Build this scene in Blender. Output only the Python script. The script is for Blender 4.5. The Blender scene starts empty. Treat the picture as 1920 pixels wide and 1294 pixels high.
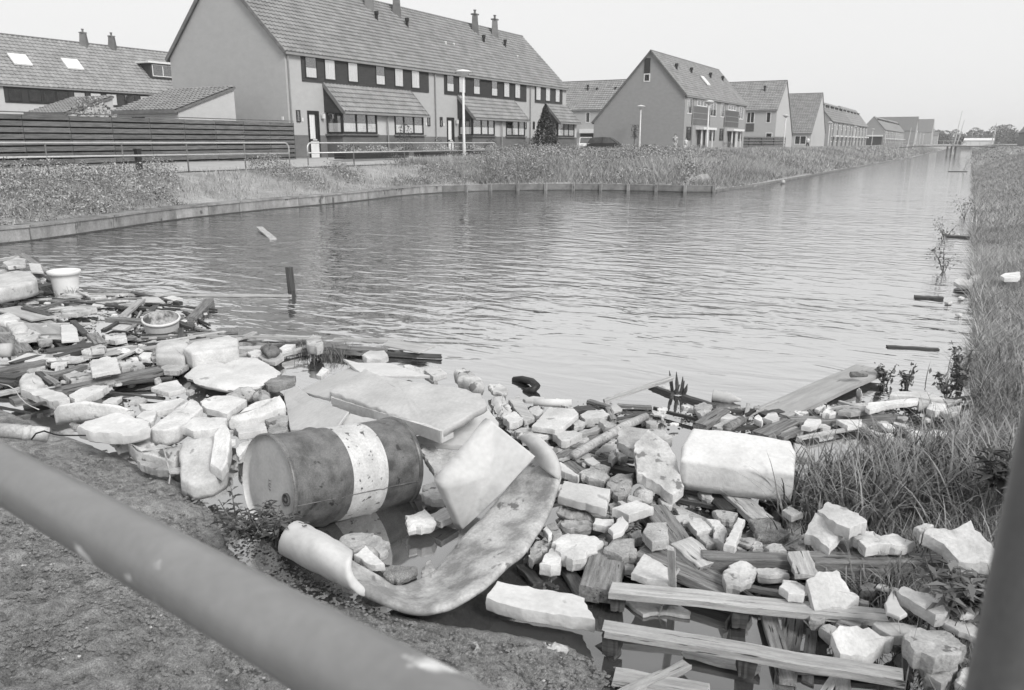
import bpy, math, random
import numpy as np
from mathutils import Vector, Matrix, noise
random.seed(7); rng = np.random.default_rng(7)
R = math.radians
scene = bpy.context.scene
COL = scene.collection

# ------------------------------------------------------------------ camera
FPX, PX, PY, HOR, H = 1493.0, 960.0, 647.0, 268.0, 2.2
PITCH = math.atan((PY - HOR) / FPX); YAW = R(29.2)
cam_d = bpy.data.cameras.new('camera'); cam = bpy.data.objects.new('camera', cam_d); COL.objects.link(cam)
cam.location = (0, 0, H); cam.rotation_euler = (math.pi / 2 - PITCH, 0, YAW)
cam_d.sensor_width = 36; cam_d.lens = FPX / 1920 * 36
cam_d.clip_start = 0.05; cam_d.clip_end = 3000
cam_d.dof.use_dof = True; cam_d.dof.focus_distance = 6.5; cam_d.dof.aperture_fstop = 8.0
scene.camera = cam

# ------------------------------------------------------------------ light
SUN_EL, SUN_AZ = R(40), R(115)          # azimuth measured from +Y towards +X
w = bpy.data.worlds.new('World'); scene.world = w; w.use_nodes = True
nt = w.node_tree; nt.nodes.clear()
sky = nt.nodes.new('ShaderNodeTexSky'); sky.sky_type = 'NISHITA'; sky.sun_disc = False
sky.sun_elevation = SUN_EL; sky.sun_rotation = SUN_AZ; sky.dust_density = 6; sky.air_density = 1.0
bwn = nt.nodes.new('ShaderNodeRGBToBW')
mx = nt.nodes.new('ShaderNodeMix'); mx.data_type = 'FLOAT'      # thick even cloud over the clear sky
mx.inputs[0].default_value = 0.86; mx.inputs[3].default_value = 4.7
bg = nt.nodes.new('ShaderNodeBackground'); bg.inputs['Strength'].default_value = 0.1
wo = nt.nodes.new('ShaderNodeOutputWorld')
nt.links.new(sky.outputs[0], bwn.inputs[0]); nt.links.new(bwn.outputs[0], mx.inputs[2])
nt.links.new(mx.outputs[0], bg.inputs[0]); nt.links.new(bg.outputs[0], wo.inputs[0])
sd = bpy.data.lights.new('sun', 'SUN'); sun = bpy.data.objects.new('sun', sd); COL.objects.link(sun)
sd.energy = 1.5; sd.angle = R(18); sd.color = (1.0, 0.99, 0.97)
sdir = Vector((math.sin(SUN_AZ) * math.cos(SUN_EL), math.cos(SUN_AZ) * math.cos(SUN_EL), math.sin(SUN_EL)))
sun.rotation_euler = sdir.to_track_quat('Z', 'Y').to_euler(); sun.location = (30, 10, 60)
scene.view_settings.view_transform = 'Standard'; scene.view_settings.look = 'None'
scene.view_settings.exposure = 1.05; scene.view_settings.gamma = 1.0
scene.view_settings.use_curve_mapping = False

# ------------------------------------------------------------------ measuring helpers (photograph pixel -> place)
cp, sp = math.cos(PITCH), math.sin(PITCH)
FW = (-math.sin(YAW), math.cos(YAW)); RT = (math.cos(YAW), math.sin(YAW))
def ray(x, y):
    dx, dy = x - PX, PY - y
    f = FPX * cp + dy * sp
    return (FW[0] * f + RT[0] * dx, FW[1] * f + RT[1] * dx, -FPX * sp + dy * cp)
def P(x, y, z=0.0):
    r = ray(x, y); t = (z - H) / r[2]
    return Vector((r[0] * t, r[1] * t, z))
VIEWS = {'A': (0, 440, 3.994), 'B': (0, 640, 3.994), 'C': (400, 600, 3.423), 'D': (400, 880, 3.423), 'E': (860, 640, 3.994),
         'F': (1280, 640, 3.423), 'G': (900, 900, 3.761), 'H': (1360, 930, 3.5556), 'Z': (0, 0, 1.0), 'K': (1640, 380, 3.404)}
def Q(v, x, y, z):
    o = VIEWS[v]; return P(o[0] + x / o[2], o[1] + y / o[2], z)

# ------------------------------------------------------------------ materials
MATS = {}
def gmat(name, a, b=None, scale=6.0, rough=0.8, bump=0.3, bdist=0.01, speck=0.0, stretch=None, streak=False, metal=0.0, ramp=(0.35, 0.65), coord='Object', spec=0.3, detail=6, spots=None):
    if name in MATS: return MATS[name]
    b = a if b is None else b
    m = bpy.data.materials.new(name); m.use_nodes = True; MATS[name] = m
    n = m.node_tree.nodes; L = m.node_tree.links; bs = n['Principled BSDF']
    tc = n.new('ShaderNodeTexCoord'); mp = n.new('ShaderNodeMapping')
    L.new(tc.outputs[coord], mp.inputs[0])
    if stretch: mp.inputs['Scale'].default_value = stretch
    oi = n.new('ShaderNodeObjectInfo'); ad = n.new('ShaderNodeVectorMath'); ad.operation = 'ADD'
    ml = n.new('ShaderNodeVectorMath'); ml.operation = 'SCALE'; ml.inputs['Scale'].default_value = 37.0
    cb = n.new('ShaderNodeCombineXYZ')
    for i in range(3): L.new(oi.outputs['Random'], cb.inputs[i])
    L.new(cb.outputs[0], ml.inputs[0]); L.new(mp.outputs[0], ad.inputs[0]); L.new(ml.outputs[0], ad.inputs[1])
    nz = n.new('ShaderNodeTexNoise'); nz.inputs['Scale'].default_value = scale; nz.inputs['Detail'].default_value = detail
    nz.inputs['Roughness'].default_value = 0.62
    L.new(ad.outputs[0], nz.inputs['Vector'])
    rp = n.new('ShaderNodeValToRGB'); L.new(nz.outputs[0], rp.inputs[0])
    rp.color_ramp.elements[0].position = ramp[0]; rp.color_ramp.elements[1].position = ramp[1]
    rp.color_ramp.elements[0].color = (a, a, a, 1); rp.color_ramp.elements[1].color = (b, b, b, 1)
    colour = rp.outputs[0]
    if speck:
        n2 = n.new('ShaderNodeTexNoise'); n2.inputs['Scale'].default_value = scale * 14; n2.inputs['Detail'].default_value = 3
        L.new(ad.outputs[0], n2.inputs['Vector'])
        r2 = n.new('ShaderNodeMapRange'); r2.inputs[1].default_value = .25; r2.inputs[2].default_value = .75
        r2.inputs[3].default_value = 1 - speck; r2.inputs[4].default_value = 1 + speck * .6
        L.new(n2.outputs[0], r2.inputs[0])
        vm = n.new('ShaderNodeVectorMath'); vm.operation = 'SCALE'
        L.new(colour, vm.inputs[0]); L.new(r2.outputs[0], vm.inputs['Scale']); colour = vm.outputs[0]
    if spots:                                     # (value, threshold, scale) chips, stains or dirt with their own outline
        n3 = n.new('ShaderNodeTexNoise'); n3.inputs['Scale'].default_value = spots[2]; n3.inputs['Detail'].default_value = 5
        L.new(ad.outputs[0], n3.inputs['Vector'])
        r3 = n.new('ShaderNodeMapRange'); r3.inputs[1].default_value = spots[1]; r3.inputs[2].default_value = spots[1] + .05
        L.new(n3.outputs[0], r3.inputs[0])
        mxc = n.new('ShaderNodeMix'); mxc.data_type = 'RGBA'
        L.new(r3.outputs[0], mxc.inputs[0]); L.new(colour, mxc.inputs[6]); mxc.inputs[7].default_value = (spots[0],) * 3 + (1,)
        colour = mxc.outputs[2]
    if speck:
        pr = n.new('ShaderNodeMapRange'); pr.inputs[3].default_value = .82; pr.inputs[4].default_value = 1.12; L.new(oi.outputs['Random'], pr.inputs[0])
        vt = n.new('ShaderNodeVectorMath'); vt.operation = 'SCALE'; L.new(colour, vt.inputs[0]); L.new(pr.outputs[0], vt.inputs['Scale']); colour = vt.outputs[0]
    L.new(colour, bs.inputs['Base Color'])
    bs.inputs['Roughness'].default_value = rough; bs.inputs['Metallic'].default_value = metal
    bs.inputs['Specular IOR Level'].default_value = spec
    if bump:
        nb = n.new('ShaderNodeTexNoise'); nb.inputs['Scale'].default_value = scale * 7; nb.inputs['Detail'].default_value = 9; nb.inputs['Roughness'].default_value = .68
        L.new(ad.outputs[0], nb.inputs['Vector'])
        bp = n.new('ShaderNodeBump'); bp.inputs['Strength'].default_value = bump; bp.inputs['Distance'].default_value = bdist
        L.new(nb.outputs[0], bp.inputs['Height']); L.new(bp.outputs[0], bs.inputs['Normal'])
    return m
def leafmat(name, lo, hi):
    m = bpy.data.materials.new(name); m.use_nodes = True
    n = m.node_tree.nodes; L = m.node_tree.links; bs = n['Principled BSDF']
    at = n.new('ShaderNodeAttribute'); at.attribute_name = 'tone'
    r = n.new('ShaderNodeMapRange'); r.inputs[3].default_value = lo; r.inputs[4].default_value = hi
    L.new(at.outputs['Fac'], r.inputs[0]); L.new(r.outputs[0], bs.inputs['Base Color'])
    bs.inputs['Roughness'].default_value = .6; bs.inputs['Specular IOR Level'].default_value = .3
    return m
M = {
 'poly': gmat('polystyrene', .44, .64, 4.5, .85, .7, .010, .14, spots=(.30, .64, 8)),
 'polyd': gmat('dirty_polystyrene', .30, .58, 5, .85, .7, .012, .16, spots=(.15, .61, 11)),
 'polyc': gmat('clean_polystyrene', .44, .58, 3, .8, .6, .008, .10, spots=(.30, .66, 6)),
 'conc': gmat('grey_concrete', .27, .46, 6, .9, .7, .015, .25, spots=(.14, .64, 14)),
 'concd': gmat('dark_concrete', .13, .28, 7, .9, .8, .015, .3),
 'plaster': gmat('plasterboard', .40, .56, 2.5, .85, .2, .004, .08, spots=(.26, .64, 10)),
 'foam': gmat('foam_mat', .43, .52, 2.0, .8, .35, .004, .10, spots=(.33, .68, 5)),
 'foamd': gmat('muddy_foam', .22, .48, 5, .9, .6, .012, .18, ramp=(.38, .6), spots=(.16, .62, 9)),
 'wood': gmat('pale_wood', .30, .50, 5, .8, .7, .008, .25, stretch=(.7, 9, 9), spots=(.06, .63, 6)),
 'woodg': gmat('grey_wood', .12, .30, 5, .85, .8, .010, .3, stretch=(.7, 9, 9), spots=(.03, .62, 6)),
 'woodd': gmat('dark_wet_wood', .03, .09, 5, .6, .5, .006, .2, stretch=(.5, 9, 9)),
 'ply': gmat('plywood', .30, .42, 4, .8, .25, .004, .1, stretch=(.6, 4, 4), spots=(.2, .66, 8)),
 'soil': gmat('soil', .24, .52, 13, .95, 1.0, .035, .5, coord='Object', spots=(.42, .76, 30)),
 'earth': gmat('earth', .20, .32, 1.2, .95, .6, .05, .3),
 'path': gmat('path_slabs', .34, .42, 2, .9, .3, .01, .12),
 'road': gmat('brick_road', .17, .22, 2, .9, .3, .01, .1),
 'brickL': gmat('pale_brick', .39, .45, 2.2, .9, .5, .008, .12, stretch=(1, 1, 1.6), ramp=(.2, .8)),
 'brickD': gmat('grey_brick', .27, .33, 2.2, .9, .5, .008, .16, stretch=(1, 1, 1.6), ramp=(.2, .8)),
 'brickP': gmat('plinth_brick', .12, .155, 1.0, .9, .5, .006, .15, stretch=(1, 1, 3)),
 'tile': gmat('roof_tile', .19, .28, 1.3, .75, .3, .01, .2),
 'tileL': gmat('pale_roof_tile', .33, .42, 1.3, .75, .3, .01, .2),
 'ridge': gmat('ridge_tile', .12, .17, 3, .8, .3, .01, .2),
 'dark': gmat('dark_paint', .022, .03, 4, .45, .1),
 'panel': gmat('dark_panel', .035, .05, 3, .7, .3, .005, .1, stretch=(1, 1, 6)),
 'panelm': gmat('mid_panel', .09, .12, 3, .7, .3, .005, .1),
 'white': gmat('white_paint', .58, .66, 4, .5, .1),
 'curtain': gmat('curtain', .5, .72, 3, .9, 0, stretch=(12, 12, .3)),
 'inside': gmat('room_dark', .02, .05, 2, .9, 0),
 'gutter': gmat('grey_gutter', .20, .25, 5, .5, .1),
 'galv': gmat('galvanised_rail', .48, .58, 8, .38, .15, .002, .1, metal=.35),
 'galvd': gmat('dark_rail_post', .10, .15, 8, .5, .15, .002, .1),
 'lampw': gmat('lamp_grey', .50, .58, 5, .4, .05),
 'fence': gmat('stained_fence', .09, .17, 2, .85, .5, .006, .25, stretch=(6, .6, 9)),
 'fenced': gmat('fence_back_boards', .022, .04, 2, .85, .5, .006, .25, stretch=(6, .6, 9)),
 'quay': gmat('quay_concrete', .15, .27, 3, .85, .5, .01, .2, stretch=(1, 1, .6), spots=(.08, .62, 4)),
 'quayd': gmat('quay_board', .11, .19, 3, .85, .5, .01, .2),
 'drumd': gmat('drum_dark_paint', .07, .17, 9, .36, .5, .004, .3, ramp=(.36, .62), spots=(.03, .65, 16), spec=.5),
 'drumw': gmat('drum_white_paint', .40, .60, 6, .5, .5, .004, .2, spots=(.09, .62, 26), spec=.4),
 'druml': gmat('drum_lid_paint', .42, .55, 4, .42, .3, .003, .12, spots=(.14, .70, 18), spec=.5),
 'rail': gmat('handrail_paint', .14, .20, 5, .34, .15, .002, .10, spots=(.62, .63, 11), spec=.8),
 'raild': gmat('rail_post_paint', .08, .11, 9, .4, .2, .002, .15),
 'tub': gmat('tub_plastic', .55, .66, 4, .5, .15, .003, .1),
 'tubin': gmat('tub_inside', .10, .5, 9, .8, .5, .01, .3, ramp=(.4, .6)),
 'rust': gmat('rusty_metal', .06, .14, 9, .7, .5, .005, .3),
 'black': gmat('black_rubber', .015, .03, 9, .5, .2),
 'skin': gmat('skin', .42, .42, 4, .6, 0), 'hair': gmat('hair', .03, .04, 4, .7, 0),
 'clothw': gmat('pale_cloth', .5, .75, 5, .9, 0), 'clothd': gmat('dark_cloth', .04, .06, 5, .9, 0), 'clothp': gmat('print_cloth', .1, .7, 16, .9, 0, ramp=(.47, .53)),
 'card': gmat('car_dark', .03, .035, 2, .25, 0, spec=.6), 'carw': gmat('car_white', .7, .75, 2, .3, 0, spec=.6),
 'trunk': gmat('bark', .08, .14, 8, .9, .6, .02, .2),
 'farroof': gmat('far_roof', .10, .14, .6, .8, .2),
 'stone': gmat('dark_stone', .10, .2, 6, .9, .6, .01, .3),
}
def glass():
    m = bpy.data.materials.new('window_glass'); m.use_nodes = True
    n = m.node_tree.nodes; L = m.node_tree.links; bs = n['Principled BSDF']
    tr = n.new('ShaderNodeBsdfTransparent'); gl = n.new('ShaderNodeBsdfGlossy'); gl.inputs['Roughness'].default_value = .03
    lw = n.new('ShaderNodeLayerWeight'); lw.inputs[0].default_value = .5; fr = n.new('ShaderNodeMapRange'); fr.inputs[1].default_value = 0; fr.inputs[2].default_value = 1; fr.inputs[3].default_value = .07; fr.inputs[4].default_value = .42; L.new(lw.outputs['Facing'], fr.inputs[0]); mxs = n.new('ShaderNodeMixShader')
    L.new(fr.outputs[0], mxs.inputs[0]); L.new(tr.outputs[0], mxs.inputs[1]); L.new(gl.outputs[0], mxs.inputs[2])
    L.new(mxs.outputs[0], n['Material Output'].inputs['Surface']); return m
M['glass'] = glass()
M['grass'] = leafmat('grass_blades', .12, .46); M['weed'] = leafmat('weed_leaves', .06, .48); M['leaf'] = leafmat('dark_leaves', .025, .12)
M['reed'] = leafmat('long_grass', .05, .30); M['wood_far'] = leafmat('far_trees', .08, .16); M['plant'] = leafmat('young_leaves', .06, .2)

def water_mat():
    m = bpy.data.materials.new('canal_water'); m.use_nodes = True
    n = m.node_tree.nodes; L = m.node_tree.links; bs = n['Principled BSDF']
    bs.inputs['Base Color'].default_value = (.055, .055, .055, 1); bs.inputs['Roughness'].default_value = .5; bs.inputs['Specular IOR Level'].default_value = 0
    # murky body under a film that mirrors the sky more the flatter one looks along it
    gl = n.new('ShaderNodeBsdfGlossy'); gl.inputs['Roughness'].default_value = .05; ms = n.new('ShaderNodeMixShader'); lw = n.new('ShaderNodeLayerWeight'); lw.inputs[0].default_value = .5
    ma2 = n.new('ShaderNodeMapRange'); L.new(lw.outputs['Facing'], ma2.inputs[0])
    ma2.inputs[1].default_value = .35; ma2.inputs[2].default_value = .76; ma2.inputs[3].default_value = .13; ma2.inputs[4].default_value = .97
    L.new(ma2.outputs[0], ms.inputs[0]); L.new(bs.outputs[0], ms.inputs[1]); L.new(gl.outputs[0], ms.inputs[2]); L.new(ms.outputs[0], n['Material Output'].inputs['Surface'])
    ge = n.new('ShaderNodeNewGeometry')
    def layer(rot, sc, scale, det, dist=0.6):
        mp = n.new('ShaderNodeMapping'); mp.inputs['Rotation'].default_value = (0, 0, rot); mp.inputs['Scale'].default_value = sc
        L.new(ge.outputs['Position'], mp.inputs[0])
        nz = n.new('ShaderNodeTexNoise'); nz.inputs['Scale'].default_value = scale; nz.inputs['Detail'].default_value = det
        nz.inputs['Distortion'].default_value = dist; nz.inputs['Roughness'].default_value = .5
        L.new(mp.outputs[0], nz.inputs['Vector']); return nz.outputs[0]
    a = layer(-YAW + .12, (.9, 2.1, 1), 1.35, 2.2, .7); b = layer(-YAW - .25, (.9, 1.9, 1), 4.2, 2, .4); c = layer(-YAW, (.3, .9, 1), .35, 2)
    s = n.new('ShaderNodeMath'); s.operation = 'MULTIPLY_ADD'; s.inputs[1].default_value = .2
    L.new(b, s.inputs[0]); L.new(a, s.inputs[2])
    sx = n.new('ShaderNodeSeparateXYZ'); L.new(ge.outputs['Position'], sx.inputs[0])
    # sheltered by the debris close to the near shore: distance measured along X - 2Y
    ma = n.new('ShaderNodeMath'); ma.operation = 'MULTIPLY_ADD'; ma.inputs[1].default_value = -.32
    L.new(sx.outputs['X'], ma.inputs[0]); L.new(sx.outputs['Y'], ma.inputs[2])
    mr = n.new('ShaderNodeMapRange'); mr.inputs[1].default_value = 6.2; mr.inputs[2].default_value = 11; mr.inputs[3].default_value = .03; mr.inputs[4].default_value = 1
    L.new(ma.outputs[0], mr.inputs[0])
    mc = n.new('ShaderNodeMapRange'); mc.inputs[1].default_value = .3; mc.inputs[2].default_value = .7; mc.inputs[3].default_value = .45; mc.inputs[4].default_value = 1.15
    L.new(c, mc.inputs[0])
    m0 = n.new('ShaderNodeMath'); m0.operation = 'MULTIPLY'; L.new(mr.outputs[0], m0.inputs[0]); L.new(mc.outputs[0], m0.inputs[1])
    mf = n.new('ShaderNodeMapRange'); mf.inputs[1].default_value = 13; mf.inputs[2].default_value = 45; mf.inputs[3].default_value = 1; mf.inputs[4].default_value = .22
    L.new(sx.outputs['Y'], mf.inputs[0])                     # the narrow canal beyond the basin lies in the lee of the houses
    mm = n.new('ShaderNodeMath'); mm.operation = 'MULTIPLY'; L.new(m0.outputs[0], mm.inputs[0]); L.new(mf.outputs[0], mm.inputs[1])
    bp = n.new('ShaderNodeBump'); bp.inputs['Distance'].default_value = .055
    L.new(mm.outputs[0], bp.inputs['Strength']); L.new(s.outputs[0], bp.inputs['Height']); L.new(bp.outputs[0], bs.inputs['Normal']); L.new(bp.outputs[0], gl.inputs['Normal']); L.new(bp.outputs[0], lw.inputs['Normal'])
    return m
M['water'] = water_mat()

# ------------------------------------------------------------------ mesh helpers
def tag(o, label=None, cat=None, group=None, kind=None):
    if label: o['label'] = label
    if cat: o['category'] = cat
    if group: o['group'] = group
    if kind: o['kind'] = kind
    return o
WLOC = {}
def empty(name, loc, label=None, cat=None, group=None):
    o = bpy.data.objects.new(name, None); COL.objects.link(o); o.location = loc; o.empty_display_size = .2
    WLOC[o.name] = Vector(loc); return tag(o, label, cat, group)
def mesh(name, vs, fs, mat, parent=None, smooth=False, local=False):
    """world coordinates in, object with its origin at the base centre out"""
    me = bpy.data.meshes.new(name)
    vs = np.asarray(vs, float).reshape(-1, 3)
    if not local:
        c = np.array([(vs[:, 0].min() + vs[:, 0].max()) / 2, (vs[:, 1].min() + vs[:, 1].max()) / 2, vs[:, 2].min()])
    else: c = np.zeros(3)
    me.from_pydata((vs - c).tolist(), [], [tuple(int(i) for i in f) for f in fs]); me.materials.append(mat)
    if smooth: me.shade_smooth()
    me.update()
    o = bpy.data.objects.new(name, me); COL.objects.link(o)
    if parent is None: o.location = c
    else:
        o.parent = parent; o.location = Vector(c) - WLOC[parent.name]
    WLOC[o.name] = Vector(c)
    return o
class MB:
    def __init__(s): s.v = []; s.f = []
    def quad(s, *p):
        i = len(s.v); s.v += [tuple(q) for q in p]; s.f.append(tuple(range(i, i + len(p)))); return s
    def box(s, x0, x1, y0, y1, z0, z1):
        i = len(s.v)
        s.v += [(x, y, z) for z in (z0, z1) for x, y in ((x0, y0), (x1, y0), (x1, y1), (x0, y1))]
        s.f += [(i, i+3, i+2, i+1), (i+4, i+5, i+6, i+7), (i, i+1, i+5, i+4), (i+1, i+2, i+6, i+5), (i+2, i+3, i+7, i+6), (i+3, i, i+4, i+7)]
        return s
    def bar(s, p0, p1, w_, h_, up=(0, 0, 1)):
        p0, p1 = Vector(p0), Vector(p1); d = (p1 - p0).normalized(); u = Vector(up)
        if abs(d.dot(u)) > .98: u = Vector((1, 0, 0))
        a = d.cross(u).normalized() * w_ / 2; b = a.cross(d).normalized() * h_ / 2
        i = len(s.v)
        for p in (p0, p1): s.v += [tuple(p - a - b), tuple(p + a - b), tuple(p + a + b), tuple(p - a + b)]
        s.f += [(i, i+1, i+2, i+3), (i+7, i+6, i+5, i+4)] + [(i+k, i+4+k, i+4+(k+1) % 4, i+(k+1) % 4) for k in range(4)]
        return s
    def tube(s, pts, r, n=8, cap=True):
        pts = [Vector(p) for p in pts]; rs = r if isinstance(r, (list, tuple)) else [r] * len(pts)
        i0 = len(s.v); ref = None
        for k, p in enumerate(pts):
            d = ((pts[k+1] if k + 1 < len(pts) else p) - (pts[k-1] if k else p)).normalized()
            if ref is None: ref = Vector((0, 0, 1)) if abs(d.z) < .9 else Vector((1, 0, 0))
            a = d.cross(ref).normalized(); b = a.cross(d).normalized(); ref = b
            for j in range(n):
                t = 2 * math.pi * j / n; s.v.append(tuple(p + (a * math.cos(t) + b * math.sin(t)) * rs[k]))
        for k in range(len(pts) - 1):
            for j in range(n):
                a0 = i0 + k * n + j; a1 = i0 + k * n + (j + 1) % n; s.f.append((a0, a1, a1 + n, a0 + n))
        if cap:
            s.f.append(tuple(i0 + j for j in range(n))[::-1]); s.f.append(tuple(i0 + (len(pts) - 1) * n + j for j in range(n)))
        return s
    def lathe(s, c, prof, n=24, axis=(0, 0, 1), cap0=True, cap1=True):
        ax = Vector(axis).normalized(); ref = Vector((0, 0, 1)) if abs(ax.z) < .9 else Vector((1, 0, 0))
        a = ax.cross(ref).normalized(); b = ax.cross(a).normalized(); c = Vector(c); i0 = len(s.v)
        for r, h in prof:
            for j in range(n):
                t = 2 * math.pi * j / n; s.v.append(tuple(c + ax * h + (a * math.cos(t) + b * math.sin(t)) * r))
        for k in range(len(prof) - 1):
            for j in range(n):
                a0 = i0 + k * n + j; a1 = i0 + k * n + (j + 1) % n; s.f.append((a0, a0 + n, a1 + n, a1))
        if cap0: s.f.append(tuple(i0 + j for j in range(n)))
        if cap1: s.f.append(tuple(i0 + (len(prof) - 1) * n + j for j in range(n))[::-1])
        return s
    def build(s, name, mat, parent=None, smooth=False): return mesh(name, s.v, s.f, mat, parent, smooth)
def copy_tree(o, loc=None, label=None, parent=None):
    c = o.copy(); COL.objects.link(c)
    if parent is not None: c.parent = parent
    if loc is not None: c.location = loc; WLOC[c.name] = Vector(loc)
    if label: c['label'] = label
    for ch in list(o.children): copy_tree(ch, None, None, c)
    return c

# ------------------------------------------------------------------ terrain
SHORE = np.array([(-60, -2), (-40, 3), (-24, 4.2), (-15, 3.9), (-10, 3.72), (-7.06, 3.5), (-6, 3.36), (-5.25, 3.31), (-4.26, 3.2), (-3.8, 3.02), (-3.3, 2.72), (-2.9, 2.6), (-2.45, 2.60), (-1.98, 2.70),
 (-1.6, 2.8), (-1.3, 2.86), (-1.08, 2.75), (-.98, 2.3), (-.7, 1.9), (-.2, 2.0), (.1, 2.6), (.12, 3.5), (-.2, 4.2), (-.5, 4.62), (-.62, 5.1), (-.45, 5.7), (.0, 6.3), (.3, 7.1), (.33, 8.2), (.25, 9), (.36, 11.6), (.28, 14), (.35, 18), (.3, 24), (.36, 30), (.4, 64), (.6, 300), (1, 900),
 (-8, 900), (-7.9, 300), (-8, 139), (-9.6, 46.4), (-9.9, 40), (-10.1, 37.1), (-10.6, 36.6), (-14.66, 36.2), (-16.5, 35.5), (-18, 34.3), (-20, 32.68), (-21.0, 30), (-21.2, 28.4), (-20.75, 25.24), (-20.5, 22.2), (-20.66, 19.85), (-20.5, 17.53), (-20.2, 15.3), (-19.4, 13), (-18.9, 11.24), (-18.6, 9.9), (-19, 8.9), (-22, 7.5), (-30, 6), (-60, 5)])
def sdist(x, y):
    """+ on land, - over water"""
    x = np.asarray(x, float); y = np.asarray(y, float); d = np.full(x.shape, 1e9); ins = np.zeros(x.shape, bool)
    n = len(SHORE)
    for i in range(n):
        ax, ay = SHORE[i]; bx, by = SHORE[(i + 1) % n]; ex, ey = bx - ax, by - ay
        t = np.clip(((x - ax) * ex + (y - ay) * ey) / (ex * ex + ey * ey), 0, 1)
        d = np.minimum(d, np.hypot(x - ax - t * ex, y - ay - t * ey))
        if ay != by:
            c = ((ay > y) != (by > y)) & (x < (bx - ax) * (y - ay) / (by - ay) + ax); ins ^= c
    return np.where(ins, -d, d)
def smooth01(t): t = np.clip(t, 0, 1); return t * t * (3 - 2 * t)
def ground_z(x, y):
    x = np.asarray(x, float); y = np.asarray(y, float); d = sdist(x, y); dl = np.maximum(d, 0)
    near = .015 + .27 * dl - .012 * dl * dl; near = np.where(dl > 6, 1.2, near)
    right = .03 + 1.5 * smooth01(dl / 4.8)
    basin = np.where(dl < .27, -.25, .30 + .85 * smooth01(dl / 3.6) + .24 * smooth01((dl - 5) / 6))
    canal = .10 + 1.28 * smooth01(dl / 6.5)
    wc = smooth01((y - 34.5) / 6) * (x > -11.5) + (y > 41) * (x <= -11.5) * 1.0; wc = np.clip(wc, 0, 1)
    left = basin * (1 - wc) + canal * wc
    z = np.where(x > -4, right, left)
    wn = smooth01((5.2 - y) / 1.6) * smooth01((.25 - x) / .5)           # near shore of bare soil
    wn = np.where(x < -10, smooth01((5.5 - y) / 1.0), wn)
    z = z * (1 - wn) + near * wn
    bottom = -.06 - .45 * smooth01(-d / 1.2)
    return np.where(d > 0, z, bottom)
def grid_sheet(name, xs, ys, zf, mat, kind='structure', smooth=True):
    X, Y = np.meshgrid(xs, ys); Z = zf(X, Y); nx, ny = len(xs), len(ys)
    vs = np.stack([X, Y, Z], -1).reshape(-1, 3)
    i = (np.arange(ny - 1)[:, None] * nx + np.arange(nx - 1)[None]).ravel()
    fs = np.stack([i, i + 1, i + nx + 1, i + nx], 1)
    me = bpy.data.meshes.new(name); me.vertices.add(len(vs)); me.vertices.foreach_set('co', vs.ravel())
    me.loops.add(fs.size); me.loops.foreach_set('vertex_index', fs.ravel().astype(np.int32))
    me.polygons.add(len(fs)); me.polygons.foreach_set('loop_start', np.arange(0, fs.size, 4, dtype=np.int32))
    me.update(calc_edges=True); me.materials.append(mat)
    if smooth: me.shade_smooth()
    o = bpy.data.objects.new(name, me); COL.objects.link(o); return tag(o, kind=kind)
def gz_main(X, Y):
    z = ground_z(X, Y)
    patch = (X > -8.9) & (X < .0) & (Y < 4.3) & (Y > -1.4)
    return np.where(patch & (z > -.04), z - .25, z) + 0
xs = np.unique(np.concatenate([np.linspace(-1500, -80, 12), np.linspace(-80, -26, 40), np.arange(-26, 6, .25), np.linspace(6, 30, 20), np.linspace(40, 1500, 12)]))
ys = np.unique(np.concatenate([np.linspace(-60, -3, 8), np.arange(-3, 46, .25), np.linspace(46, 130, 70), np.linspace(135, 400, 40), np.linspace(450, 2400, 12)]))
grid_sheet('ground', xs, ys, gz_main, M['earth'])
def fbm(X, Y, f, o=4, seed=0):
    out = np.zeros(X.shape); flat = out.ravel(); xf, yf = X.ravel(), Y.ravel()
    for i in range(flat.size): flat[i] = noise.fractal(Vector((xf[i] * f + seed, yf[i] * f, seed * .7)), .9, 2.1, o)
    return out
def soil_z(X, Y):
    z = ground_z(X, Y); d = sdist(X, Y)
    n = fbm(X, Y, 2.2, 3, 3.1) * .05 + np.abs(fbm(X, Y, 7, 5, 8.8)) * .06 * np.clip(.35 + d * 1.2, 0, 1)
    edge = np.minimum.reduce([X + 9.2, .25 - X, Y + 1.6, np.full(X.shape, 9.0)])
    return z + n * np.clip(d * 6 + .2, 0, 1) - .35 * smooth01(1 - edge / .3)
sx_ = np.concatenate([np.arange(-9.2, -5, .06), np.arange(-5, .25, .021)]); sy_ = np.concatenate([np.arange(-1.6, .4, .05), np.arange(.4, 4.4, .021)])
grid_sheet('soil_bank', sx_, sy_, soil_z, M['soil'])
wat = mesh('canal_water', [(-300, -30, 0), (300, -30, 0), (300, 1500, 0), (-300, 1500, 0)], [(0, 1, 2, 3)], M['water'], local=True); tag(wat, kind='structure')
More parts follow.
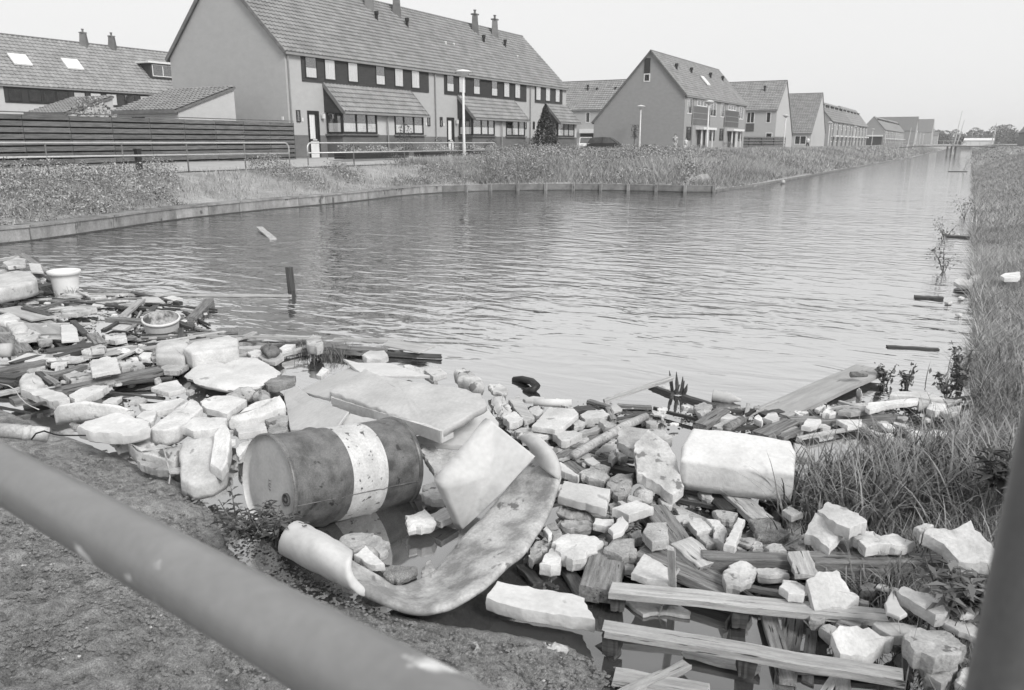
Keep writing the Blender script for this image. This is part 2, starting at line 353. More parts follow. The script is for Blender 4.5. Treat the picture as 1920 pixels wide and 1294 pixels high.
# path along the fence, front gardens' paving
def strip(name, pts, z, mat, kind='structure'):
    vs = [(x, y, (float(ground_z(x, y)) if z is None else z)) for x, y in pts]; o = mesh(name, vs, [tuple(range(len(vs)))], mat, local=True)
    return tag(o, kind=kind)
def ribbon(name, ctr, w0, mat, dz=.02):
    mb = MB(); prev = None
    for x0, x1, y in ctr:
        r = [(x0 + (x1 - x0) * t, y) for t in (0, .33, .66, 1)]
        r = [(a, b, float(ground_z(a, b)) + dz) for a, b in r]
        if prev:
            for k in range(3): mb.quad(prev[k], prev[k+1], r[k+1], r[k])
        prev = r
    return tag(mb.build(name, mat), kind='structure')
ribbon('path', [(-30.2, -25.0, y) for y in np.arange(6, 34, 1.0)] + [(-30.2, -25.6, y) for y in np.arange(34, 58, 2.0)], 0, M['path'], .035)
ribbon('street', [(-24.6 - .0, -20.2, y) for y in np.arange(62, 330, 6.0)], 0, M['road'], .03)

# ------------------------------------------------------------------ blades / leaves (uncountable plants)
def soup(name, vs, fs_n, tone, mat, label, cat, kind='stuff', parent=None):
    """vs (N, fs_n, 3) separate polygons of fs_n corners, one tone each"""
    N = len(vs); me = bpy.data.meshes.new(name)
    me.vertices.add(N * fs_n); me.vertices.foreach_set('co', vs.astype(np.float32).ravel())
    me.loops.add(N * fs_n); me.loops.foreach_set('vertex_index', np.arange(N * fs_n, dtype=np.int32))
    me.polygons.add(N); me.polygons.foreach_set('loop_start', np.arange(0, N * fs_n, fs_n, dtype=np.int32))
    me.update(calc_edges=True)
    at = me.attributes.new('tone', 'FLOAT', 'FACE'); at.data.foreach_set('value', np.asarray(tone, np.float32))
    me.materials.append(mat); o = bpy.data.objects.new(name, me); COL.objects.link(o)
    if parent is not None: o.parent = parent; o.matrix_parent_inverse = Matrix.Translation(-WLOC[parent.name])
    return tag(o, label, cat, None, kind)
def blades(x, y, z, h, wd, bend=.4, lean=None):
    N = len(x); a = rng.uniform(0, 2 * math.pi, N); ca, sa = np.cos(a), np.sin(a)
    b = rng.uniform(0, 2 * math.pi, N); k = bend * h * rng.uniform(.2, 1.2, N)
    base = np.stack([x, y, z], -1); side = np.stack([ca, sa, 0 * ca], -1) * wd[:, None] / 2
    off = np.stack([np.cos(b) * k, np.sin(b) * k, h], -1)
    return np.stack([base - side, base + side, base + off], 1)
def leaves(cx, cy, cz, size):
    N = len(cx); n = rng.normal(size=(N, 3)); n[:, 2] = np.abs(n[:, 2]) + .3; n /= np.linalg.norm(n, axis=1)[:, None]
    t = rng.normal(size=(N, 3)); t -= (t * n).sum(1)[:, None] * n; t /= np.linalg.norm(t, axis=1)[:, None]; b = np.cross(n, t)
    c = np.stack([cx, cy, cz], -1); L_ = size[:, None]; W_ = L_ * .42
    return np.stack([c - t * L_ / 2, c + b * W_ / 2, c + t * L_ / 2, c - b * W_ / 2], 1)
def patchy(x, y, f, s):
    return np.array([noise.noise(Vector((a * f + s, b * f, s))) for a, b in zip(x, y)])
def meadow():
    # left canal bank: grass and weeds between the water and the houses
    out = []; tn = []
    for (n, x0, x1, y0, y1, h0, h1, wd) in ((130000, -25, -9.8, 33.0, 62, .14, .46, .03), (60000, -24, -8.3, 60, 115, .14, .42, .06), (26000, -20, -7.6, 115, 300, .15, .4, .14)):
        x = rng.uniform(x0, x1, n); y = y0 + (y1 - y0) * rng.uniform(0, 1, n) ** 1.3; d = sdist(x, y)
        p = patchy(x, y, .35, 2.2); keep = (d > .05) & (rng.uniform(0, 1, n) < .75 + p * .5)
        x, y, p = x[keep], y[keep], p[keep]; h = rng.uniform(h0, h1, len(x)) * (1 + .6 * p) * np.clip(sdist(x, y) / 1.2 + .45, .45, 1)
        out.append(blades(x, y, ground_z(x, y) - .02, h, np.full(len(x), wd), .9)); tn.append(np.clip(rng.uniform(0, 1, len(x)) ** 1.3 * .9 + .08 + p * .5, 0, 1))
    soup('meadow_grass', np.concatenate(out), 3, np.concatenate(tn), M['grass'], 'rough grass covering the bank between the canal and the houses', 'grass')
    cx = []; 
    n = 60000; x = rng.uniform(-24.5, -10.5, n); y = rng.uniform(34, 56, n); p = patchy(x, y, .5, 6.0)
    k = (sdist(x, y) > .25) & (p > -.12) & (x + .15 * (y - 34) < -10.5); x, y, p = x[k], y[k], p[k]
    z = ground_z(x, y) + rng.uniform(.05, 1, len(x)) * (.45 + .5 * p)
    soup('meadow_weeds', leaves(x, y, z, rng.uniform(.05, .13, len(x))), 4, np.clip(rng.uniform(0, 1, len(x)) ** 1.6 + p * .2, 0, 1), M['weed'], 'leafy weeds growing among the grass above the quay wall', 'weeds')
meadow()
def bank_weeds():
    n = 150000; y = rng.uniform(8.5, 36.5, n); x = rng.uniform(-25.2, -18.4, n); d = sdist(x, y); p = patchy(x, y, .45, 1.0)
    bare = np.exp(-(((y - 20.2) / 2.2) ** 2)) * .55
    k = (d > .3) & (p + rng.normal(0, .06, n) > -.05 + bare - .14 * smooth01((20.5 - y) / 5)) & (x > -24.4); x, y, p, d = x[k], y[k], p[k], d[k]
    hh = np.clip(.24 + .8 * p + .45 * patchy(x, y, 1.7, 9.0), .06, .7)
    z = ground_z(x, y) + rng.uniform(0, 1, len(x)) ** .7 * hh
    tone = np.clip((rng.uniform(0, 1, len(x)) ** 1.5) * .9 + .15 - .35 * (rng.uniform(0, 1, len(x)) < .3), 0, 1)
    soup('bank_weeds', leaves(x, y, z, rng.uniform(.035, .09, len(x))), 4, tone, M['weed'], 'bushy nettles and weeds on the slope below the railing', 'weeds')
    n = 30000; y = rng.uniform(8.5, 38, n); x = rng.uniform(-25, -18.4, n); k = (sdist(x, y) > .06) & (x > -24.6); x, y = x[k], y[k]; p = patchy(x, y, .6, 4)
    k = rng.uniform(0, 1, len(x)) < .5 + p; x, y = x[k], y[k]
    soup('bank_grass', blades(x, y, ground_z(x, y) - .01, rng.uniform(.06, .28, len(x)), np.full(len(x), .02), .6), 3, rng.uniform(0, 1, len(x)) ** 1.2, M['grass'], 'short grass tufts along the top of the quay wall', 'grass')
bank_weeds()
def right_bank():
    out = []; tn = []
    for (n, x0, x1, y0, y1, h0, h1, wd) in ((110000, -.7, 3.4, 2.2, 9, .03, .11, .006), (110000, .1, 6, 8, 24, .04, .12, .011), (80000, .15, 8, 24, 90, .05, .16, .025), (16000, .2, 10, 90, 400, .08, .22, .1)):
        x = rng.uniform(x0, x1, n); y = rng.uniform(y0, y1, n); d = sdist(x, y); p = patchy(x, y, .8, 5.5)
        k = (d > -.04) & (rng.uniform(0, 1, n) < .8 + p * .5) & (x > y * .0 - .75); x, y, p, d = x[k], y[k], p[k], d[k]
        edge = 1 + 1.2 * np.exp(-np.maximum(d, 0) / .35)
        h = rng.uniform(h0, h1, len(x)) * (1 + .5 * p) * edge
        out.append(blades(x, y, np.maximum(ground_z(x, y), 0) - .01, h, np.full(len(x), wd) * rng.uniform(.7, 1.3, len(x)), 1.2)); tn.append(np.clip(rng.uniform(0, 1, len(x)) * .75 + .08 + p * .45, 0, 1))
    soup('bank_grass', np.concatenate(out), 3, np.concatenate(tn), M['grass'], 'trimmed grass covering the sloping bank on the right of the canal', 'grass')
right_bank()
def long_blades(roots, L0, L1, w0, mat, name, label, cat, kind='stuff', seg=5, spread=.9):
    V = []; T = []
    for (x, y, z) in roots:
        L_ = random.uniform(L0, L1); a = random.uniform(0, 2 * math.pi); th = random.uniform(.05, .5) * spread; curl = random.uniform(.15, .42) * spread
        p = Vector((x, y, z)); side = Vector((-math.sin(a), math.cos(a), 0)); wd = w0 * random.uniform(.6, 1.3); t0 = random.random() ** 1.3
        prev = (p - side * wd / 2, p + side * wd / 2)
        for k in range(seg):
            p = p + Vector((math.cos(a) * math.sin(th), math.sin(a) * math.sin(th), math.cos(th))) * (L_ / seg); th += curl
            ww = wd * (1 - ((k + 1) / seg) ** 1.6) + .0006; nx = (p - side * ww / 2, p + side * ww / 2)
            V.append([tuple(prev[0]), tuple(prev[1]), tuple(nx[1]), tuple(nx[0])]); T.append(min(1, t0 * (.55 + .45 * k / seg) + .1)); prev = nx
    return soup(name, np.array(V), 4, T, mat, label, cat, kind)
def clump_roots(pix, n, s, z=0.0):
    r = []
    for _ in range(n):
        (a, b) = random.choice(pix); c = P(a, b, max(z, 0.02)); x, y = c.x + random.gauss(0, s), c.y + random.gauss(0, s)
        r.append((x, y, max(float(ground_z(x, y)), -.01)))
    return r
long_blades(clump_roots([(1540, 975), (1590, 985), (1640, 990), (1700, 990), (1760, 985), (1540, 930), (1600, 930), (1680, 930), (1760, 930), (1830, 960), (1700, 890), (1780, 880), (1850, 900)], 2300, .17), .16, .52, .011, M['reed'], 'long_grass', 'dense clump of long drooping grass beside the big white block on the right', 'long grass')
long_blades(clump_roots([(1640, 1110), (1670, 1120), (1700, 1090), (1620, 1135), (1755, 1085), (1790, 1070)], 420, .09), .14, .36, .008, M['reed'], 'long_grass', 'tuft of bent grass behind the broken white wedge at lower right', 'long grass')
long_blades(clump_roots([(1840, 1000), (1850, 1060), (1870, 1120), (1850, 1180), (1830, 1240), (1800, 1280)], 420, .13), .15, .4, .009, M['reed'], 'long_grass', 'straggling grass along the water edge by the right rail post', 'long grass')
long_blades(clump_roots([(1850, 800), (1870, 760), (1880, 840), (1860, 700)], 500, .22), .15, .35, .009, M['reed'], 'long_grass', 'taller grass fringe at the foot of the right bank', 'long grass')
long_blades(clump_roots([(1395, 905), (1350, 935), (1480, 1020), (1450, 1040), (1500, 1000)], 220, .07), .06, .2, .005, M['reed'], 'long_grass', 'thin grass growing among the rubble in front of the big block', 'long grass')
long_blades(clump_roots([(560, 655), (590, 662), (620, 668), (650, 660)], 420, .10), .06, .22, .006, M['reed'], 'long_grass', 'grassy tuft behind the folded grey sheets', 'long grass')
long_blades(clump_roots([(105, 546), (125, 550), (140, 552)], 160, .08), .08, .24, .007, M['reed'], 'long_grass', 'grass tuft at the foot of the white planter pot', 'long grass')

# ------------------------------------------------------------------ buildings
def pantiles(e0, e1, r1, r0, mat, parent, name='roof_tiles', tw=.30, tl=.34, amp=.06, step=.06):
    """one surface of overlapping pantiles from eave e0-e1 up to ridge r0-r1"""
    e0, e1, r0, r1 = map(Vector, (e0, e1, r0, r1)); Lx = (e1 - e0).length; Ly = (r0 - e0).length
    nx = max(2, round(Lx / tw)); ny = max(2, round(Ly / tl)); nrm = (e1 - e0).cross(r0 - e0).normalized()
    prof = ((0, 0), (.3, 1), (.62, .15)); us = [(i + p) / nx for i in range(nx) for p, _ in prof] + [1]; hs = [h for i in range(nx) for _, h in prof] + [0]
    v = []; f = []; m_ = len(us)
    for j in range(ny):
        for (t, up) in ((j / ny, step), ((j + 1) / ny, .0)):
            for u, h in zip(us, hs):
                a = e0.lerp(e1, u); b = r0.lerp(r1, u); v.append(tuple(a.lerp(b, t) + nrm * (up + h * amp)))
        o = j * 2 * m_
        for i in range(m_ - 1): f.append((o + i, o + i + 1, o + m_ + i + 1, o + m_ + i))
        if j:
            q = o - m_
            for i in range(m_ - 1): f.append((q + i, q + i + 1, o + i + 1, o + i))
    # front lip
    o = len(v)
    for u, h in zip(us, hs): v.append(tuple(e0.lerp(e1, u) - nrm * .03))
    for i in range(m_ - 1): f.append((o + i, o + i + 1, i + 1, i))
    ob = mesh(name, v, f, mat, parent); return tag(ob, kind='stuff')
def pane_window(parent, X, Y0, Y1, Z0, Z1, axis='x', sgn=1, fw=.07, mull=(), frame='dark', curtain=.0, half=False, depth=.10, name='window', out=.03, sill=False):
    """window in a wall. axis 'x': wall plane x=X facing sgn; Y0..Y1 run along the wall. axis 'y': wall plane y=X"""
    def bx(mb, a0, a1, n0, n1, z0, z1):
        n0, n1 = sorted((X + sgn * n0, X + sgn * n1))
        if axis == 'x': mb.box(n0, n1, a0, a1, z0, z1)
        else: mb.box(a0, a1, n0, n1, z0, z1)
    fr = MB()
    bx(fr, Y0, Y1, -.02, out, Z0, Z0 + fw); bx(fr, Y0, Y1, -.02, out, Z1 - fw, Z1)
    bx(fr, Y0, Y0 + fw, -.02, out, Z0 + fw, Z1 - fw); bx(fr, Y1 - fw, Y1, -.02, out, Z0 + fw, Z1 - fw)
    for m_ in mull: bx(fr, m_ - fw / 2, m_ + fw / 2, -.02, out - .004, Z0 + fw, Z1 - fw)
    wd = fr.build(name, M[frame], parent)
    edges = [Y0 + fw] + [e for m_ in mull for e in (m_ - fw / 2, m_ + fw / 2)] + [Y1 - fw]
    for a, b in zip(edges[::2], edges[1::2]):
        g = MB(); bx(g, a, b, .006, .010, Z0 + fw, Z1 - fw); g.build('pane', M['glass'], wd)
        if curtain:
            c = MB(); bx(c, a, b, .0005, .003, Z0 + fw, Z0 + fw + (Z1 - Z0 - 2 * fw) * (.48 if half else 1)); c.build('curtain', M['curtain'], wd)
    return wd, bx
def win(parent, *a, **k):
    wd, bx = pane_window(parent, *a, **k); X, Y0, Y1, Z0, Z1 = a[:5]
    b = MB(); ax = k.get('axis', 'x'); s = k.get('sgn', 1)
    n0, n1 = sorted((X + s * .0003, X - s * .03))
    (b.box(n0, n1, Y0 + .01, Y1 - .01, Z0 + .01, Z1 - .01) if ax == 'x' else b.box(Y0 + .01, Y1 - .01, n0, n1, Z0 + .01, Z1 - .01))
    b.build('room', M['inside'], wd); return wd

GZ = 1.35
def chimney(parent, x, y, z0, z1, sx=.45, sy=.6, mat='brickP'):
    m = MB(); m.lathe((x, y, z0), [(sx * .95, 0), (sx * .62, z1 - z0 - .12)], 4, cap0=False); m.v = [((a - x) * 1.0 + x, (b - y) * sy / sx + y, c) for a, b, c in m.v]
    ch = m.build('chimney', M[mat], parent)
    MB().box(x - sx * .5, x + sx * .5, y - sy * .5, y + sy * .5, z1 - .1, z1).build('chimney_cap', M['ridge'], ch)
    MB().lathe((x, y, z1), [(.09, 0), (.09, .22), (.13, .24), (.13, .3)], 8).build('chimney_pot', M['ridge'], ch)
    return ch
def ventpipe(parent, x, y, z, h=.75, r=.1, mat='dark'):
    m = MB(); m.lathe((x, y, z), [(r * 1.3, 0), (r, .12), (r, h * .72), (r * 1.5, h * .74), (r * 1.5, h)], 8)
    return m.build('vent_pipe', M[mat], parent)
def gable_house(name, label, x0, x1, y0, y1, eave0, eave1, ridge_at, ridge_z, axis, wall, tile, group=None, tiles=True, thick=.12, rtw=.30, rtl=.34, end_mat=None):
    """axis 'y': ridge runs along Y, eave0 is the x1 (canal) side height, eave1 the x0 side. axis 'x': ridge along X, eave0 = y0 side, eave1 = y1 side"""
    root = empty(name, ((x0 + x1) / 2, (y0 + y1) / 2, GZ), label, 'house', group)
    if axis == 'y':
        sec = [(x1, GZ - .4), (x1, eave0), (ridge_at, ridge_z), (x0, eave1), (x0, GZ - .4)]
        a = [(x, y0, z) for x, z in sec]; b = [(x, y1, z) for x, z in sec]
    else:
        sec = [(y0, GZ - .4), (y0, eave0), (ridge_at, ridge_z), (y1, eave1), (y1, GZ - .4)]
        a = [(x1, y, z) for y, z in sec]; b = [(x0, y, z) for y, z in sec]
    f = [tuple(range(5)), tuple(range(9, 4, -1))] + [(i, i + 5, (i + 1) % 5 + 5, (i + 1) % 5) for i in range(5)]
    mesh('wall', a + b, f, M[wall], root)
    o = .12; ev = .18
    def slope(e, ez, sgn, nm):
        run = abs(ridge_at - e); k = (ridge_z - ez) / run; dz = .10
        if axis == 'y':
            p = [(e + sgn * ev, y0 - o, ez - ev * k + dz), (e + sgn * ev, y1 + o, ez - ev * k + dz), (ridge_at, y1 + o, ridge_z + dz), (ridge_at, y0 - o, ridge_z + dz)]
        else:
            p = [(x0 - o, e + sgn * ev, ez - ev * k + dz), (x1 + o, e + sgn * ev, ez - ev * k + dz), (x1 + o, ridge_at, ridge_z + dz), (x0 - o, ridge_at, ridge_z + dz)]
        if (axis == 'y') != (sgn > 0): p = [p[1], p[0], p[3], p[2]]
        q = [(x, y, z - .1) for x, y, z in p]
        rf = mesh('roof', p + q, [(0, 1, 2, 3), (7, 6, 5, 4), (0, 4, 5, 1), (1, 5, 6, 2), (2, 6, 7, 3), (3, 7, 4, 0)], M['ridge'], root)
        if tiles: 
            pp = [Vector(t) + Vector((0, 0, .012)) for t in p]
            pantiles(pp[0], pp[1], pp[2], pp[3], M[tile], rf, tw=rtw, tl=rtl)
        return rf
    roofs = [slope(x1 if axis == 'y' else y0, eave0, 1 if axis == 'y' else -1, 'a'), slope(x0 if axis == 'y' else y1, eave1, -1 if axis == 'y' else 1, 'b')]
    rt_ = MB()
    if axis == 'y': rt_.tube([(ridge_at, y0 - o, ridge_z + .11), (ridge_at, y1 + o, ridge_z + .11)], .11, 6)
    else: rt_.tube([(x0 - o, ridge_at, ridge_z + .11), (x1 + o, ridge_at, ridge_z + .11)], .11, 6)
    rt_.build('ridge_cap', M['ridge'], root)
    # gutter
    g = MB()
    if axis == 'y': g.box(x1 + .06, x1 + .24, y0 - .1, y1 + .1, eave0 - .2, eave0 - .08)
    else: g.box(x0 - .1, x1 + .1, y0 - .24, y0 - .06, eave0 - .2, eave0 - .08)
    g.build('gutter', M['gutter'], root)
    return root, roofs
def verge(root, y, x1, xr, x0, e0, rz, e1, mat='ridge'):
    m = MB(); m.bar((x1 + .18, y, e0 - .12), (xr, y, rz + .06), .05, .2); m.bar((xr, y, rz + .06), (x0 - .18, y, e1 - .12), .05, .2)
    return m.build('verge_board', M[mat], root)
def dpipe(root, x, y, z0, z1, r=.045, mat='gutter'):
    return MB().tube([(x, y, z0), (x, y, z1)], r, 6).build('downpipe', M[mat], root)

# --- the long terrace across the basin
XF = -32.6
T, roofs = gable_house('terraced_house_row', 'long pale brick terrace with dark upper window band and lean-to porch roofs', -41.7, XF, 33.4, 68.4, 7.0, 7.0, -37.2, 11.55, 'y', 'brickL', 'tile')
verge(T, 33.24, XF, -37.2, -41.7, 7.0, 11.55, 7.0)
MB().box(XF - .01, XF + .02, 33.42, 68.3, .9, 2.62).build('plinth', M['brickP'], T)
for y, z0 in ((45.65, 10.2), (48.7, 10.2), (59.2, 10.3), (62.4, 10.3)):
    chimney(T, -36.55, y, z0 - .1, 12.4, .42, .62)
for y in (45.2, 48.6, 59.0, 62.5): ventpipe(T, -35.6, y, 9.85, .85)
for y in (52.2, 53.3, 63.2): ventpipe(T, -34.8, y, 9.25, .22, .06, 'white')
def unit_pair(y0, single=False):
    """two mirrored homes sharing a porch roof; y0 = left party wall"""
    L_ = 6.97 if single else 13.95; yc = y0 + 6.97
    # upper band of dark boarding with windows
    b1 = y0 + (1.0 if single is False else .95); 
    bands = [(y0 + 1.2, y0 + 13.3)] if not single else [(y0 + .9, y0 + 6.2)]
    for a, b in bands:
        band = MB().box(XF - .01, XF + .05, a, b, 5.5, 6.86).build('dark_cladding', M['panel'], T)
    wins = [1.45, 3.0, 5.0, 7.6, 9.5, 11.3] if not single else [1.0, 2.8, 4.7]
    for i, o_ in enumerate(wins):
        win(T, XF + .052, y0 + o_, y0 + o_ + .95, 5.68, 6.84, curtain=1, half=(i % 3 == 0 and not single) or random.random() < .3, fw=.06)
    def ground_floor(m):    # m maps offset -> y ; width direction handled by sorting
        def S(a, b): return tuple(sorted((m(a), m(b))))
        s0, s1 = S(.58, .88); win(T, XF + .022, s0, s1, 3.32, 3.95, fw=.05)
        d0, d1 = S(1.45, 2.35)
        fr = MB(); fr.box(XF - .02, XF + .06, d0, d0 + .1, GZ - .1, 3.95); fr.box(XF - .02, XF + .06, d1 - .1, d1, GZ - .1, 3.95); fr.box(XF - .02, XF + .06, d0 + .1, d1 - .1, 3.75, 3.95); fr.box(XF - .02, XF + .055, d0 + .1, d1 - .1, 2.3, 2.42)
        dr = fr.build('door', M['dark'], T)
        MB().box(XF - .01, XF + .03, d0 + .1, d1 - .1, GZ - .1, 2.3).build('door_panel', M['white'], dr)
        MB().box(XF + .0, XF + .028, d0 + .1, d1 - .35, 2.42, 3.75).build('door_glass', M['curtain'], dr)
        MB().box(XF + .0, XF + .032, d1 - .35, d1 - .1, 2.42, 3.75).build('side_panel', M['dark'], dr)
        MB().box(XF + .06, XF + .075, (d0 + d1) / 2 - .17, (d0 + d1) / 2 + .17, 2.33, 2.4).build('letter_box', M['white'], dr)
        l = MB(); l.box(XF + .08, XF + .22, m(2.6) - .08, m(2.6) + .08, 3.55, 3.8); l.bar((XF, m(2.6), 3.8), (XF + .15, m(2.6), 3.88), .03, .03)
        l.build('wall_lantern', M['white'], T)
        MB().box(XF + .021, XF + .035, m(1.05) - .06, m(1.05) + .06, 3.35, 3.55).build('house_number_plate', M['white'], T)
    ground_floor(lambda a: y0 + a)
    if not single: ground_floor(lambda a: y0 + 13.95 - a)
    # porch bay
    bx0, bx1 = XF, XF + 1.2; a = y0 + 2.95; b = y0 + (11.0 if not single else 6.9)
    MB().box(bx0, bx1, a, b, .95, 2.66).build('bay_plinth', M['brickP'], T)
    MB().box(bx0, bx1 - .02, a + .02, b - .02, 2.66, 4.2).build('bay_wall', M['brickL'], T)
    sets = [(a + .0, a + 3.15), (b - 3.15, b)] if not single else [(a, a + 3.4)]
    for i, (s0, s1) in enumerate(sets):
        if i == 0:
            win(T, bx1 - .02, s0, s1, 2.72, 3.92, mull=(s0 + 1.25, s0 + 2.2), curtain=1, half=True, fw=.11, out=.05)
            # glazed side facing the basin end
            wd = win(T, a + .02, bx0 + .08, bx1 - .0, 2.72, 3.92, axis='y', sgn=-1, curtain=1, half=True, fw=.09, out=.05)
        else:
            win(T, bx1 - .02, s0 - .0, s1 - .1, 2.72, 3.92, mull=(s0 + .95, s0 + 2.0), curtain=1, half=True, fw=.10, out=.05)
        MB().box(bx1 - .1, bx1 + .12, s0 - .1, s1 + .05, 2.62, 2.70).build('window_sill', M['ridge'], T)
    MB().box(bx0 + .0, bx1 + .1, a - .12, a - .02, 2.60, 2.69).build('window_sill', M['ridge'], T)
    # porch roof
    rx = XF + 1.45; e0, e1 = a - .1, b + .25
    p = [(rx, e0, 3.92), (rx, e1, 3.92), (XF, e1, 5.5), (XF, e0, 5.5)]; q = [(x, y, z - .1) for x, y, z in p]
    rf = mesh('porch_roof', p + q, [(0, 1, 2, 3), (7, 6, 5, 4), (0, 4, 5, 1), (1, 5, 6, 2), (2, 6, 7, 3), (3, 7, 4, 0)], M['ridge'], T)
    pantiles(*[(x, y, z + .012) for x, y, z in p], M['tile'], rf)
    for yy in (e0 + .01, e1 - .06):
        mesh('porch_cheek', [(XF, yy, 3.9), (rx - .05, yy, 3.82), (XF, yy, 5.4), (XF, yy + .05, 3.9), (rx - .05, yy + .05, 3.82), (XF, yy + .05, 5.4)], [(0, 1, 2), (5, 4, 3), (0, 3, 4, 1), (1, 4, 5, 2), (2, 5, 3, 0)], M['panel'], T)
        MB().bar((rx + .02, yy - .03, 3.86), (XF, yy - .03, 5.47), .05, .2).build('porch_verge', M['ridge'], T)
    MB().box(rx - .02, rx + .12, e0, e1, 3.80, 3.92).build('gutter', M['gutter'], T)
    if not single: dpipe(T, rx - .1, yc, GZ - .1, 3.85)
unit_pair(33.4); unit_pair(47.4); unit_pair(61.35, True)
for y in (33.55, 47.4, 61.35): dpipe(T, XF + .09, y, GZ - .1, 6.85)
MB().box(XF - .5, XF - .36, 33.37, 33.40, 3.4, 3.6).build('meter_cover', M['white'], T)

# --- second house, gable towards us, long rear roof
x1 = -26.2
T2, _ = gable_house('terraced_house', 'grey brick house with tall narrow gable window and a long rear roof', -36.35, x1, 83.4, 109.4, 7.0, 4.4, -30.1, 11.35, 'y', 'brickD', 'tile')
verge(T2, 83.25, x1, -30.1, -36.35, 7.0, 11.35, 4.4)
MB().box(-30.75, -30.12, 83.34, 83.42, 9.25, 10.75).build('gable_panel', M['panel'], T2)
win(T2, 83.38, -30.78, -30.08, 8.4, 9.22, axis='y', sgn=-1, frame='white', fw=.1)
for y in (87.4, 92.8, 100.6, 106.2): ventpipe(T2, -28.6, y, 9.5, .95, .13)
sk = MB(); sk.quad((-28.35, 95.3, 9.62), (-28.35, 96.6, 9.62), (-27.5, 96.6, 8.68), (-27.5, 95.3, 8.68)); sk.v = [(a + .1, b, c + .12) for a, b, c in sk.v]
sk.quad(*[(a - .02, b, c - .14) for a, b, c in sk.v[:4]][::-1]); sk.f += [(0, 7, 6, 1)[::1], (1, 6, 5, 2), (2, 5, 4, 3), (3, 4, 7, 0)]
sk.build('skylight', M['white'], T2)
for k in (0, 1):
    b = 83.4 + 13 * k
    win(T2, x1 + .0, b + .8, b + 2.5, 5.15, 6.75, mull=(b + 1.3,), frame='white', fw=.09); win(T2, x1, b + 4.2, b + 7.9, 6.05, 6.75, mull=(b + 5.4, b + 6.6), frame='white', fw=.1)
    win(T2, x1, b + 9.5, b + 11.9, 5.12, 6.7, mull=(b + 10.6,), frame='white', fw=.09)
    MB().box(x1 - .01, x1 + .06, b + 2.5, b + 9.4, 4.1, 6.0).build('dark_cladding', M['panelm'], T2)
    for z in (4.7, 5.3): MB().box(x1 + .055, x1 + .075, b + 2.5, b + 9.4, z, z + .06).build('cladding_batten', M['gutter'], T2)
    win(T2, x1, b + .9, b + 2.5, 2.45, 3.85, mull=(b + 1.4,), frame='dark', fw=.09); win(T2, x1, b + 9.8, b + 11.8, 2.45, 3.8, mull=(b + 10.8,), frame='dark', fw=.09)
    MB().box(x1, x1 + .9, b + 4.2, b + 9.4, 3.6, 3.84).build('porch_canopy', M['white'], T2)
    for yy in (4.6, 6.4, 7.0, 8.8): MB().box(x1 + .5, x1 + .6, b + yy, b + yy + .25, GZ - .1, 3.6).build('porch_post', M['white'], T2)
    for yy in (5.1, 7.5): MB().box(x1 - .02, x1 + .05, b + yy, b + yy + 1.1, GZ - .1, 3.5).build('door', M['dark'], T2)
    dpipe(T2, x1 + .1, b + 2.6, GZ, 6.8)
# --- rear row behind
T3, _ = gable_house('terraced_house', 'row of houses seen between the long terrace and the grey gabled house', -62, -38, 112.6, 121.6, 7.0, 7.0, 117.1, 11.2, 'x', 'brickL', 'tile', rtw=.4, rtl=.42)
for x in (-50.4, -45.4, -56): win(T3, 112.6, x, x + .7, 5.1, 6.65, axis='y', sgn=-1, frame='white', fw=.1)
MB().box(-51.2, -48.4, 112.1, 112.6, 3.6, 4.2).build('porch_canopy', M['white'], T3)
MB().box(-51.2, -48.4, 112.55, 112.62, 1.3, 3.55).build('garage_door', M['panel'], T3)
for x in (-51.5, -50, -47, -45.5): ventpipe(T3, x, 115.6, 9.85, .8 if x in (-51.5, -45.5) else .4, .13)
# --- third house, facade facing us, gable to the canal
T4, _ = gable_house('terraced_house', 'house with steep dark roof and pale gable wall facing the canal', -37, -25.8, 127, 140.2, 7.0, 3.4, 132.6, 11.35, 'x', 'brickL', 'tile', rtw=.4, rtl=.42)
win(T4, 127, -30.2, -29.0, 5.1, 6.75, axis='y', sgn=-1, mull=(-29.6,), frame='white', fw=.1); win(T4, 127, -27.3, -26.6, 5.1, 6.7, axis='y', sgn=-1, frame='white', fw=.1)
MB().box(-30.2, -29.0, 126.94, 127.0, 3.9, 5.05).build('dark_cladding', M['panelm'], T4)
win(T4, 127, -27.2, -26.2, 2.9, 3.7, axis='y', sgn=-1, frame='white', fw=.12); ventpipe(T4, -28.6, 130.6, 9.8, .9, .14)
MB().box(-25.81, -25.74, 134, 135, 4.2, 6).build('gable_panel', M['brickL'], T4)
# --- fourth house with its roof sweeping low
T5, _ = gable_house('terraced_house', 'low house whose dark roof sweeps down to one storey, pale gable', -36, -26, 160, 176, 3.95, 4.2, 168.6, 11.35, 'x', 'brickL', 'tile', rtw=.42, rtl=.45)
win(T5, 160, -28.9, -26.8, 1.9, 3.5, axis='y', sgn=-1, mull=(-27.9,), frame='white', fw=.12)
m = MB(); m.box(-28.3, -27.2, 162.2, 163.6, 5.75, 6.0); m.build('skylight', M['white'], T5)
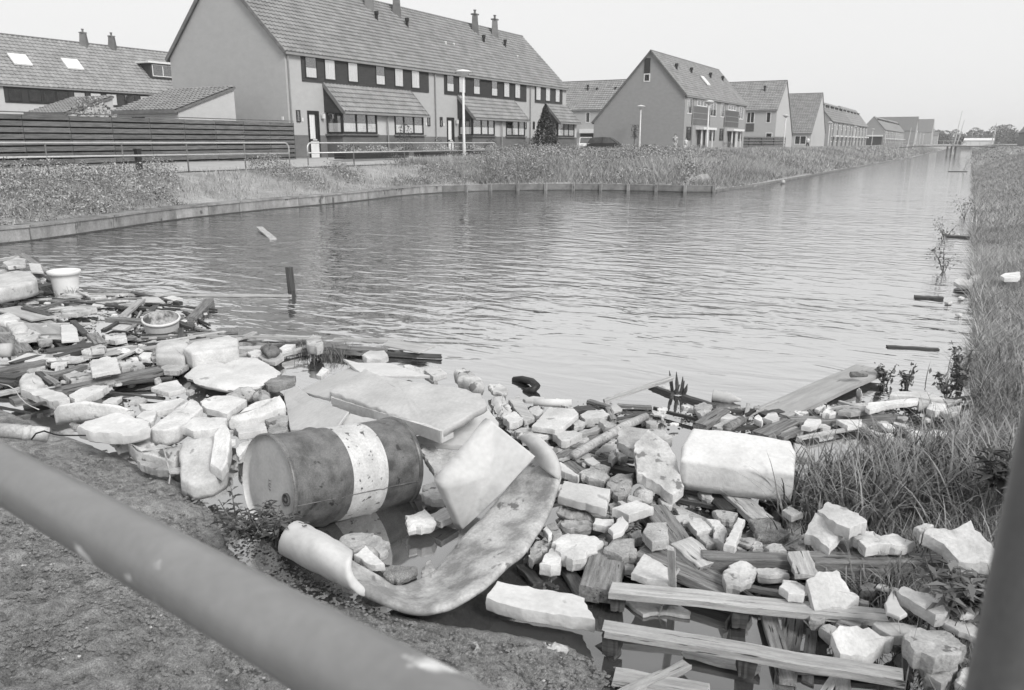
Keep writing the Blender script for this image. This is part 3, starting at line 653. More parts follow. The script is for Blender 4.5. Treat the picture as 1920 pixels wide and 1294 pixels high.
# --- long rows further down the canal
def far_row(name, label, y0, y1, blocks, ridge_z=11.2):
    root = empty(name, (-31, y0, GZ), label, 'house', 'rows of houses further down the canal')
    n = blocks; L_ = (y1 - y0) / n
    for k in range(n):
        a, b = y0 + k * L_, y0 + (k + 1) * L_ - .05; s = .0 + .25 * (k % 2)
        sec = [(-27.2 - s, .9), (-27.2 - s, 6.95), (-31.1, ridge_z + s), (-36.6, 4.6), (-36.6, .9)]
        v = [(x, a, z) for x, z in sec] + [(x, b, z) for x, z in sec]
        mesh('wall', v, [tuple(range(5)), tuple(range(9, 4, -1))] + [(i, i + 5, (i + 1) % 5 + 5, (i + 1) % 5) for i in range(5)], M['brickD'], root)
        for (xa, za, xb, zb) in ((-26.95 - s, 6.7, -31.1, ridge_z + .1 + s), (-36.8, 4.4, -31.1, ridge_z + .1 + s)):
            p = [(xa, a - .1, za), (xa, b, za), (xb, b, zb), (xb, a - .1, zb)]
            if xa < xb: p = [p[1], p[0], p[3], p[2]]
            q = [(x, y, z - .12) for x, y, z in p]
            rf = mesh('roof', p + q, [(0, 1, 2, 3), (7, 6, 5, 4), (0, 4, 5, 1), (1, 5, 6, 2), (2, 6, 7, 3), (3, 7, 4, 0)], M['ridge'], root)
            if xa > xb: pantiles(*[(x, y, z + .012) for x, y, z in p], M['tile'], rf, tw=1.1, tl=.8, amp=.06, step=.07)
        xx = -27.2 - s; nh = max(2, int(L_ / 6.5)); w_ = L_ / nh
        for h_ in range(nh):
            o_ = a + h_ * w_
            win(root, xx, o_ + .5, o_ + 2.2, 5.2, 6.8, frame='white', fw=.16); win(root, xx, o_ + 3.4, o_ + 5.6, 6.0, 6.8, frame='white', fw=.16)
            win(root, xx, o_ + .6, o_ + 2.4, 2.4, 3.7, frame='white', fw=.16)
            MB().box(xx, xx + .8, o_ + 3, o_ + 6, 3.55, 3.85).build('porch_canopy', M['white'], root)
            MB().box(xx - .02, xx + .05, o_ + 3.4, o_ + 4.4, GZ - .1, 3.5).build('door', M['dark'], root)
            MB().box(xx - .02, xx + .06, o_ + 2.4, o_ + 3.3, 1.4, 6.7).build('dark_cladding', M['panelm'], root)
            ventpipe(root, -29.9, o_ + 1.5, ridge_z - 1.6, 1.0, .16); ventpipe(root, -29.9, o_ + 4, ridge_z - 1.6, 1.0, .16)
    return root
far_row('terraced_house_row', 'two-block row of brick houses with white windows beyond the low-roofed house', 192.6, 266, 2)
FR = far_row('terraced_house_row', 'farther gabled row with a white-topped carport against its end wall', 318, 420, 2)
MB().box(-35.5, -27.5, 316.4, 317.9, 4.4, 4.9).build('carport', M['white'], FR)
MB().box(-35.3, -27.7, 316.9, 317.9, 1.2, 4.4).build('carport_opening', M['panel'], FR)
for i, (x0_, xb_, y_, rz_, lab) in enumerate(((-44, -25, 460, 15.0, 'dark roofed house block beyond the carport row'), (-36, -20, 520, 15.6, 'hip roofed house block nearest the far trees'))):
    gable_house('house_block', lab, x0_, xb_, y_, y_ + 22, 8.2, 8.2, y_ + 10, rz_ - i * .4, 'x', 'brickD', 'tile', tiles=False)
for i in range(5):
    y_ = 620 + i * 70
    gable_house('house_block', ['small far house first in line along the left bank', 'small far house second in line along the left bank', 'small far house third in line along the left bank', 'small far house fourth in line along the left bank', 'small far house last before the far trees'][i], -30, -20, y_, y_ + 14, 7, 7, y_ + 7, 9.5, 'x', 'brickL', 'tile', tiles=False)
# --- right bank houses
gable_house('terraced_house', 'tiled roof of a row on the right bank cut by the frame edge', 10.5, 19.5, 170, 250, 4.7, 4.7, 15, 11.4, 'y', 'brickD', 'tile', rtw=1.1, rtl=.8)

# --- left background row
TL, rl = gable_house('terraced_house_row', 'background terrace with skylights and a small dormer behind the fence', -80.4, -71.4, 22, 92, 7.0, 7.0, -75.9, 11.4, 'y', 'brickL', 'tile', rtw=.45, rtl=.45)
MB().box(-71.42, -71.34, 40.3, 46.2, 5.5, 6.8).build('dark_cladding', M['panel'], TL)
MB().box(-71.42, -71.34, 46.2, 60, 5.5, 6.8).build('dark_cladding', M['panel'], TL)
for y, c in ((40.6, 0), (42.3, 0), (43.6, 0), (44.8, 0), (46.4, 1), (48, 1), (49.6, 1), (51.5, 0), (53.2, 1), (55.5, 0), (57.3, 1)):
    win(TL, -71.33, y, y + 1.15, 5.6, 6.7, curtain=c, fw=.07)
for y0_, y1_ in ((42.4, 44.0), (47.2, 48.8)):
    m = MB(); m.quad((-72.5, y0_, 9.1 - .75), (-72.5, y1_, 9.1 - .75), (-73.4, y1_, 9.1 + .16), (-73.4, y0_, 9.1 + .16)); m.v = [(a - .35, b, c + .50) for a, b, c in m.v]
    t = [(a - .05, b, c - .12) for a, b, c in m.v]; m.quad(*t[::-1]); m.f += [(0, 7, 6, 1), (1, 6, 5, 2), (2, 5, 4, 3), (3, 4, 7, 0)]
    sk = m.build('skylight', M['white'], TL)
dm = MB().box(-74.6, -72.6, 55.7, 58.6, 8.55, 9.95).build('dormer', M['panel'], TL)
MB().box(-75.0, -72.3, 55.3, 59.0, 9.95, 10.12).build('dormer_roof', M['white'], dm)
win(dm, -72.59, 55.9, 58.4, 8.7, 9.85, mull=(57.15,), frame='white', fw=.08)
for y in (51.0, 54.0): chimney(TL, -75.7, y, 10.9, 12.5, .4, .6)

# --- garden sheds behind the fence
def shed(label, xr, xl, y0, z0, y1, z1):
    root = empty('garden_shed', ((xr + xl) / 2, (y0 + y1) / 2, GZ), label, 'shed', 'brick sheds behind the fence')
    sec = [(y0, GZ), (y0, z0), (y1, z1), (y1, GZ)]; v = [(xr, y, z) for y, z in sec] + [(xl, y, z) for y, z in sec]
    mesh('wall', v, [(0, 1, 2, 3), (7, 6, 5, 4)] + [(i, i + 4, (i + 1) % 4 + 4, (i + 1) % 4) for i in range(4)], M['brickL'], root)
    k = (z1 - z0) / (y1 - y0)
    p = [(xl - .1, y0 - .25, z0 - .25 * k + .1), (xr + .1, y0 - .25, z0 - .25 * k + .1), (xr + .1, y1 + .05, z1 + .1), (xl - .1, y1 + .05, z1 + .1)]
    q = [(x, y, z - .12) for x, y, z in p]
    rf = mesh('roof', p + q, [(0, 1, 2, 3), (7, 6, 5, 4), (0, 4, 5, 1), (1, 5, 6, 2), (2, 6, 7, 3), (3, 7, 4, 0)], M['ridge'], root)
    pantiles(*[(x, y, z + .012) for x, y, z in p], M['tile'], rf)
    MB().box(xl + 1.2, xl + 2.2, y0 - .02, y0 + .02, z0 - .7, z0 - .25).build('window', M['dark'], root)
shed('brick shed with tiled lean-to roof against the tall gable', -34.0, -38.7, 27.4, 3.72, 31.0, 4.95)
shed('brick shed with tiled lean-to roof farther left, half hidden by a bush', -46.0, -49.8, 29.4, 3.85, 32.4, 4.86)

# ------------------------------------------------------------------ fence
def slat_fence(name, label, a, b, nb, rows, h, group=None):
    a, b = Vector(a), Vector(b); root = empty(name, a, label, 'fence', group); d = (b - a) / nb
    nrm = Vector((d.y, -d.x, 0)).normalized()
    for i in range(nb + 1):
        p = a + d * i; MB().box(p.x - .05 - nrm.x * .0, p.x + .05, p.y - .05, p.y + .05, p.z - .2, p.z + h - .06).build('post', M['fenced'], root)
    first = None
    for i in range(nb):
        for r in range(rows):
            p = a + d * i; q = a + d * (i + 1); zz = .08 + r * (h - .2) / (rows - 1) * .985
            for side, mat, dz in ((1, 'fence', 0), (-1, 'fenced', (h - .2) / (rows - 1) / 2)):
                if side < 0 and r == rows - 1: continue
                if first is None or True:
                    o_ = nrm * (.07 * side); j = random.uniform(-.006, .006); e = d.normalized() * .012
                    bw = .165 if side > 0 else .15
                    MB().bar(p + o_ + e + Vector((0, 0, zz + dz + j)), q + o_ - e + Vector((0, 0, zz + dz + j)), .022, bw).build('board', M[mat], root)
    cap = MB(); cap.bar(a + Vector((0, 0, h + .015)), b + Vector((0, 0, h + .015)), .2, .03); cap.build('top_rail', M['fence'], root)
    return root
slat_fence('wooden_fence', 'dark horizontal-board fence running behind the path on the left', (-28.6, 11.3, 1.22), (-31.0, 32.0, 1.28), 11, 9, 2.0)
slat_fence('wooden_fence', 'low dark board fence between the grey house and the pale-gabled house', (-27.4, 110.2, 1.35), (-23.4, 122.4, 1.35), 4, 5, 1.7)

# ------------------------------------------------------------------ railings on the far bank
def railing(label, y0, y1, posts, x=-24.8, h=1.05):
    root = empty('railing', (x, y0, 1.15), label, 'railing')
    def gz(y): return float(ground_z(x, y))
    zt = 2.2; r0 = .22
    def arc(yc, s): return [(x, yc + s * r0 * math.sin(t), zt - r0 + r0 * math.cos(t)) for t in np.linspace(0, math.pi / 2, 5)]
    top = arc(y0 + r0, -1)[::-1] + [(x, y, zt) for y in posts] + arc(y1 - r0, 1)
    MB().tube([(x, y0, zt - .55)] + top + [(x, y1, zt - .55)], .03, 8).build('top_rail', M['galv'], root, True)
    MB().tube([(x, y0 + .03, zt - .42), (x, y1 - .03, zt - .42)], .028, 8).build('middle_rail', M['galv'], root, True)
    for y in [y0] + list(posts) + [y1]:
        MB().tube([(x, y, gz(y) - .3), (x, y, zt - (.55 if y in (y0, y1) else .02))], .028, 6).build('post', M['galvd'], root, True)
railing('tubular railing in front of the long board fence', 4, 25.3, (8, 11.3, 15.0, 17.6, 20.2, 22.9))
railing('tubular railing in front of the terrace front doors', 26.4, 42.4, (29.4, 33.3, 37.6))

# ------------------------------------------------------------------ lamp posts
def lamp_post(loc, top, label):
    root = empty('street_lamp', loc, label, 'street lamp', 'disc-topped lamps along the canal street')
    x, y, z = loc; hh = top - z
    MB().tube([(x, y, z - .3), (x, y, z + .9), (x, y, z + 1.0), (x, y, top - .3)], [.10, .10, .075, .06], 10).build('pole', M['lampw'], root, True)
    MB().lathe((x, y, top - .42), [(.06, 0), (.14, .05), (.30, .16), (.42, .29)], 20, cap1=True).build('lamp_bowl', M['lampw'], root, True)
    MB().lathe((x, y, top - .15), [(.46, 0), (.46, .03), (.30, .10), (.05, .15)], 20).build('lamp_shade', M['lampw'], root, True)
d_ = lambda x, y: (1440 + x / 3.994, 130 + y / 3.994)
LP = [((868, 130), 'lamp post standing in the weeds before the long terrace'), ((1202, 197), 'lamp post in front of the blank grey gable wall'), ((1330, 188), 'lamp post before the doors of the grey house'), ((1474, 215), 'lamp post by the pale gable beside the low board fence'),
      (d_(465, 392), 'lamp post at the near end of the two-block row'), (d_(655, 425), 'lamp post midway along the two-block row'), (d_(788, 445), 'lamp post in front of the carport'), (d_(885, 468), 'lamp post at the near corner of the gabled far row'), ((1868, 236), 'lamp post on the right bank beside the tiled roof'), ((1900, 243), 'shorter-looking lamp post farther along the right bank')]
for (q, lab) in LP[:-1]:
    p = P(q[0], q[1], 6.0); lamp_post((p.x, p.y, float(ground_z(p.x, p.y))), 6.0, lab)
for k, lab in enumerate(('far lamp post just before the footbridge', 'far lamp post behind the footbridge rail', 'most distant lamp post on the left street')):
    lamp_post((-16 - k, 300 + 45 * k, 1.38), 5.9, lab)

# ------------------------------------------------------------------ quay wall round the basin
def quay():
    root = empty('quay_wall', (-20.5, 20, 0), 'low concrete quay wall curving round the far side of the basin', 'quay wall')
    pts = [Vector((*p, 0)) for p in SHORE[SHORE.tolist().index([-10.1, 37.1]):SHORE.tolist().index([-19, 8.9]) + 1]]
    # resample
    seg = []; acc = [pts[0]]
    out = [pts[0]]; need = 1.35; cur = pts[0]; i = 1
    while i < len(pts):
        v = pts[i] - cur
        if v.length < need: need -= v.length; cur = pts[i]; i += 1
        else: cur = cur + v.normalized() * need; out.append(cur.copy()); need = 1.35
    n = len(out)
    for k in range(n - 1):
        a, b = out[k], out[k + 1]; d = (b - a).normalized(); nrm = Vector((-d.y, d.x, 0))  # towards water
        if sdist(a.x + nrm.x * .3, a.y + nrm.y * .3) > 0: nrm = -nrm
        left = a.y < 31.5
        a2, b2 = a + d * .008 + nrm * (.04 + random.uniform(-.006, .006)), b - d * .008 + nrm * (.04 + random.uniform(-.006, .006))
        zt = .32 if left else .30; zb = -.3
        MB().bar(a2 + Vector((0, 0, (zt + zb) / 2)), b2 + Vector((0, 0, (zt + zb) / 2)), .07, zt - zb).build('panel', M['quay' if left else 'quayd'], root)
        MB().bar(a + nrm * .055 + Vector((0, 0, .005)), b + nrm * .055 + Vector((0, 0, .005)), .09, .05).build('waterline_beam', M['woodd'], root)
        if left: MB().bar(a + d * .004 - nrm * .17 + Vector((0, 0, zt + .02)), b - d * .004 - nrm * .17 + Vector((0, 0, zt + .02)), .56, .05).build('coping', M['quay'], root)
        else:
            MB().bar(a - nrm * .2 + Vector((0, 0, zt - .03)), b - nrm * .2 + Vector((0, 0, zt - .03)), .5, .05).build('coping', M['earth'], root)
            p = a + nrm * .12; MB().box(p.x - .06, p.x + .06, p.y - .06, p.y + .06, -.4, .31).build('post', M['quay'], root)
quay()
# straight wooden edging of the canal's left bank
root = empty('bank_edging', (-9, 60, 0), 'dark timber edging along the left bank of the canal', 'bank edging')
eg = [(-10.1, 37.3), (-9.85, 41), (-9.55, 47), (-9.0, 80), (-8.05, 139), (-7.95, 260)]
for (a, b) in zip(eg, eg[1:]): MB().bar((a[0] + .05, a[1], -.05), (b[0] + .05, b[1], -.05), .06, .3).build('edging_board', M['quayd'], root)

# ------------------------------------------------------------------ front gardens: planters, shrubs, conifer
def shrub(name, label, cat, x, y, h, r, n=900, mat='leaf', lsz=(.05, .12), cone=False, z=None, group=None, stems=3):
    z = float(ground_z(x, y)) if z is None else z
    root = empty(name, (x, y, z), label, cat, group)
    MB_ = MB()
    for k in range(stems):
        a = random.uniform(0, 6.28); MB_.tube([(x, y, z - .05), (x + math.cos(a) * r * .2, y + math.sin(a) * r * .2, z + h * .5), (x + math.cos(a) * r * .4, y + math.sin(a) * r * .4, z + h * .85)], [.02 + h * .008, .015 + h * .004, .006], 5)
    MB_.build('stem', M['trunk'], root)
    t = rng.uniform(0, 1, n); a = rng.uniform(0, 2 * math.pi, n)
    prof = (1 - t) ** .8 * (.5 + .5 * np.minimum(1, t * 8 + .3)) if cone else np.sqrt(np.clip(1 - (2 * t - 1) ** 2, 0, 1))
    lump = 1 + .28 * np.array([noise.noise(Vector((math.cos(q) * 1.6 + x, math.sin(q) * 1.6 + y, w_ * 3.5))) for q, w_ in zip(a, t)])
    rr = r * prof * lump * rng.uniform(.35, 1, n) ** .5
    V = leaves(x + np.cos(a) * rr, y + np.sin(a) * rr, z + .05 + t * h, rng.uniform(lsz[0], lsz[1], n))
    soup('foliage', V, 4, rng.uniform(0, 1, n) ** 1.4, M[mat], None, None, 'stuff', root); return root
shrub('conifer', 'dark bushy conifer standing before the last porch of the long terrace', 'tree', -29.6, 58.4, 3.7, 1.25, 5200, 'leaf', (.1, .24), True)
shrub('garden_shrub', 'leafy twiggy bush rising above the fence between the two sheds', 'shrub', -40.4, 27.2, 3.1, 1.2, 1500, 'weed', (.1, .22))
for i, (x, y, h, r, lab) in enumerate(((-30.0, 40.4, 1.9, .55, 'tall thin shrub by the porch downpipe of the nearest home'), (-28.9, 42.3, 1.1, .3, 'small pointed dwarf conifer among the garden plants'), (-29.2, 49.2, 1.0, .55, 'rounded dark bush in front of the second pair of homes'),
        (-29.3, 37.2, .55, .5, 'low shrub beside the first front door'), (-28.6, 45.2, .6, .5, 'loose flowering shrub behind the railing'), (-29.0, 54.2, .8, .45, 'small bush left of the lamp post'), (-29.2, 34.6, .7, .6, 'spreading shrub at the end of the board fence'), (-28.4, 51.6, .7, .5, 'leafy garden plant behind the middle of the second railing'),
        (-26.0, 71.5, .6, .5, 'bush at the far corner of the long terrace'), (-24.9, 96.5, .9, .7, 'garden bush between the porches of the grey house'), (-24.6, 111, .9, 1.0, 'overgrown bush before the low board fence'), (-24.8, 84.8, .6, .8, 'low plants at the foot of the grey gable corner'))):
    shrub('garden_shrub', lab, 'shrub', x, y, h, r, 500, 'weed' if i % 2 else 'leaf', (.06, .14))
def planter(label, x0, y0, x1_, y1_):
    a, b = Vector((x0, y0, 1.37)), Vector((x1_, y1_, 1.37)); root = empty('planter_box', (a + b) / 2, label, 'planter', 'timber planters in front of the terrace')
    d = (b - a).normalized(); n_ = Vector((d.y, -d.x, 0))
    for k in range(3):
        for s in (0, .8):
            MB().bar(a + n_ * s + Vector((0, 0, .08 + k * .13)), b + n_ * s + Vector((0, 0, .08 + k * .13)), .05, .11).build('board', M['fenced'], root)
        for e in (a, b): MB().bar(e + Vector((0, 0, .08 + k * .13)), e + n_ * .8 + Vector((0, 0, .08 + k * .13)), .05, .11).build('board', M['fenced'], root)
    n = 900; u = rng.uniform(.02, .98, n); s = rng.uniform(.05, .75, n); c = np.array(a)[None] + np.outer(u, np.array(b - a)) + np.outer(s, np.array(n_))
    V = leaves(c[:, 0], c[:, 1], 1.75 + rng.uniform(0, .26, n) * (1 + .6 * np.sin(u * 14)), rng.uniform(.05, .11, n))
    soup('flowers', V, 4, rng.uniform(.35, 1, n), M['flower'], None, None, 'stuff', root)
M['flower'] = leafmat('pale_flowers', .12, .5)
planter('timber planter nearest the fence end, dark with pale flowers', -28.6, 32.4, -28.0, 37.0)
planter('timber planter with pale bushes below the first bay window', -28.2, 38.8, -28.0, 42.4)
planter('long timber planter below the second bay window', -28.0, 43.4, -27.9, 49.6)
planter('small timber planter behind the lamp post', -27.8, 52.0, -27.8, 56.0)
for i, (x, y, lab) in enumerate(((-29.4, 63.2, 'white round flower tub before the last porch'), (-26.9, 71.2, 'white flower tub by the white car'), (-27.0, 69.0, 'low white trough with plants by the terrace corner'))):
    r_ = empty('flower_tub', (x, y, 1.37), lab, 'flower tub', 'white flower tubs outside the terrace')
    MB().lathe((x, y, 1.37), [(.3, 0), (.42, .35), (.46, .36), (.46, .42), (.38, .42), (.36, .36)], 16, cap1=True).build('tub', M['white'], r_)
    soup('flowers', leaves(x + rng.normal(0, .2, 200), y + rng.normal(0, .2, 200), 1.85 + rng.uniform(0, .3, 200), rng.uniform(.05, .1, 200)), 4, rng.uniform(0, 1, 200), M['weed'], None, None, 'stuff', r_)
# sapling tied to a stake by the lamp, bollard
def sapling(x, y, h, label, tilt=0):
    z = float(ground_z(x, y)); root = empty('sapling', (x, y, z), label, 'tree')
    m = MB(); m.tube([(x, y, z), (x + tilt * .5, y, z + h * .5), (x + tilt, y, z + h)], [.05, .035, .012], 6)
    for k in range(7):
        a = k * 2.4; t = .45 + .07 * k; m.tube([(x + tilt * t, y, z + h * t), (x + tilt * t + math.cos(a) * h * .14, y + math.sin(a) * h * .14, z + h * (t + .12))], [.014, .005], 4)
    m.build('trunk', M['trunk'], root)
    n = 260; t = rng.uniform(.5, 1, n); a = rng.uniform(0, 6.28, n); r = rng.uniform(0, h * .17, n)
    soup('foliage', leaves(x + tilt * t + np.cos(a) * r, y + np.sin(a) * r, z + h * t, rng.uniform(.1, .2, n)), 4, rng.uniform(0, 1, n), M['leaf'], None, None, 'stuff', root)
p = P(1200, 262, 2.9); sapling(-26.5, 70.0, 2.4, 'young sapling standing beside the lamp post at the blank gable')
b_ = P(262, 322, 1.15); MB_ = MB(); MB_.box(b_.x - .09, b_.x + .09, b_.y - .09, b_.y + .09, .9, 1.95); MB_.box(b_.x - .11, b_.x + .11, b_.y - .11, b_.y + .11, 1.95, 1.99)
tag(MB_.build('bollard', M['dark']), 'short dark square bollard behind the left railing', 'bollard')

# ------------------------------------------------------------------ people, cars
def person(x, y, h, face, label, top, bottom, pose=None, dress=False):
    z = float(ground_z(x, y)) + .01; root = empty('person', (x, y, z), label, 'person')
    c, s = math.cos(face), math.sin(face)
    def W(a, b, t): return (x + (a * c - b * s) * h, y + (a * s + b * c) * h, z + t * h)
    lf = .05 if pose != 'walk' else .10
    J = {'pelvis': (0, 0, .53), 'belly': (0, 0, .62), 'chest': (0, 0, .74), 'neck': (0, .005, .83), 'head': (0, .015, .92), 'crown': (0, .01, .985)}
    chain = [('pelvis', 'belly'), ('belly', 'chest'), ('chest', 'neck'), ('neck', 'head'), ('head', 'crown')]; rad = {'pelvis': .075, 'belly': .066, 'chest': .078, 'neck': .03, 'head': .052, 'crown': .03}
    for sd, k in (('l', -1), ('r', 1)):
        f_ = k * lf
        for nm, co, rr, pr in (('hip', (k * .05, 0, .49), .055, 'pelvis'), ('knee', (k * .055, f_ * .7, .28), .036, 'hip'), ('ankle', (k * .055, f_, .05), .02, 'knee'), ('toe', (k * .06, f_ + .07, .018), .016, 'ankle'),
                               ('sho', (k * .105, 0, .79), .036, 'chest'), ('elb', (k * .135, -.02 - f_ * .4, .62), .024, 'sho'), ('wri', (k * .13, .05 - f_ * .6, .49), .016, 'elb'), ('hand', (k * .13, .065 - f_ * .6, .44), .018, 'wri')):
            J[nm + sd] = co; rad[nm + sd] = rr; chain.append((pr if pr in J and pr in ('pelvis', 'chest') else pr + sd, nm + sd))
    keys = list(J); me = bpy.data.meshes.new('body'); me.from_pydata([tuple(Vector(W(*J[k])) - Vector((x, y, z))) for k in keys], [(keys.index(a), keys.index(b)) for a, b in chain], [])
    o = bpy.data.objects.new('body', me); COL.objects.link(o); o.parent = root
    me.materials.append(M['skin'])
    md = o.modifiers.new('skin', 'SKIN'); sb = o.modifiers.new('sub', 'SUBSURF'); sb.levels = sb.render_levels = 1
    for i, k in enumerate(keys): me.skin_vertices[0].data[i].radius = (rad[k] * h, rad[k] * h)
    me.skin_vertices[0].data[0].use_root = True
    q = Vector((x, y, z)); 
    MB().lathe(q + Vector((0, 0, .5 * h)), [(.098 * h, 0), (.09 * h, .12 * h), (.105 * h, .24 * h), (.10 * h, .30 * h), (.045 * h, .335 * h)], 12).build('top_garment', M[top], root, True)
    if dress: MB().lathe(q + Vector((0, 0, .27 * h)), [(.13 * h, 0), (.11 * h, .12 * h), (.095 * h, .25 * h)], 12).build('skirt', M[bottom], root, True)
    else:
        for k in (-1, 1):
            MB().tube([W(k * .05, 0, .52), W(k * .055, k * lf * .7, .28), W(k * .055, k * lf, .06)], [.062 * h, .048 * h, .04 * h], 10).build('trouser_leg', M[bottom], root, True)
    for k in (-1, 1): MB().tube([W(k * .10, 0, .80), W(k * .137, -.02 - k * lf * .4, .63)], [.045 * h, .036 * h], 8).build('sleeve', M[top], root, True)
    hx = Vector(W(0, -.012, .925)); MB().lathe(hx, [(.03 * h, -.035 * h), (.058 * h, -.01 * h), (.06 * h, .03 * h), (.04 * h, .062 * h), (.01 * h, .072 * h)], 12).build('hair', M['hair'], root, True)
p = P(1263, 284.5, 1.36); person(-25.4, 78.3, 1.68, R(200), 'person in a light patterned dress walking beside the blank gable', 'clothp', 'clothp', 'walk', True)
person(-24.0, 77.3, 1.30, R(190), 'shorter person in a greyish top walking just behind the one in the patterned dress', 'clothw', 'curtain', 'walk')
p = HYp = (-21.2, 128.0); person(p[0], p[1], 1.7, R(170), 'person in a white top and dark trousers by the street beyond the low fence', 'clothw', 'clothd', 'walk')

def car(label, x, y, face, mat, L_=4.1, W_=1.62, Hh=1.38):
    z = 1.40; root = empty('parked_car', (x, y, z), label, 'car'); c, s = math.cos(face), math.sin(face)
    def T_(vs): return [(x + a * c - b * s, y + a * s + b * c, z + t) for a, b, t in vs]
    side = [(-.50, .32), (-.50, .62), (-.46, .80), (-.36, .84), (-.30, .86), (-.17, .86), (.22, .86), (.33, .78), (.47, .68), (.50, .52), (.50, .30)]
    n = len(side); v = []
    for w_ in (-.5, -.46, .46, .5):
        for a, t in side: v.append((a * L_, w_ * W_, .22 + (t - .3) * (1 if abs(w_) > .48 else 1.03) * 1.0))
    f = [(r * n + i, r * n + i + 1, (r + 1) * n + i + 1, (r + 1) * n + i) for r in range(3) for i in range(n - 1)] + [tuple(range(n))[::-1], tuple(range(3 * n, 4 * n))] + [(r * n, (r + 1) * n, (r + 1) * n + n - 1, r * n + n - 1) for r in range(3)]
    body = mesh('body', T_(v), f, M[mat], root, False)
    top = [(-.49, .56 + .2), (-.40, 1.30), (-.10, Hh), (.08, 1.34), (.25, .80)]; v = []
    for w_, k in ((-.47, 0), (-.40, 1), (.40, 1), (.47, 0)):
        for a, t in ((-.485, .76), (-.42, 1.30), (-.12, Hh), (.06, 1.34), (.26, .76)):
            tt = t if k else min(t, .77) if t < .8 else t - .03; ww = w_ if (t < .8) else math.copysign(.39 if k else .40, w_)
            v.append((a * L_, ww * W_, tt))
    n = 5; f = [(r * n + i, r * n + i + 1, (r + 1) * n + i + 1, (r + 1) * n + i) for r in range(3) for i in range(n - 1)] + [tuple(range(n))[::-1], tuple(range(3 * n, 4 * n))]
    mesh('cabin', T_(v), f, M['glassd'], root)
    MB_ = MB(); MB_.v = T_([(-.41 * L_, -.385 * W_, 1.315), (-.12 * L_, -.385 * W_, Hh + .015), (.055 * L_, -.385 * W_, 1.355), (-.41 * L_, .385 * W_, 1.315), (-.12 * L_, .385 * W_, Hh + .015), (.055 * L_, .385 * W_, 1.355),
        (-.41 * L_, -.385 * W_, 1.28), (-.12 * L_, -.385 * W_, Hh - .02), (.055 * L_, -.385 * W_, 1.32), (-.41 * L_, .385 * W_, 1.28), (-.12 * L_, .385 * W_, Hh - .02), (.055 * L_, .385 * W_, 1.32)])
    MB_.f = [(0, 1, 4, 3), (1, 2, 5, 4), (6, 9, 10, 7), (7, 10, 11, 8), (0, 6, 7, 1), (1, 7, 8, 2), (3, 4, 10, 9), (4, 5, 11, 10), (0, 3, 9, 6), (2, 8, 11, 5)]; MB_.build('roof_panel', M[mat], root)
    for sd in (-1, 1):
        for a0, a1, b0, b1 in ((.26, .77, .06, 1.32), (-.12, .77, -.12, 1.34), (-.485, .77, -.41, 1.28)):
            MB_ = MB(); q = T_([(a0 * L_, sd * .465 * W_, a1), (b0 * L_, sd * .405 * W_, b1)]); MB_.bar(q[0], q[1], .05, .05); MB_.build('pillar', M[mat], root)
        for a in (-.32, .32):
            q = T_([(a * L_, sd * (.5 * W_ - .12), .28), (a * L_, sd * (.5 * W_ + .02), .28)]); ax = Vector(q[1]) - Vector(q[0])
            wh = MB().lathe(q[0], [(.28, 0), (.29, .03), (.29, .13), (.2, .14)], 16, axis=ax).build('wheel', M['black'], root); MB().lathe(q[0], [(.17, .13), (.15, .15), (.04, .155)], 12, axis=ax).build('rim', M['gutter'], wh)
        q = T_([(.49 * L_, sd * .34 * W_, .62), (.505 * L_, sd * .34 * W_, .62)]); MB().bar(q[0], q[1], .3, .14).build('headlight', M['white'], root)
        q = T_([(-.49 * L_, sd * .40 * W_, .66), (-.508 * L_, sd * .40 * W_, .66)]); MB().bar(q[0], q[1], .18, .18).build('tail_light', M['panelm'], root)
    for a in (-.505, .505):
        q = T_([(a * L_, -.48 * W_, .42), (a * L_, .48 * W_, .42)]); MB().bar(q[0], q[1], .12, .12).build('bumper', M['gutter'], root)
    return root
M['glassd'] = gmat('car_glass', .05, .08, 2, .1, 0, spec=.8)
car('dark hatchback parked beyond the end of the long terrace', -32.6, 78.6, R(12), 'card')
car('white car half hidden behind the terrace corner', -35.6, 79.8, R(-62), 'carw')

# ------------------------------------------------------------------ footbridge, cyclist, masts, far wood
YB = 183.0
br = empty('footbridge', (-3, YB, 0), 'flat footbridge crossing the canal on a central pier', 'footbridge')
dk = lambda x: 1.30 + .30 * (1 - ((x + 3.7) / 8.5) ** 2)
xsb = np.linspace(-12.5, 4.6, 12)
for a, b in zip(xsb, xsb[1:]): MB().bar((a, YB, dk(a)), (b, YB, dk(b)), .0 + 1.9, .16, up=(0, 0, 1)).build('deck_section', M['quayd'], br)
for s in (-.9, .9):
    MB().tube([(x, YB + s, dk(x) + 1.0) for x in xsb], .035, 5).build('handrail', M['galv'], br)
    for x in xsb: MB().tube([(x, YB + s, dk(x)), (x, YB + s, dk(x) + 1.0)], .03, 4).build('baluster', M['galv'], br)
for dx in (-.7, 0, .7): MB().box(-3.4 + dx, -3.1 + dx, YB - .5, YB + .5, -.6, 1.5).build('pier_post', M['quayd' if dx == 0 else 'quay'], br)
for i, (x, lean, h, lab) in enumerate(((-3.2, .9, 7.4, 'tallest leaning pole rising behind the footbridge'), (-2.9, 1.2, 5.6, 'second leaning pole beside the tallest behind the footbridge'), (-11.6, .5, 4.2, 'pole at the left end of the footbridge'), (-10.4, .3, 4.6, 'second pole at the left end of the footbridge'), (3.2, .7, 5.0, 'thin leaning pole at the right end of the footbridge'))):
    tag(MB().tube([(x, YB + 5, 0 if i < 2 else 1), (x + lean * .5, YB + 5, h / 2), (x + lean, YB + 5, h + 1)], [.12, .1, .05], 6).build('pole', M['lampw']), lab, 'pole')
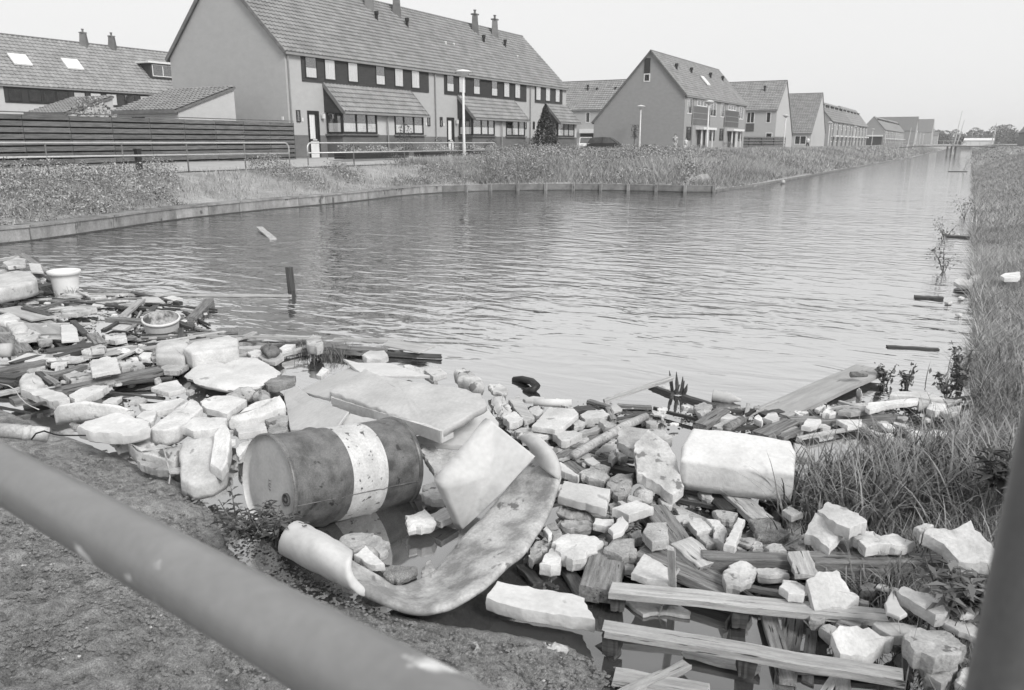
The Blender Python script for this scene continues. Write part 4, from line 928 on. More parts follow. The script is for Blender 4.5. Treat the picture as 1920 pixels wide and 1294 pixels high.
pr = empty('cyclist', (-1.6, YB, dk(-1.6)), 'dark figure riding a bicycle over the footbridge', 'cyclist')
zb = dk(-1.6) + .08
MB().tube([(-1.55, YB, zb + .85), (-1.5, YB, zb + 1.15), (-1.42, YB, zb + 1.42), (-1.4, YB, zb + 1.62), (-1.38, YB, zb + 1.76)], [.15, .17, .14, .06, .10], 8).build('body', M['clothd'], pr, True)
for k in (-.35, .35): MB().tube([(-1.6 + k * 1.5 + .33 * math.cos(t), YB, zb + .33 + .33 * math.sin(t)) for t in np.linspace(0, 6.283, 17)], .02, 5).build('bicycle_wheel', M['black'], pr)
MB().tube([(-2.1, YB, zb + .33), (-1.6, YB, zb + .8), (-1.15, YB, zb + .85), (-1.08, YB, zb + .33)], .02, 5).build('bicycle_frame', M['dark'], pr)
for k in (-.08, .08): MB().tube([(-1.55, YB + k, zb + .85), (-1.3, YB + k, zb + .6), (-1.5, YB + k, zb + .28)], [.08, .06, .045], 6).build('leg', M['clothd'], pr)
wb = empty('greenhouse', (2, 360, 1.4), 'long low white greenhouse beyond the footbridge', 'greenhouse')
MB().box(-3, 7.5, 360, 368, 1.2, 3.1).build('wall', M['white'], wb); mesh('roof', [(-3.2, 359.8, 3.1), (7.7, 359.8, 3.1), (7.7, 364, 4.0), (-3.2, 364, 4.0), (-3.2, 368.2, 3.1), (7.7, 368.2, 3.1)], [(0, 1, 2, 3), (3, 2, 5, 4), (0, 3, 4), (1, 5, 2)], M['white'], wb)
def far_wood():
    V = []; T_ = []
    for k in range(150):
        x = -140 + k * 1.75 + random.uniform(-2, 2); y = 640 + random.uniform(0, 60) - max(0, x) * .6; h = random.uniform(6.5, 11) * (1 + .2 * math.sin(k * .23) + .15 * math.sin(k * .71)); n = 330
        t = rng.uniform(0, 1, n); a = rng.uniform(0, 6.28, n); rr = (3 + h * .25) * np.sqrt(np.clip(1 - (2 * t - 1) ** 2, 0.02, 1)) * rng.uniform(.5, 1, n)
        V.append(leaves(x + np.cos(a) * rr, y + np.sin(a) * rr, 1.2 + t * h, rng.uniform(1.0, 2.0, n))); T_.append(rng.uniform(0, 1, n) * .8 + .2 * t)
    soup('far_wood', np.concatenate(V), 4, np.concatenate(T_), M['wood_far'], 'band of distant trees closing the horizon behind the footbridge', 'trees')
far_wood()
# ------------------------------------------------------------------ debris: slabs and lumps
GRP_CAT = {'slab': 'slab', 'board': 'board', 'tile': 'slab', 'lump': 'rubble', 'block': 'block', 'sheet': 'sheet', 'mat': 'mat'}
def slab_world(W, th, mat, name, bev=.01, jit=.006, zj=0.0, under=.0, smooth=False, prof=None, sp_=None, parent=None, dome=0.0, keep_plane=1.0):
    """W: top outline in world space. Layers of rings: chamfered rim, uneven sides, underside"""
    area = sum(W[i].x * W[(i+1) % len(W)].y - W[(i+1) % len(W)].x * W[i].y for i in range(len(W)))
    if area < 0: W = W[::-1]
    per = sum((W[i] - W[i-1]).length for i in range(len(W))); s = sp_ or max(.02, per / 46)
    pts = []
    for i in range(len(W)):
        a, b = W[i], W[(i + 1) % len(W)]; k = max(1, int((b - a).length / s)); nn = Vector((b.y - a.y, a.x - b.x, 0)).normalized()
        for j in range(k):
            q = a.lerp(b, j / k)
            if jit: q = q + nn * (noise.noise(q * (1.6 / s * .35) + Vector((9, 4, i))) * jit * 2 + random.uniform(-1, 1) * jit * .5)
            pts.append(q)
    n = len(pts)
    nr = []
    for i in range(n):
        t = (pts[(i + 1) % n] - pts[i - 1]); v = Vector((t.y, -t.x, 0)); nr.append(v.normalized() if v.length > 1e-6 else Vector((1, 0, 0)))
    hi = zj > .006
    prof = prof or ([(bev, 0), (bev * .3, bev * .4), (0, bev)] + ([(-.003, th * .35), (under * .15, th * .6), (under * .6, th * .85)] if hi else [(-.001, th * .5), (under * .5, th * .9)]) + [(under + bev, th)])
    # best plane through flat pieces so that crisp tops stay flat
    if len(pts) > 3:
        A_ = np.array([(p.x, p.y, 1.0) for p in pts]); zz = np.array([p.z for p in pts]); co = np.linalg.lstsq(A_, zz, rcond=None)[0]
        for p in pts: p.z = float(co[0] * p.x + co[1] * p.y + co[2]) * keep_plane + p.z * (1 - keep_plane)
    big = prof[0][0] > .045
    if big:
        for _ in range(1): pts = [(pts[i - 1] + pts[i] * 2 + pts[(i + 1) % n]) / 4 for i in range(n)]
        cc = sum(pts, Vector()) / n; nr = [Vector((p.x - cc.x, p.y - cc.y, 0)).normalized() for p in pts]
    elif prof[0][0] > .012:
        cc = sum(pts, Vector()) / n; nr = [(nr[i] * .6 + Vector((pts[i].x - cc.x, pts[i].y - cc.y, 0)).normalized() * .6) for i in range(n)]
    v = []; sd = random.uniform(0, 50)
    for k, (ins, dz) in enumerate(prof):
        for i in range(n):
            q = pts[i]; w3 = Vector((q.x, q.y, q.z - dz))
            j = (noise.noise(w3 * 9 + Vector((sd, 0, 0))) * jit * .8 + noise.noise(w3 * 30) * jit * .5 if 0 < k else noise.noise(w3 * 30) * jit * .5)
            z_ = (random.uniform(-1, 1) * zj * .6 if hi and k == 2 else 0) + noise.noise(w3 * 13 + Vector((0, sd, 0))) * zj * 1.6 + (noise.noise(w3 * 40) * zj * .7)
            v.append(tuple(q - nr[i] * (ins + j) + Vector((0, 0, -dz + (z_ if k < len(prof) - 1 else 0)))))
    f = []; m_ = len(prof)
    for k in range(m_ - 1):
        for i in range(n):
            a = k * n + i; b = k * n + (i + 1) % n; f.append((a, a + n, b + n, b))
    c = sum(pts, Vector()) / n; prev = 0; dmax = min((p - c).length_squared for p in pts) * 1.3
    for t in (.18, .4, .62, .82):
        o = len(v)
        for i in range(n):
            e_ = pts[i] - nr[i] * prof[0][0] * 1.2; q = e_.lerp(c, t); q.z -= prof[0][1]; b_ = min(1, t * 2.5)
            rel = e_ - c; fall = max(0, 1 - (q - c).length_squared / max(1e-6, dmax))
            v.append((q.x, q.y, q.z + dome * fall * b_ + noise.noise(q * 7 + Vector((sd, 0, 0))) * zj * 1.6 * b_ + noise.noise(q * 21) * zj * 1.1 + noise.noise(q * 55) * zj * .6))
        for i in range(n): f.append((prev + i, prev + (i + 1) % n, o + (i + 1) % n, o + i))
        prev = o
    v.append((c.x, c.y, c.z + dome + noise.noise(c * 7 + Vector((sd, 0, 0))) * zj * 1.6))
    for i in range(n): f.append((prev + i, prev + (i + 1) % n, len(v) - 1))
    f.append(tuple((m_ - 1) * n + i for i in range(n))[::-1])
    ob = mesh(name, v, f, M[mat], parent, True)
    if not smooth: ob.data.set_sharp_from_angle(angle=math.radians(22))
    return ob
ROUND = lambda r, th: [(r * (1 - math.sin(t)), r * (1 - math.cos(t))) for t in np.linspace(0, math.pi / 2, 5)] + [(0, th * .6), (.001, th * .75), (.004, th)]
KIND = {'s': dict(bev=.005, jit=.004), 'r': dict(bev=.003, jit=.006, zj=.0035, under=.002), 'R': dict(bev=.004, jit=.010, zj=.0075, under=.004), 'q': dict(bev=.03, jit=.012, zj=.01, under=.03, smooth=True)}
def S(v, k, mat, z, th, pts, name, label, cat=None, group=None):
    if k in 'rR' and .08 < z < .25: z = .08 + (z - .08) * .6
    W = [Q(v, p[0], p[1], p[2] if len(p) > 2 else z) for p in pts]
    kw = dict(KIND.get(k, {}))
    if k in 'rRs' and th > .045: th = .04 + (th - .045) * .38
    if k.startswith('m'): r = float(k[1:] or .04); kw = dict(jit=.003, prof=ROUND(r, th), zj=.003, smooth=True, dome=r * .35)
    o = slab_world(W, th, mat, name, **kw)
    return tag(o, label, cat or GRP_CAT.get(name.split('_')[-1], 'debris'), group)
def plank_world(a, b, w_, th, mat, name='plank', parent=None, roll=0.0, r=None):
    d = b - a; L_ = d.length; n = 7; v = []; f = []
    for i in range(n):
        t = i / (n - 1); e = (random.uniform(-.006, .006) if 0 < i < n - 1 else 0)
        for (y, z) in ((-.5, -1), (.5, -1), (.5, -.08), (.46, 0), (-.46, 0), (-.5, -.08)):
            v.append((t * L_ + (random.uniform(-.012, .012) if i in (0, n - 1) else 0), y * w_ + e * .6, z * th + e * .5))
    for i in range(n - 1):
        for k in range(6):
            p = i * 6 + k; q = i * 6 + (k + 1) % 6; f.append((p, q, q + 6, p + 6))
    f += [tuple(range(6))[::-1], tuple(range((n - 1) * 6, n * 6))]
    f = [tuple(reversed(x)) for x in f]
    me = bpy.data.meshes.new(name); me.from_pydata(v, [], f); me.materials.append(M[mat]); me.update()
    o = bpy.data.objects.new(name, me); COL.objects.link(o)
    mw = d.to_track_quat('X', 'Z').to_matrix().to_4x4() @ Matrix.Rotation(roll, 4, 'X')
    o.rotation_euler = mw.to_euler(); o.location = a; WLOC[o.name] = Vector(a)
    if parent is not None: o.parent = parent; o.location = a - WLOC[parent.name]
    return o
def PL(v, a, b, w_, th, mat, label, z=.05, name='plank', roll=0.0, group=None, cat='plank'):
    A = Q(v, a[0], a[1], a[2] if len(a) > 2 else z); B = Q(v, b[0], b[1], b[2] if len(b) > 2 else z)
    return tag(plank_world(A, B, w_, th, mat, name, roll=roll), label, cat, group)
def ROD(v, pts, r, mat, label, name, cat, z=.05, n=8):
    return tag(MB().tube([Q(v, p[0], p[1], p[2] if len(p) > 2 else z) for p in pts], r, n).build(name, M[mat], None, True), label, cat)
PS = 'polystyrene_slab'; PB = 'polystyrene_block'; PK = 'polystyrene_lump'; CL = 'concrete_lump'; CS = 'concrete_slab'; PBd = 'plaster_board'; SH = 'flat_sheet'

# --- far left: by the planter pot and the tub
S('A', 'm.05', 'poly', .34, .20, [(-60, 300), (0, 292), (120, 263), (235, 278), (272, 308), (278, 345), (180, 372), (-60, 410)], PB, 'big rounded white block at the left edge beside the planter pot')
S('A', 'r', 'polyd', .40, .08, [(20, 205), (130, 172), (190, 180), (190, 225), (60, 240)], PK, 'upper dirty lump on the heap behind the big rounded block at the left edge')
S('A', 's', 'polyd', .30, .05, [(-30, 262), (120, 250), (160, 262), (30, 285), (-30, 282)], PS, 'thin white slab squeezed under the lumps at the far left edge')
PL('A', (-30, 185, .42), (125, 158, .42), .07, .04, 'wood', 'pale batten on top of the heap at the left edge')
PL('A', (75, 132, .45), (150, 172, .38), .06, .03, 'woodg', 'short grey batten end sticking up at the left edge')
PL('A', (160, 140, .35), (405, 310, .06), .10, .04, 'woodg', 'grey plank sloping down behind the planter pot')
S('A', 's', 'plaster', .24, .03, [(215, 212), (300, 218), (326, 283), (232, 276)], 'paving_slab', 'small pale square slab tilted left of the planter pot', 'slab')
PL('A', (-40, 448, .10), (405, 362, .08), .20, .09, 'woodd', 'dark wet beam under the rounded block at the left edge')
PL('A', (-40, 470, .06), (300, 420, .05), .16, .03, 'woodg', 'grey board floating just below the dark wet beam at left')
PL('A', (270, 285, .12), (410, 345, .08), .09, .05, 'woodd', 'dark broken plank against the left side of the planter pot')
S('A', 'R', 'poly', .10, .06, [(300, 325), (330, 318), (345, 335), (315, 348)], PK, 'tiny white lump left of the planter pot')
ROD('A', [(600, 432), (980, 434)], .035, 'woodg', 'round grey pole floating to the right of the planter pot', 'pole', 'pole', .04)
ROD('A', [(575, 424, .10), (690, 470, .03)], .02, 'wood', 'pale stick leaning off the foot of the planter pot', 'stick', 'stick')
PL('Z', (150, 550), (545, 553), .05, .03, 'wood', 'very long straight batten floating out towards the upright stake', .035)
S('A', 's', 'polyd', .05, .03, [(640, 450), (790, 452), (800, 476), (680, 474)], PS, 'narrow whitish slab floating beside the long straight batten')
S('A', 's', 'plaster', .05, .02, [(1060, 470), (1180, 462), (1235, 505), (1080, 500)], SH, 'pale sheet awash at the far edge of the debris')
S('A', 's', 'plaster', .04, .015, [(1225, 470), (1290, 455), (1370, 475), (1300, 490)], SH, 'small pale sheet awash beside the long batten')
PL('A', (60, 545), (330, 625), .30, .02, 'ply', 'wide pale plywood strip lying at the far left', .09)
PL('A', (180, 540, .12), (380, 600, .10), .08, .05, 'woodd', 'dark narrow plank across the wide plywood strip')
PL('A', (140, 600, .05), (460, 770, .04), .38, .02, 'ply', 'large muddy plywood board lying flat in the left debris')
PL('A', (270, 545, .09), (515, 486, .07), .05, .04, 'woodg', 'slim grey batten above the plywood strip')
PL('A', (120, 490), (600, 515), .06, .04, 'woodd', 'long dark batten among the twigs near the planter pot', .06)
PL('A', (480, 490), (920, 535), .05, .03, 'woodd', 'thin dark lath running right from the planter pot', .05)
PL('A', (900, 540), (1310, 558), .04, .03, 'woodd', 'thin dark lath at the water edge above the tub', .05)
S('A', 'r', 'polyd', .12, .08, [(455, 565), (600, 530), (720, 535), (725, 556), (570, 592), (465, 590)], PK, 'flat dirty white chunk above the plywood board on the left')
PL('A', (925, 600, .08), (1060, 480, .10), .10, .03, 'wood', 'pale plank pointing up and away left of the tub')
PL('A', (805, 622), (1140, 640), .11, .05, 'woodg', 'grey plank passing behind the tub on its left', .12)
PL('A', (1340, 650, .10), (1450, 690, .05), .08, .04, 'woodd', 'dark plank end coming out behind the tub on its right')
PL('A', (1090, 575), (1360, 605), .09, .03, 'woodg', 'grey plank behind the rim of the tub', .10)
S('A', 's', 'plaster', .09, .02, [(1200, 610), (1265, 585), (1365, 595), (1350, 625)], SH, 'pale sheet just behind the tub')
S('A', 'm.03', 'poly', .13, .08, [(-20, 602), (70, 576), (150, 612), (140, 636), (40, 650), (-20, 640)], PB, 'white rounded block at the left edge above the square cushion-like one')
S('A', 'm.03', 'poly', .12, .09, [(45, 655), (180, 646), (213, 690), (190, 716), (95, 730)], PB, 'white cushion-shaped square block near the left edge')
PL('A', (-30, 620, .06), (165, 880, .06), .22, .05, 'woodg', 'broad grey board running down at the left edge')
S('A', 'R', 'polyd', .10, .06, [(100, 750), (220, 705), (300, 735), (280, 775), (140, 795)], PK, 'jumbled dirty white lump beside the muddy plywood board')
S('A', 'R', 'conc', .08, .06, [(285, 790), (385, 775), (385, 800), (300, 820)], CL, 'small grey lump beside the muddy plywood board')
S('A', 's', 'plaster', .09, .03, [(455, 675), (570, 668), (590, 785), (460, 795)], SH, 'upright-looking grey rectangular sheet left of the wire hoop')
PL('A', (545, 640), (640, 738), .07, .05, 'woodd', 'short dark plank left of the wire hoop', .10)
PL('A', (690, 735), (755, 812), .12, .05, 'woodg', 'short grey plank end left of the wire hoop', .10)
S('A', 'r', 'polyd', .11, .08, [(780, 745), (860, 735), (938, 738), (945, 778), (860, 795), (790, 785)], PK, 'mottled chunk inside the wire hoop')
ROD('A', [(755, 800, .03), (775, 755, .08), (850, 722, .14), (930, 725, .14), (1010, 750, .1), (1050, 772, .03)], .010, 'black', 'black wire hoop arching out of the debris left of the tub', 'wire_hoop', 'wire')
PL('A', (350, 868), (690, 815), .16, .04, 'woodd', 'dark board above the white square tile', .07)
PL('A', (415, 905), (605, 855), .08, .05, 'woodd', 'dark jagged plank above the white square tile', .08)
PL('A', (770, 710), (900, 640), .05, .04, 'woodd', 'short dark stick left of the tub', .09)
PL('A', (920, 720), (1010, 668), .04, .03, 'wood', 'short pale lath left of the tub', .09)
S('A', 's', 'plaster', .06, .02, [(820, 700), (870, 650), (990, 665), (930, 715)], SH, 'pale sheet lying flat left of the tub')
PL('A', (1000, 820), (1230, 808), .05, .03, 'woodd', 'dark lath below the tub', .07)
S('Z', 'm.035', 'poly', .20, .13, [(291, 645), (300, 637), (356, 634), (350, 655), (345, 668), (291, 665)], PB, 'left half of the pair of joined white moulded blocks below the tub')
S('Z', 'm.03', 'poly', .26, .17, [(343, 652), (360, 640), (430, 628), (446, 633), (446, 652), (360, 662)], PB, 'right larger half of the pair of joined white moulded blocks below the tub')
S('A', 's', 'poly', .20, .04, [(670, 955), (690, 935), (872, 915), (898, 1010), (690, 1045)], 'polystyrene_tile', 'clean white square tile lying on the left debris', 'slab')
S('A', 'R', 'polyd', .11, .08, [(890, 960), (1000, 938), (1085, 975), (1060, 1000), (915, 1003)], PK, 'dirty lump touching the right side of the clean square tile')
S('A', 'r', 'poly', .09, .06, [(610, 870), (690, 838), (760, 840), (700, 872)], PK, 'white lump behind the clean square tile')
S('A', 'r', 'polyd', .14, .07, [(675, 835), (760, 818), (792, 838), (780, 862), (690, 868)], PK, 'stacked chunk just behind the clean square tile')
S('A', 'q', 'poly', .07, .05, [(870, 855), (940, 838), (990, 845), (975, 865), (900, 870)], PK, 'flat white lump below the tub left of the moulded blocks')
S('A', 'q', 'poly', .07, .05, [(1000, 855), (1050, 840), (1065, 855), (1040, 868)], PK, 'small flat lump next to the left moulded block')
S('A', 'r', 'poly', .08, .05, [(1040, 900), (1080, 878), (1140, 880), (1120, 935), (1060, 930)], PK, 'white scrap in front of the left moulded block')
S('A', 'r', 'poly', .07, .05, [(1120, 912), (1165, 905), (1170, 925), (1140, 932)], PK, 'white scrap touching the left moulded block')
S('A', 'r', 'poly', .07, .04, [(745, 930), (800, 905), (830, 915), (790, 940)], PK, 'thin white scrap above the clean square tile')
S('A', 'r', 'poly', .06, .04, [(975, 920), (1030, 912), (1040, 930), (990, 935)], PK, 'thin white scrap right of the clean square tile')
PL('Z', (20, 748, .10), (300, 690, .10), .14, .06, 'woodg', 'long grey timber crossing the left debris diagonally')
PL('Z', (215, 706, .07), (352, 674, .07), .12, .03, 'woodd', 'darker timber lying against the far end of the long grey timber')
S('A', 'r', 'conc', .12, .07, [(1205, 990), (1260, 960), (1390, 955), (1415, 978), (1335, 1022), (1225, 1018)], CS, 'grey slab between the moulded blocks and the tapering white board')
S('A', 's', 'poly', .12, .05, [(1130, 1145), (1200, 1112), (1325, 1086), (1388, 1150), (1260, 1185)], PS, 'tapering white board alone on the muddy water left of the flat heap')
S('A', 'm.035', 'poly', .20, .14, [(140, 1085), (160, 1045), (270, 1022), (310, 1060), (330, 1100), (270, 1128), (150, 1125)], PB, 'rounded white block at left with two sticks leaning on it')
PL('A', (285, 1025, .22), (390, 1115, .16), .05, .03, 'woodd', 'dark stick leaning on the rounded white block at left')
PL('A', (300, 1022, .22), (435, 1112, .16), .05, .03, 'woodg', 'grey stick leaning on the rounded white block at left')
PL('A', (370, 1045, .12), (632, 975, .12), .07, .04, 'woodg', 'grey batten left of the clean square tile')
S('B', 'r', 'poly', .22, .12, [(150, 355), (200, 338), (350, 350), (490, 395), (520, 425), (440, 440), (400, 455), (270, 405)], PS, 'long white slab edge at left pointing down to the muddy shore')
S('B', 'r', 'poly', .20, .11, [(510, 405), (600, 355), (700, 330), (815, 332), (760, 370), (640, 425), (560, 440)], PS, 'curved white slab right of the long slab edge at left')
S('B', 'r', 'poly', .12, .05, [(765, 458), (830, 415), (915, 415), (870, 455)], PS, 'thin white flake behind the grooved white moulding')
S('A', 'r', 'polyd', .13, .09, [(470, 1050), (560, 1018), (600, 1030), (705, 1040), (700, 1065), (530, 1085)], PK, 'dirty white lump below the clean square tile')
PL('A', (-20, 1010, .10), (315, 945, .10), .12, .10, 'woodg', 'squared grey timber at the left edge')
S('A', 's', 'plaster', .06, .02, [(60, 950), (200, 885), (380, 898), (470, 965), (330, 940)], SH, 'crumpled pale sheet at left above the squared timber')
ROD('A', [(-20, 868, .12), (85, 866, .12)], .075, 'plaster', 'rolled-up pale tube at the left edge', 'roll', 'roll')
PL('A', (760, 1170), (1230, 1220), .03, .02, 'woodd', 'thin dark stick floating left of the flat heap', .04)
S('A', 'R', 'polyd', .10, .06, [(765, 1090), (810, 1078), (868, 1085), (855, 1105), (790, 1118)], PK, 'small white scrap resting on the long grey timber')
S('A', 'R', 'conc', .08, .06, [(1150, 1080), (1190, 1068), (1208, 1095), (1170, 1110)], CL, 'small grey stone left of the tapering white board')
PL('A', (-20, 1045, .12), (150, 1058, .12), .12, .04, 'woodd', 'upper dark board in the shadowed heap at the left edge')
PL('A', (-20, 1085, .10), (130, 1090, .10), .12, .04, 'woodd', 'lower dark board in the shadowed heap at the left edge')
PL('B', (-20, 385, .14), (160, 345, .14), .07, .03, 'wood', 'pale batten sticking out at the left edge below the rounded block')
PL('B', (-20, 480, .30), (200, 525, .18), .09, .02, 'woodd', 'dark slat on the mud at the left edge')
PL('B', (170, 480), (420, 440), .03, .02, 'woodd', 'dark stick on the mud before the grooved moulding', .14)
# foam flat heap
S('Z', 'q', 'polyc', .14, .07, [(346, 700), (368, 680), (396, 676), (420, 682), (440, 667), (478, 668), (508, 682), (527, 694), (520, 704), (480, 724), (425, 726), (372, 716)], 'foam_heap', 'wide flat whitish heap of wet foam behind the jumbled white blocks', 'foam heap')
S('C', 'r', 'concd', .16, .09, [(320, 400), (400, 352), (530, 358), (525, 385), (400, 428), (350, 425)], CS, 'rough grey-sided slab at the right end of the flat foam heap')
S('C', 'q', 'conc', .15, .10, [(75, 465), (160, 425), (255, 425), (262, 455), (200, 490), (100, 488)], CL, 'rounded pale stone in front of the flat foam heap')
S('C', 'q', 'conc', .17, .12, [(258, 465), (300, 432), (358, 455), (362, 480), (300, 490)], CL, 'rounded mottled stone right of the paler one by the flat heap')
S('C', 'q', 'concd', .17, .11, [(305, 165), (350, 138), (410, 160), (415, 185), (350, 200)], CL, 'dark round sack-like stone right of the moulded blocks')
S('C', 's', 'poly', .10, .05, [(420, 180), (465, 155), (528, 155), (500, 178), (440, 195)], PS, 'small white board right of the dark round stone')
PL('C', (160, 175), (330, 172), .10, .05, 'wood', 'pale short plank right of the moulded blocks', .09)
S('C', 'R', 'poly', .09, .06, [(215, 205), (260, 190), (330, 195), (300, 225), (240, 230)], PK, 'small white lumps group right of the moulded blocks')
S('C', 'r', 'poly', .08, .05, [(290, 235), (350, 212), (440, 222), (455, 240), (400, 270), (330, 262)], PK, 'pale broken piece above the flat foam heap')
S('C', 's', 'poly', .10, .04, [(660, 350), (700, 300), (740, 318), (690, 362)], PS, 'small upright white scrap left of the folded sheet tip')
# --- long battens in the middle
PL('Z', (388, 628), (560, 632), .05, .03, 'wood', 'long pale batten at the water edge above the moulded blocks', .05)
PL('C', (300, 95), (690, 110), .045, .03, 'wood', 'pale batten floating behind the upright stone chunk', .06)
PL('C', (770, 118), (1215, 125), .07, .03, 'wood', 'pale batten floating right of the upright stone chunk', .08)
PL('C', (690, 160), (1100, 190), .13, .07, 'woodg', 'thick grey timber behind the folded sheets', .09)
PL('C', (1100, 206), (1460, 222), .05, .04, 'woodd', 'thin black plank end reaching right over open water', .05)
PL('C', (380, 165), (600, 130), .08, .04, 'woodd', 'dark plank left of the upright stone chunk', .06)
PL('C', (420, 215), (600, 170), .07, .04, 'wood', 'pale plank left of the grassy tuft', .07)
S('C', 's', 'ply', .09, .02, [(1090, 160), (1130, 122), (1425, 165), (1320, 205)], SH, 'thin pale sheet of plywood floating behind the folded sheets')
S('C', 'r', 'polyd', .24, .17, [(595, 130), (640, 92), (700, 128), (705, 160), (660, 175), (605, 160)], PK, 'upright pale chunk standing on the timbers')
# --- folded sheets
S('C', 's', 'foam', .30, .025, [(550, 450, .12), (900, 288, .20), (1000, 330, .30), (760, 462, .34), (752, 520, .30)], 'foam_sheet', 'left grey foam sheet sloping behind the big white lid', 'foam sheet')
S('C', 's', 'foam', .30, .025, [(835, 287, .16), (905, 236, .30), (1130, 250, .30), (1390, 385, .30), (960, 330, .34)], 'foam_sheet', 'peaked grey foam sheet folded over behind the big white lid', 'foam sheet')
S('C', 's', 'foam', .30, .025, [(450, 445, .12), (540, 440, .14), (640, 498, .24), (870, 592, .36), (800, 670, .34), (495, 716, .14)], 'foam_sheet', 'smooth grey foam sheet lying to the left above the oil drum', 'foam sheet')
S('C', 's', 'foam', .34, .03, [(800, 665, .30), (880, 588, .36), (1100, 640, .32), (1320, 700, .26), (1270, 780, .22), (1000, 700, .26)], 'foam_sheet', 'grey foam sheet between the lid and the oil drum', 'foam sheet')
S('C', 's', 'foam', .30, .04, [(1290, 745, .24), (1510, 692, .28), (1760, 560, .36), (1830, 660, .30), (1640, 800, .22), (1340, 800, .20)], 'foam_sheet', 'curving grey foam sheet below the right end of the lid', 'foam sheet')
S('C', 'r', 'poly', .26, .10, [(955, 225), (1000, 195), (1098, 195), (1122, 228), (1075, 252), (985, 245)], PK, 'white chunk perched on the peak of the folded sheet')
S('C', 's', 'poly', .16, .08, [(1355, 322), (1430, 285), (1495, 340), (1412, 365)], PB, 'small white cube with a hole right of the folded sheet')
S('C', 'R', 'poly', .12, .07, [(1220, 295), (1250, 285), (1350, 310), (1345, 345), (1270, 325)], PK, 'ragged white scraps behind the small white cube')
S('C', 'q', 'polyd', .22, .14, [(1540, 312), (1600, 300), (1680, 335), (1735, 385), (1730, 410), (1660, 408), (1590, 375)], 'sack', 'pale bulging sack at the water edge right of the folded sheets', 'sack')
S('C', 'R', 'polyd', .10, .05, [(1760, 415), (1840, 405), (1890, 440), (1880, 480), (1800, 460)], PK, 'crumpled pale scrap right of the bulging sack')
S('C', 's', 'conc', .12, .03, [(1360, 365), (1390, 355), (1440, 395), (1415, 400)], SH, 'dark-edged shard below the small white cube')
# --- big lid
def big_lid():
    root = empty('packing_lid', Q('Z', 760, 750, .3), 'big white polystyrene lid with sagging end, lying behind the oil drum', 'packing lid')
    top = [(620, 738, .36), (632, 722, .40), (650, 706, .44), (685, 693, .46), (716, 702, .47), (790, 715, .49), (862, 727, .50), (902, 742, .49), (914, 762, .47), (828, 803, .42), (812, 798, .42), (700, 764, .38)]
    W = [Q('Z', *p) for p in top]
    o = slab_world(W, .055, 'polyc', 'top_panel', parent=root, jit=.005, zj=.005, sp_=.035, smooth=True, dome=.02, keep_plane=1.0, prof=[(.010, 0), (.003, .004), (0, .012), (0, .05), (.01, .055)])
    # flanges under the long front edge and the two ends
    def flange(pts, dep, th=.045):
        for (a, b) in zip(pts, pts[1:]):
            A, B = Q('Z', *a), Q('Z', *b); dn = (B - A); nn = Vector((-dn.y, dn.x, 0)).normalized() * th
            if nn.y < 0: nn = -nn
            v = [A, B, B + nn, A + nn]; v = [tuple(p + Vector((0, 0, -.02))) for p in v] + [tuple(p + Vector((0, 0, -dep - random.uniform(0, .006)))) for p in v]
            mesh('flange', v, [(0, 1, 2, 3), (7, 6, 5, 4), (0, 4, 5, 1), (1, 5, 6, 2), (2, 6, 7, 3), (3, 7, 4, 0)], M['polyc'], root)
    flange([(622, 741, .36), (700, 765, .38), (790, 791, .42), (826, 803, .42)], .10)
    flange([(828, 803, .42), (850, 792, .43)], .10, .03)
    flange([(620, 740, .36), (634, 724, .40)], .07, .03)
big_lid()
# --- right of drum
S('C', 'R', 'polyd', .20, .10, [(1330, 800, .22), (1500, 822, .24), (1640, 850, .22), (1520, 960, .18), (1470, 1010, .16), (1380, 930, .18)], PS, 'rough white slab squeezed between the oil drum and the standing foam panel')
S('C', 'R', 'polyd', .12, .09, [(1340, 1060), (1420, 1040), (1490, 1120), (1480, 1150), (1400, 1150), (1335, 1130)], PK, 'dirty white lump at the right foot of the oil drum')
S('D', 'R', 'poly', .10, .07, [(1232, 330), (1255, 290), (1360, 262), (1385, 290), (1430, 340), (1420, 355), (1330, 372), (1255, 385)], PK, 'bright white lump floating alone in the dark pool beside the oil drum')
PL('D', (1415, 320, .08), (1520, 260, .08), .12, .04, 'wood', 'short pale board in the dark pool under the standing panel')
S('D', 'R', 'conc', .10, .06, [(800, 440), (900, 405), (1020, 415), (1125, 470), (1125, 520), (1070, 545), (960, 500), (900, 520)], CS, 'rough grey-white slab under the front of the oil drum')
S('D', 's', 'poly', .14, .05, [(905, 545), (980, 488), (1100, 605), (1040, 612), (985, 600)], PB, 'small triangular white block beside the rolled mat')
S('D', 'R', 'soil', .05, .05, [(1060, 640), (1150, 610), (1290, 620), (1300, 660), (1180, 705), (1100, 690)], 'mud_lump', 'dark muddy lump inside the trough of the folded mat', 'mud')
S('D', 'R', 'conc', .06, .05, [(1345, 620), (1400, 590), (1430, 640), (1400, 700), (1350, 690)], CL, 'grey lump on the inner edge of the folded mat')
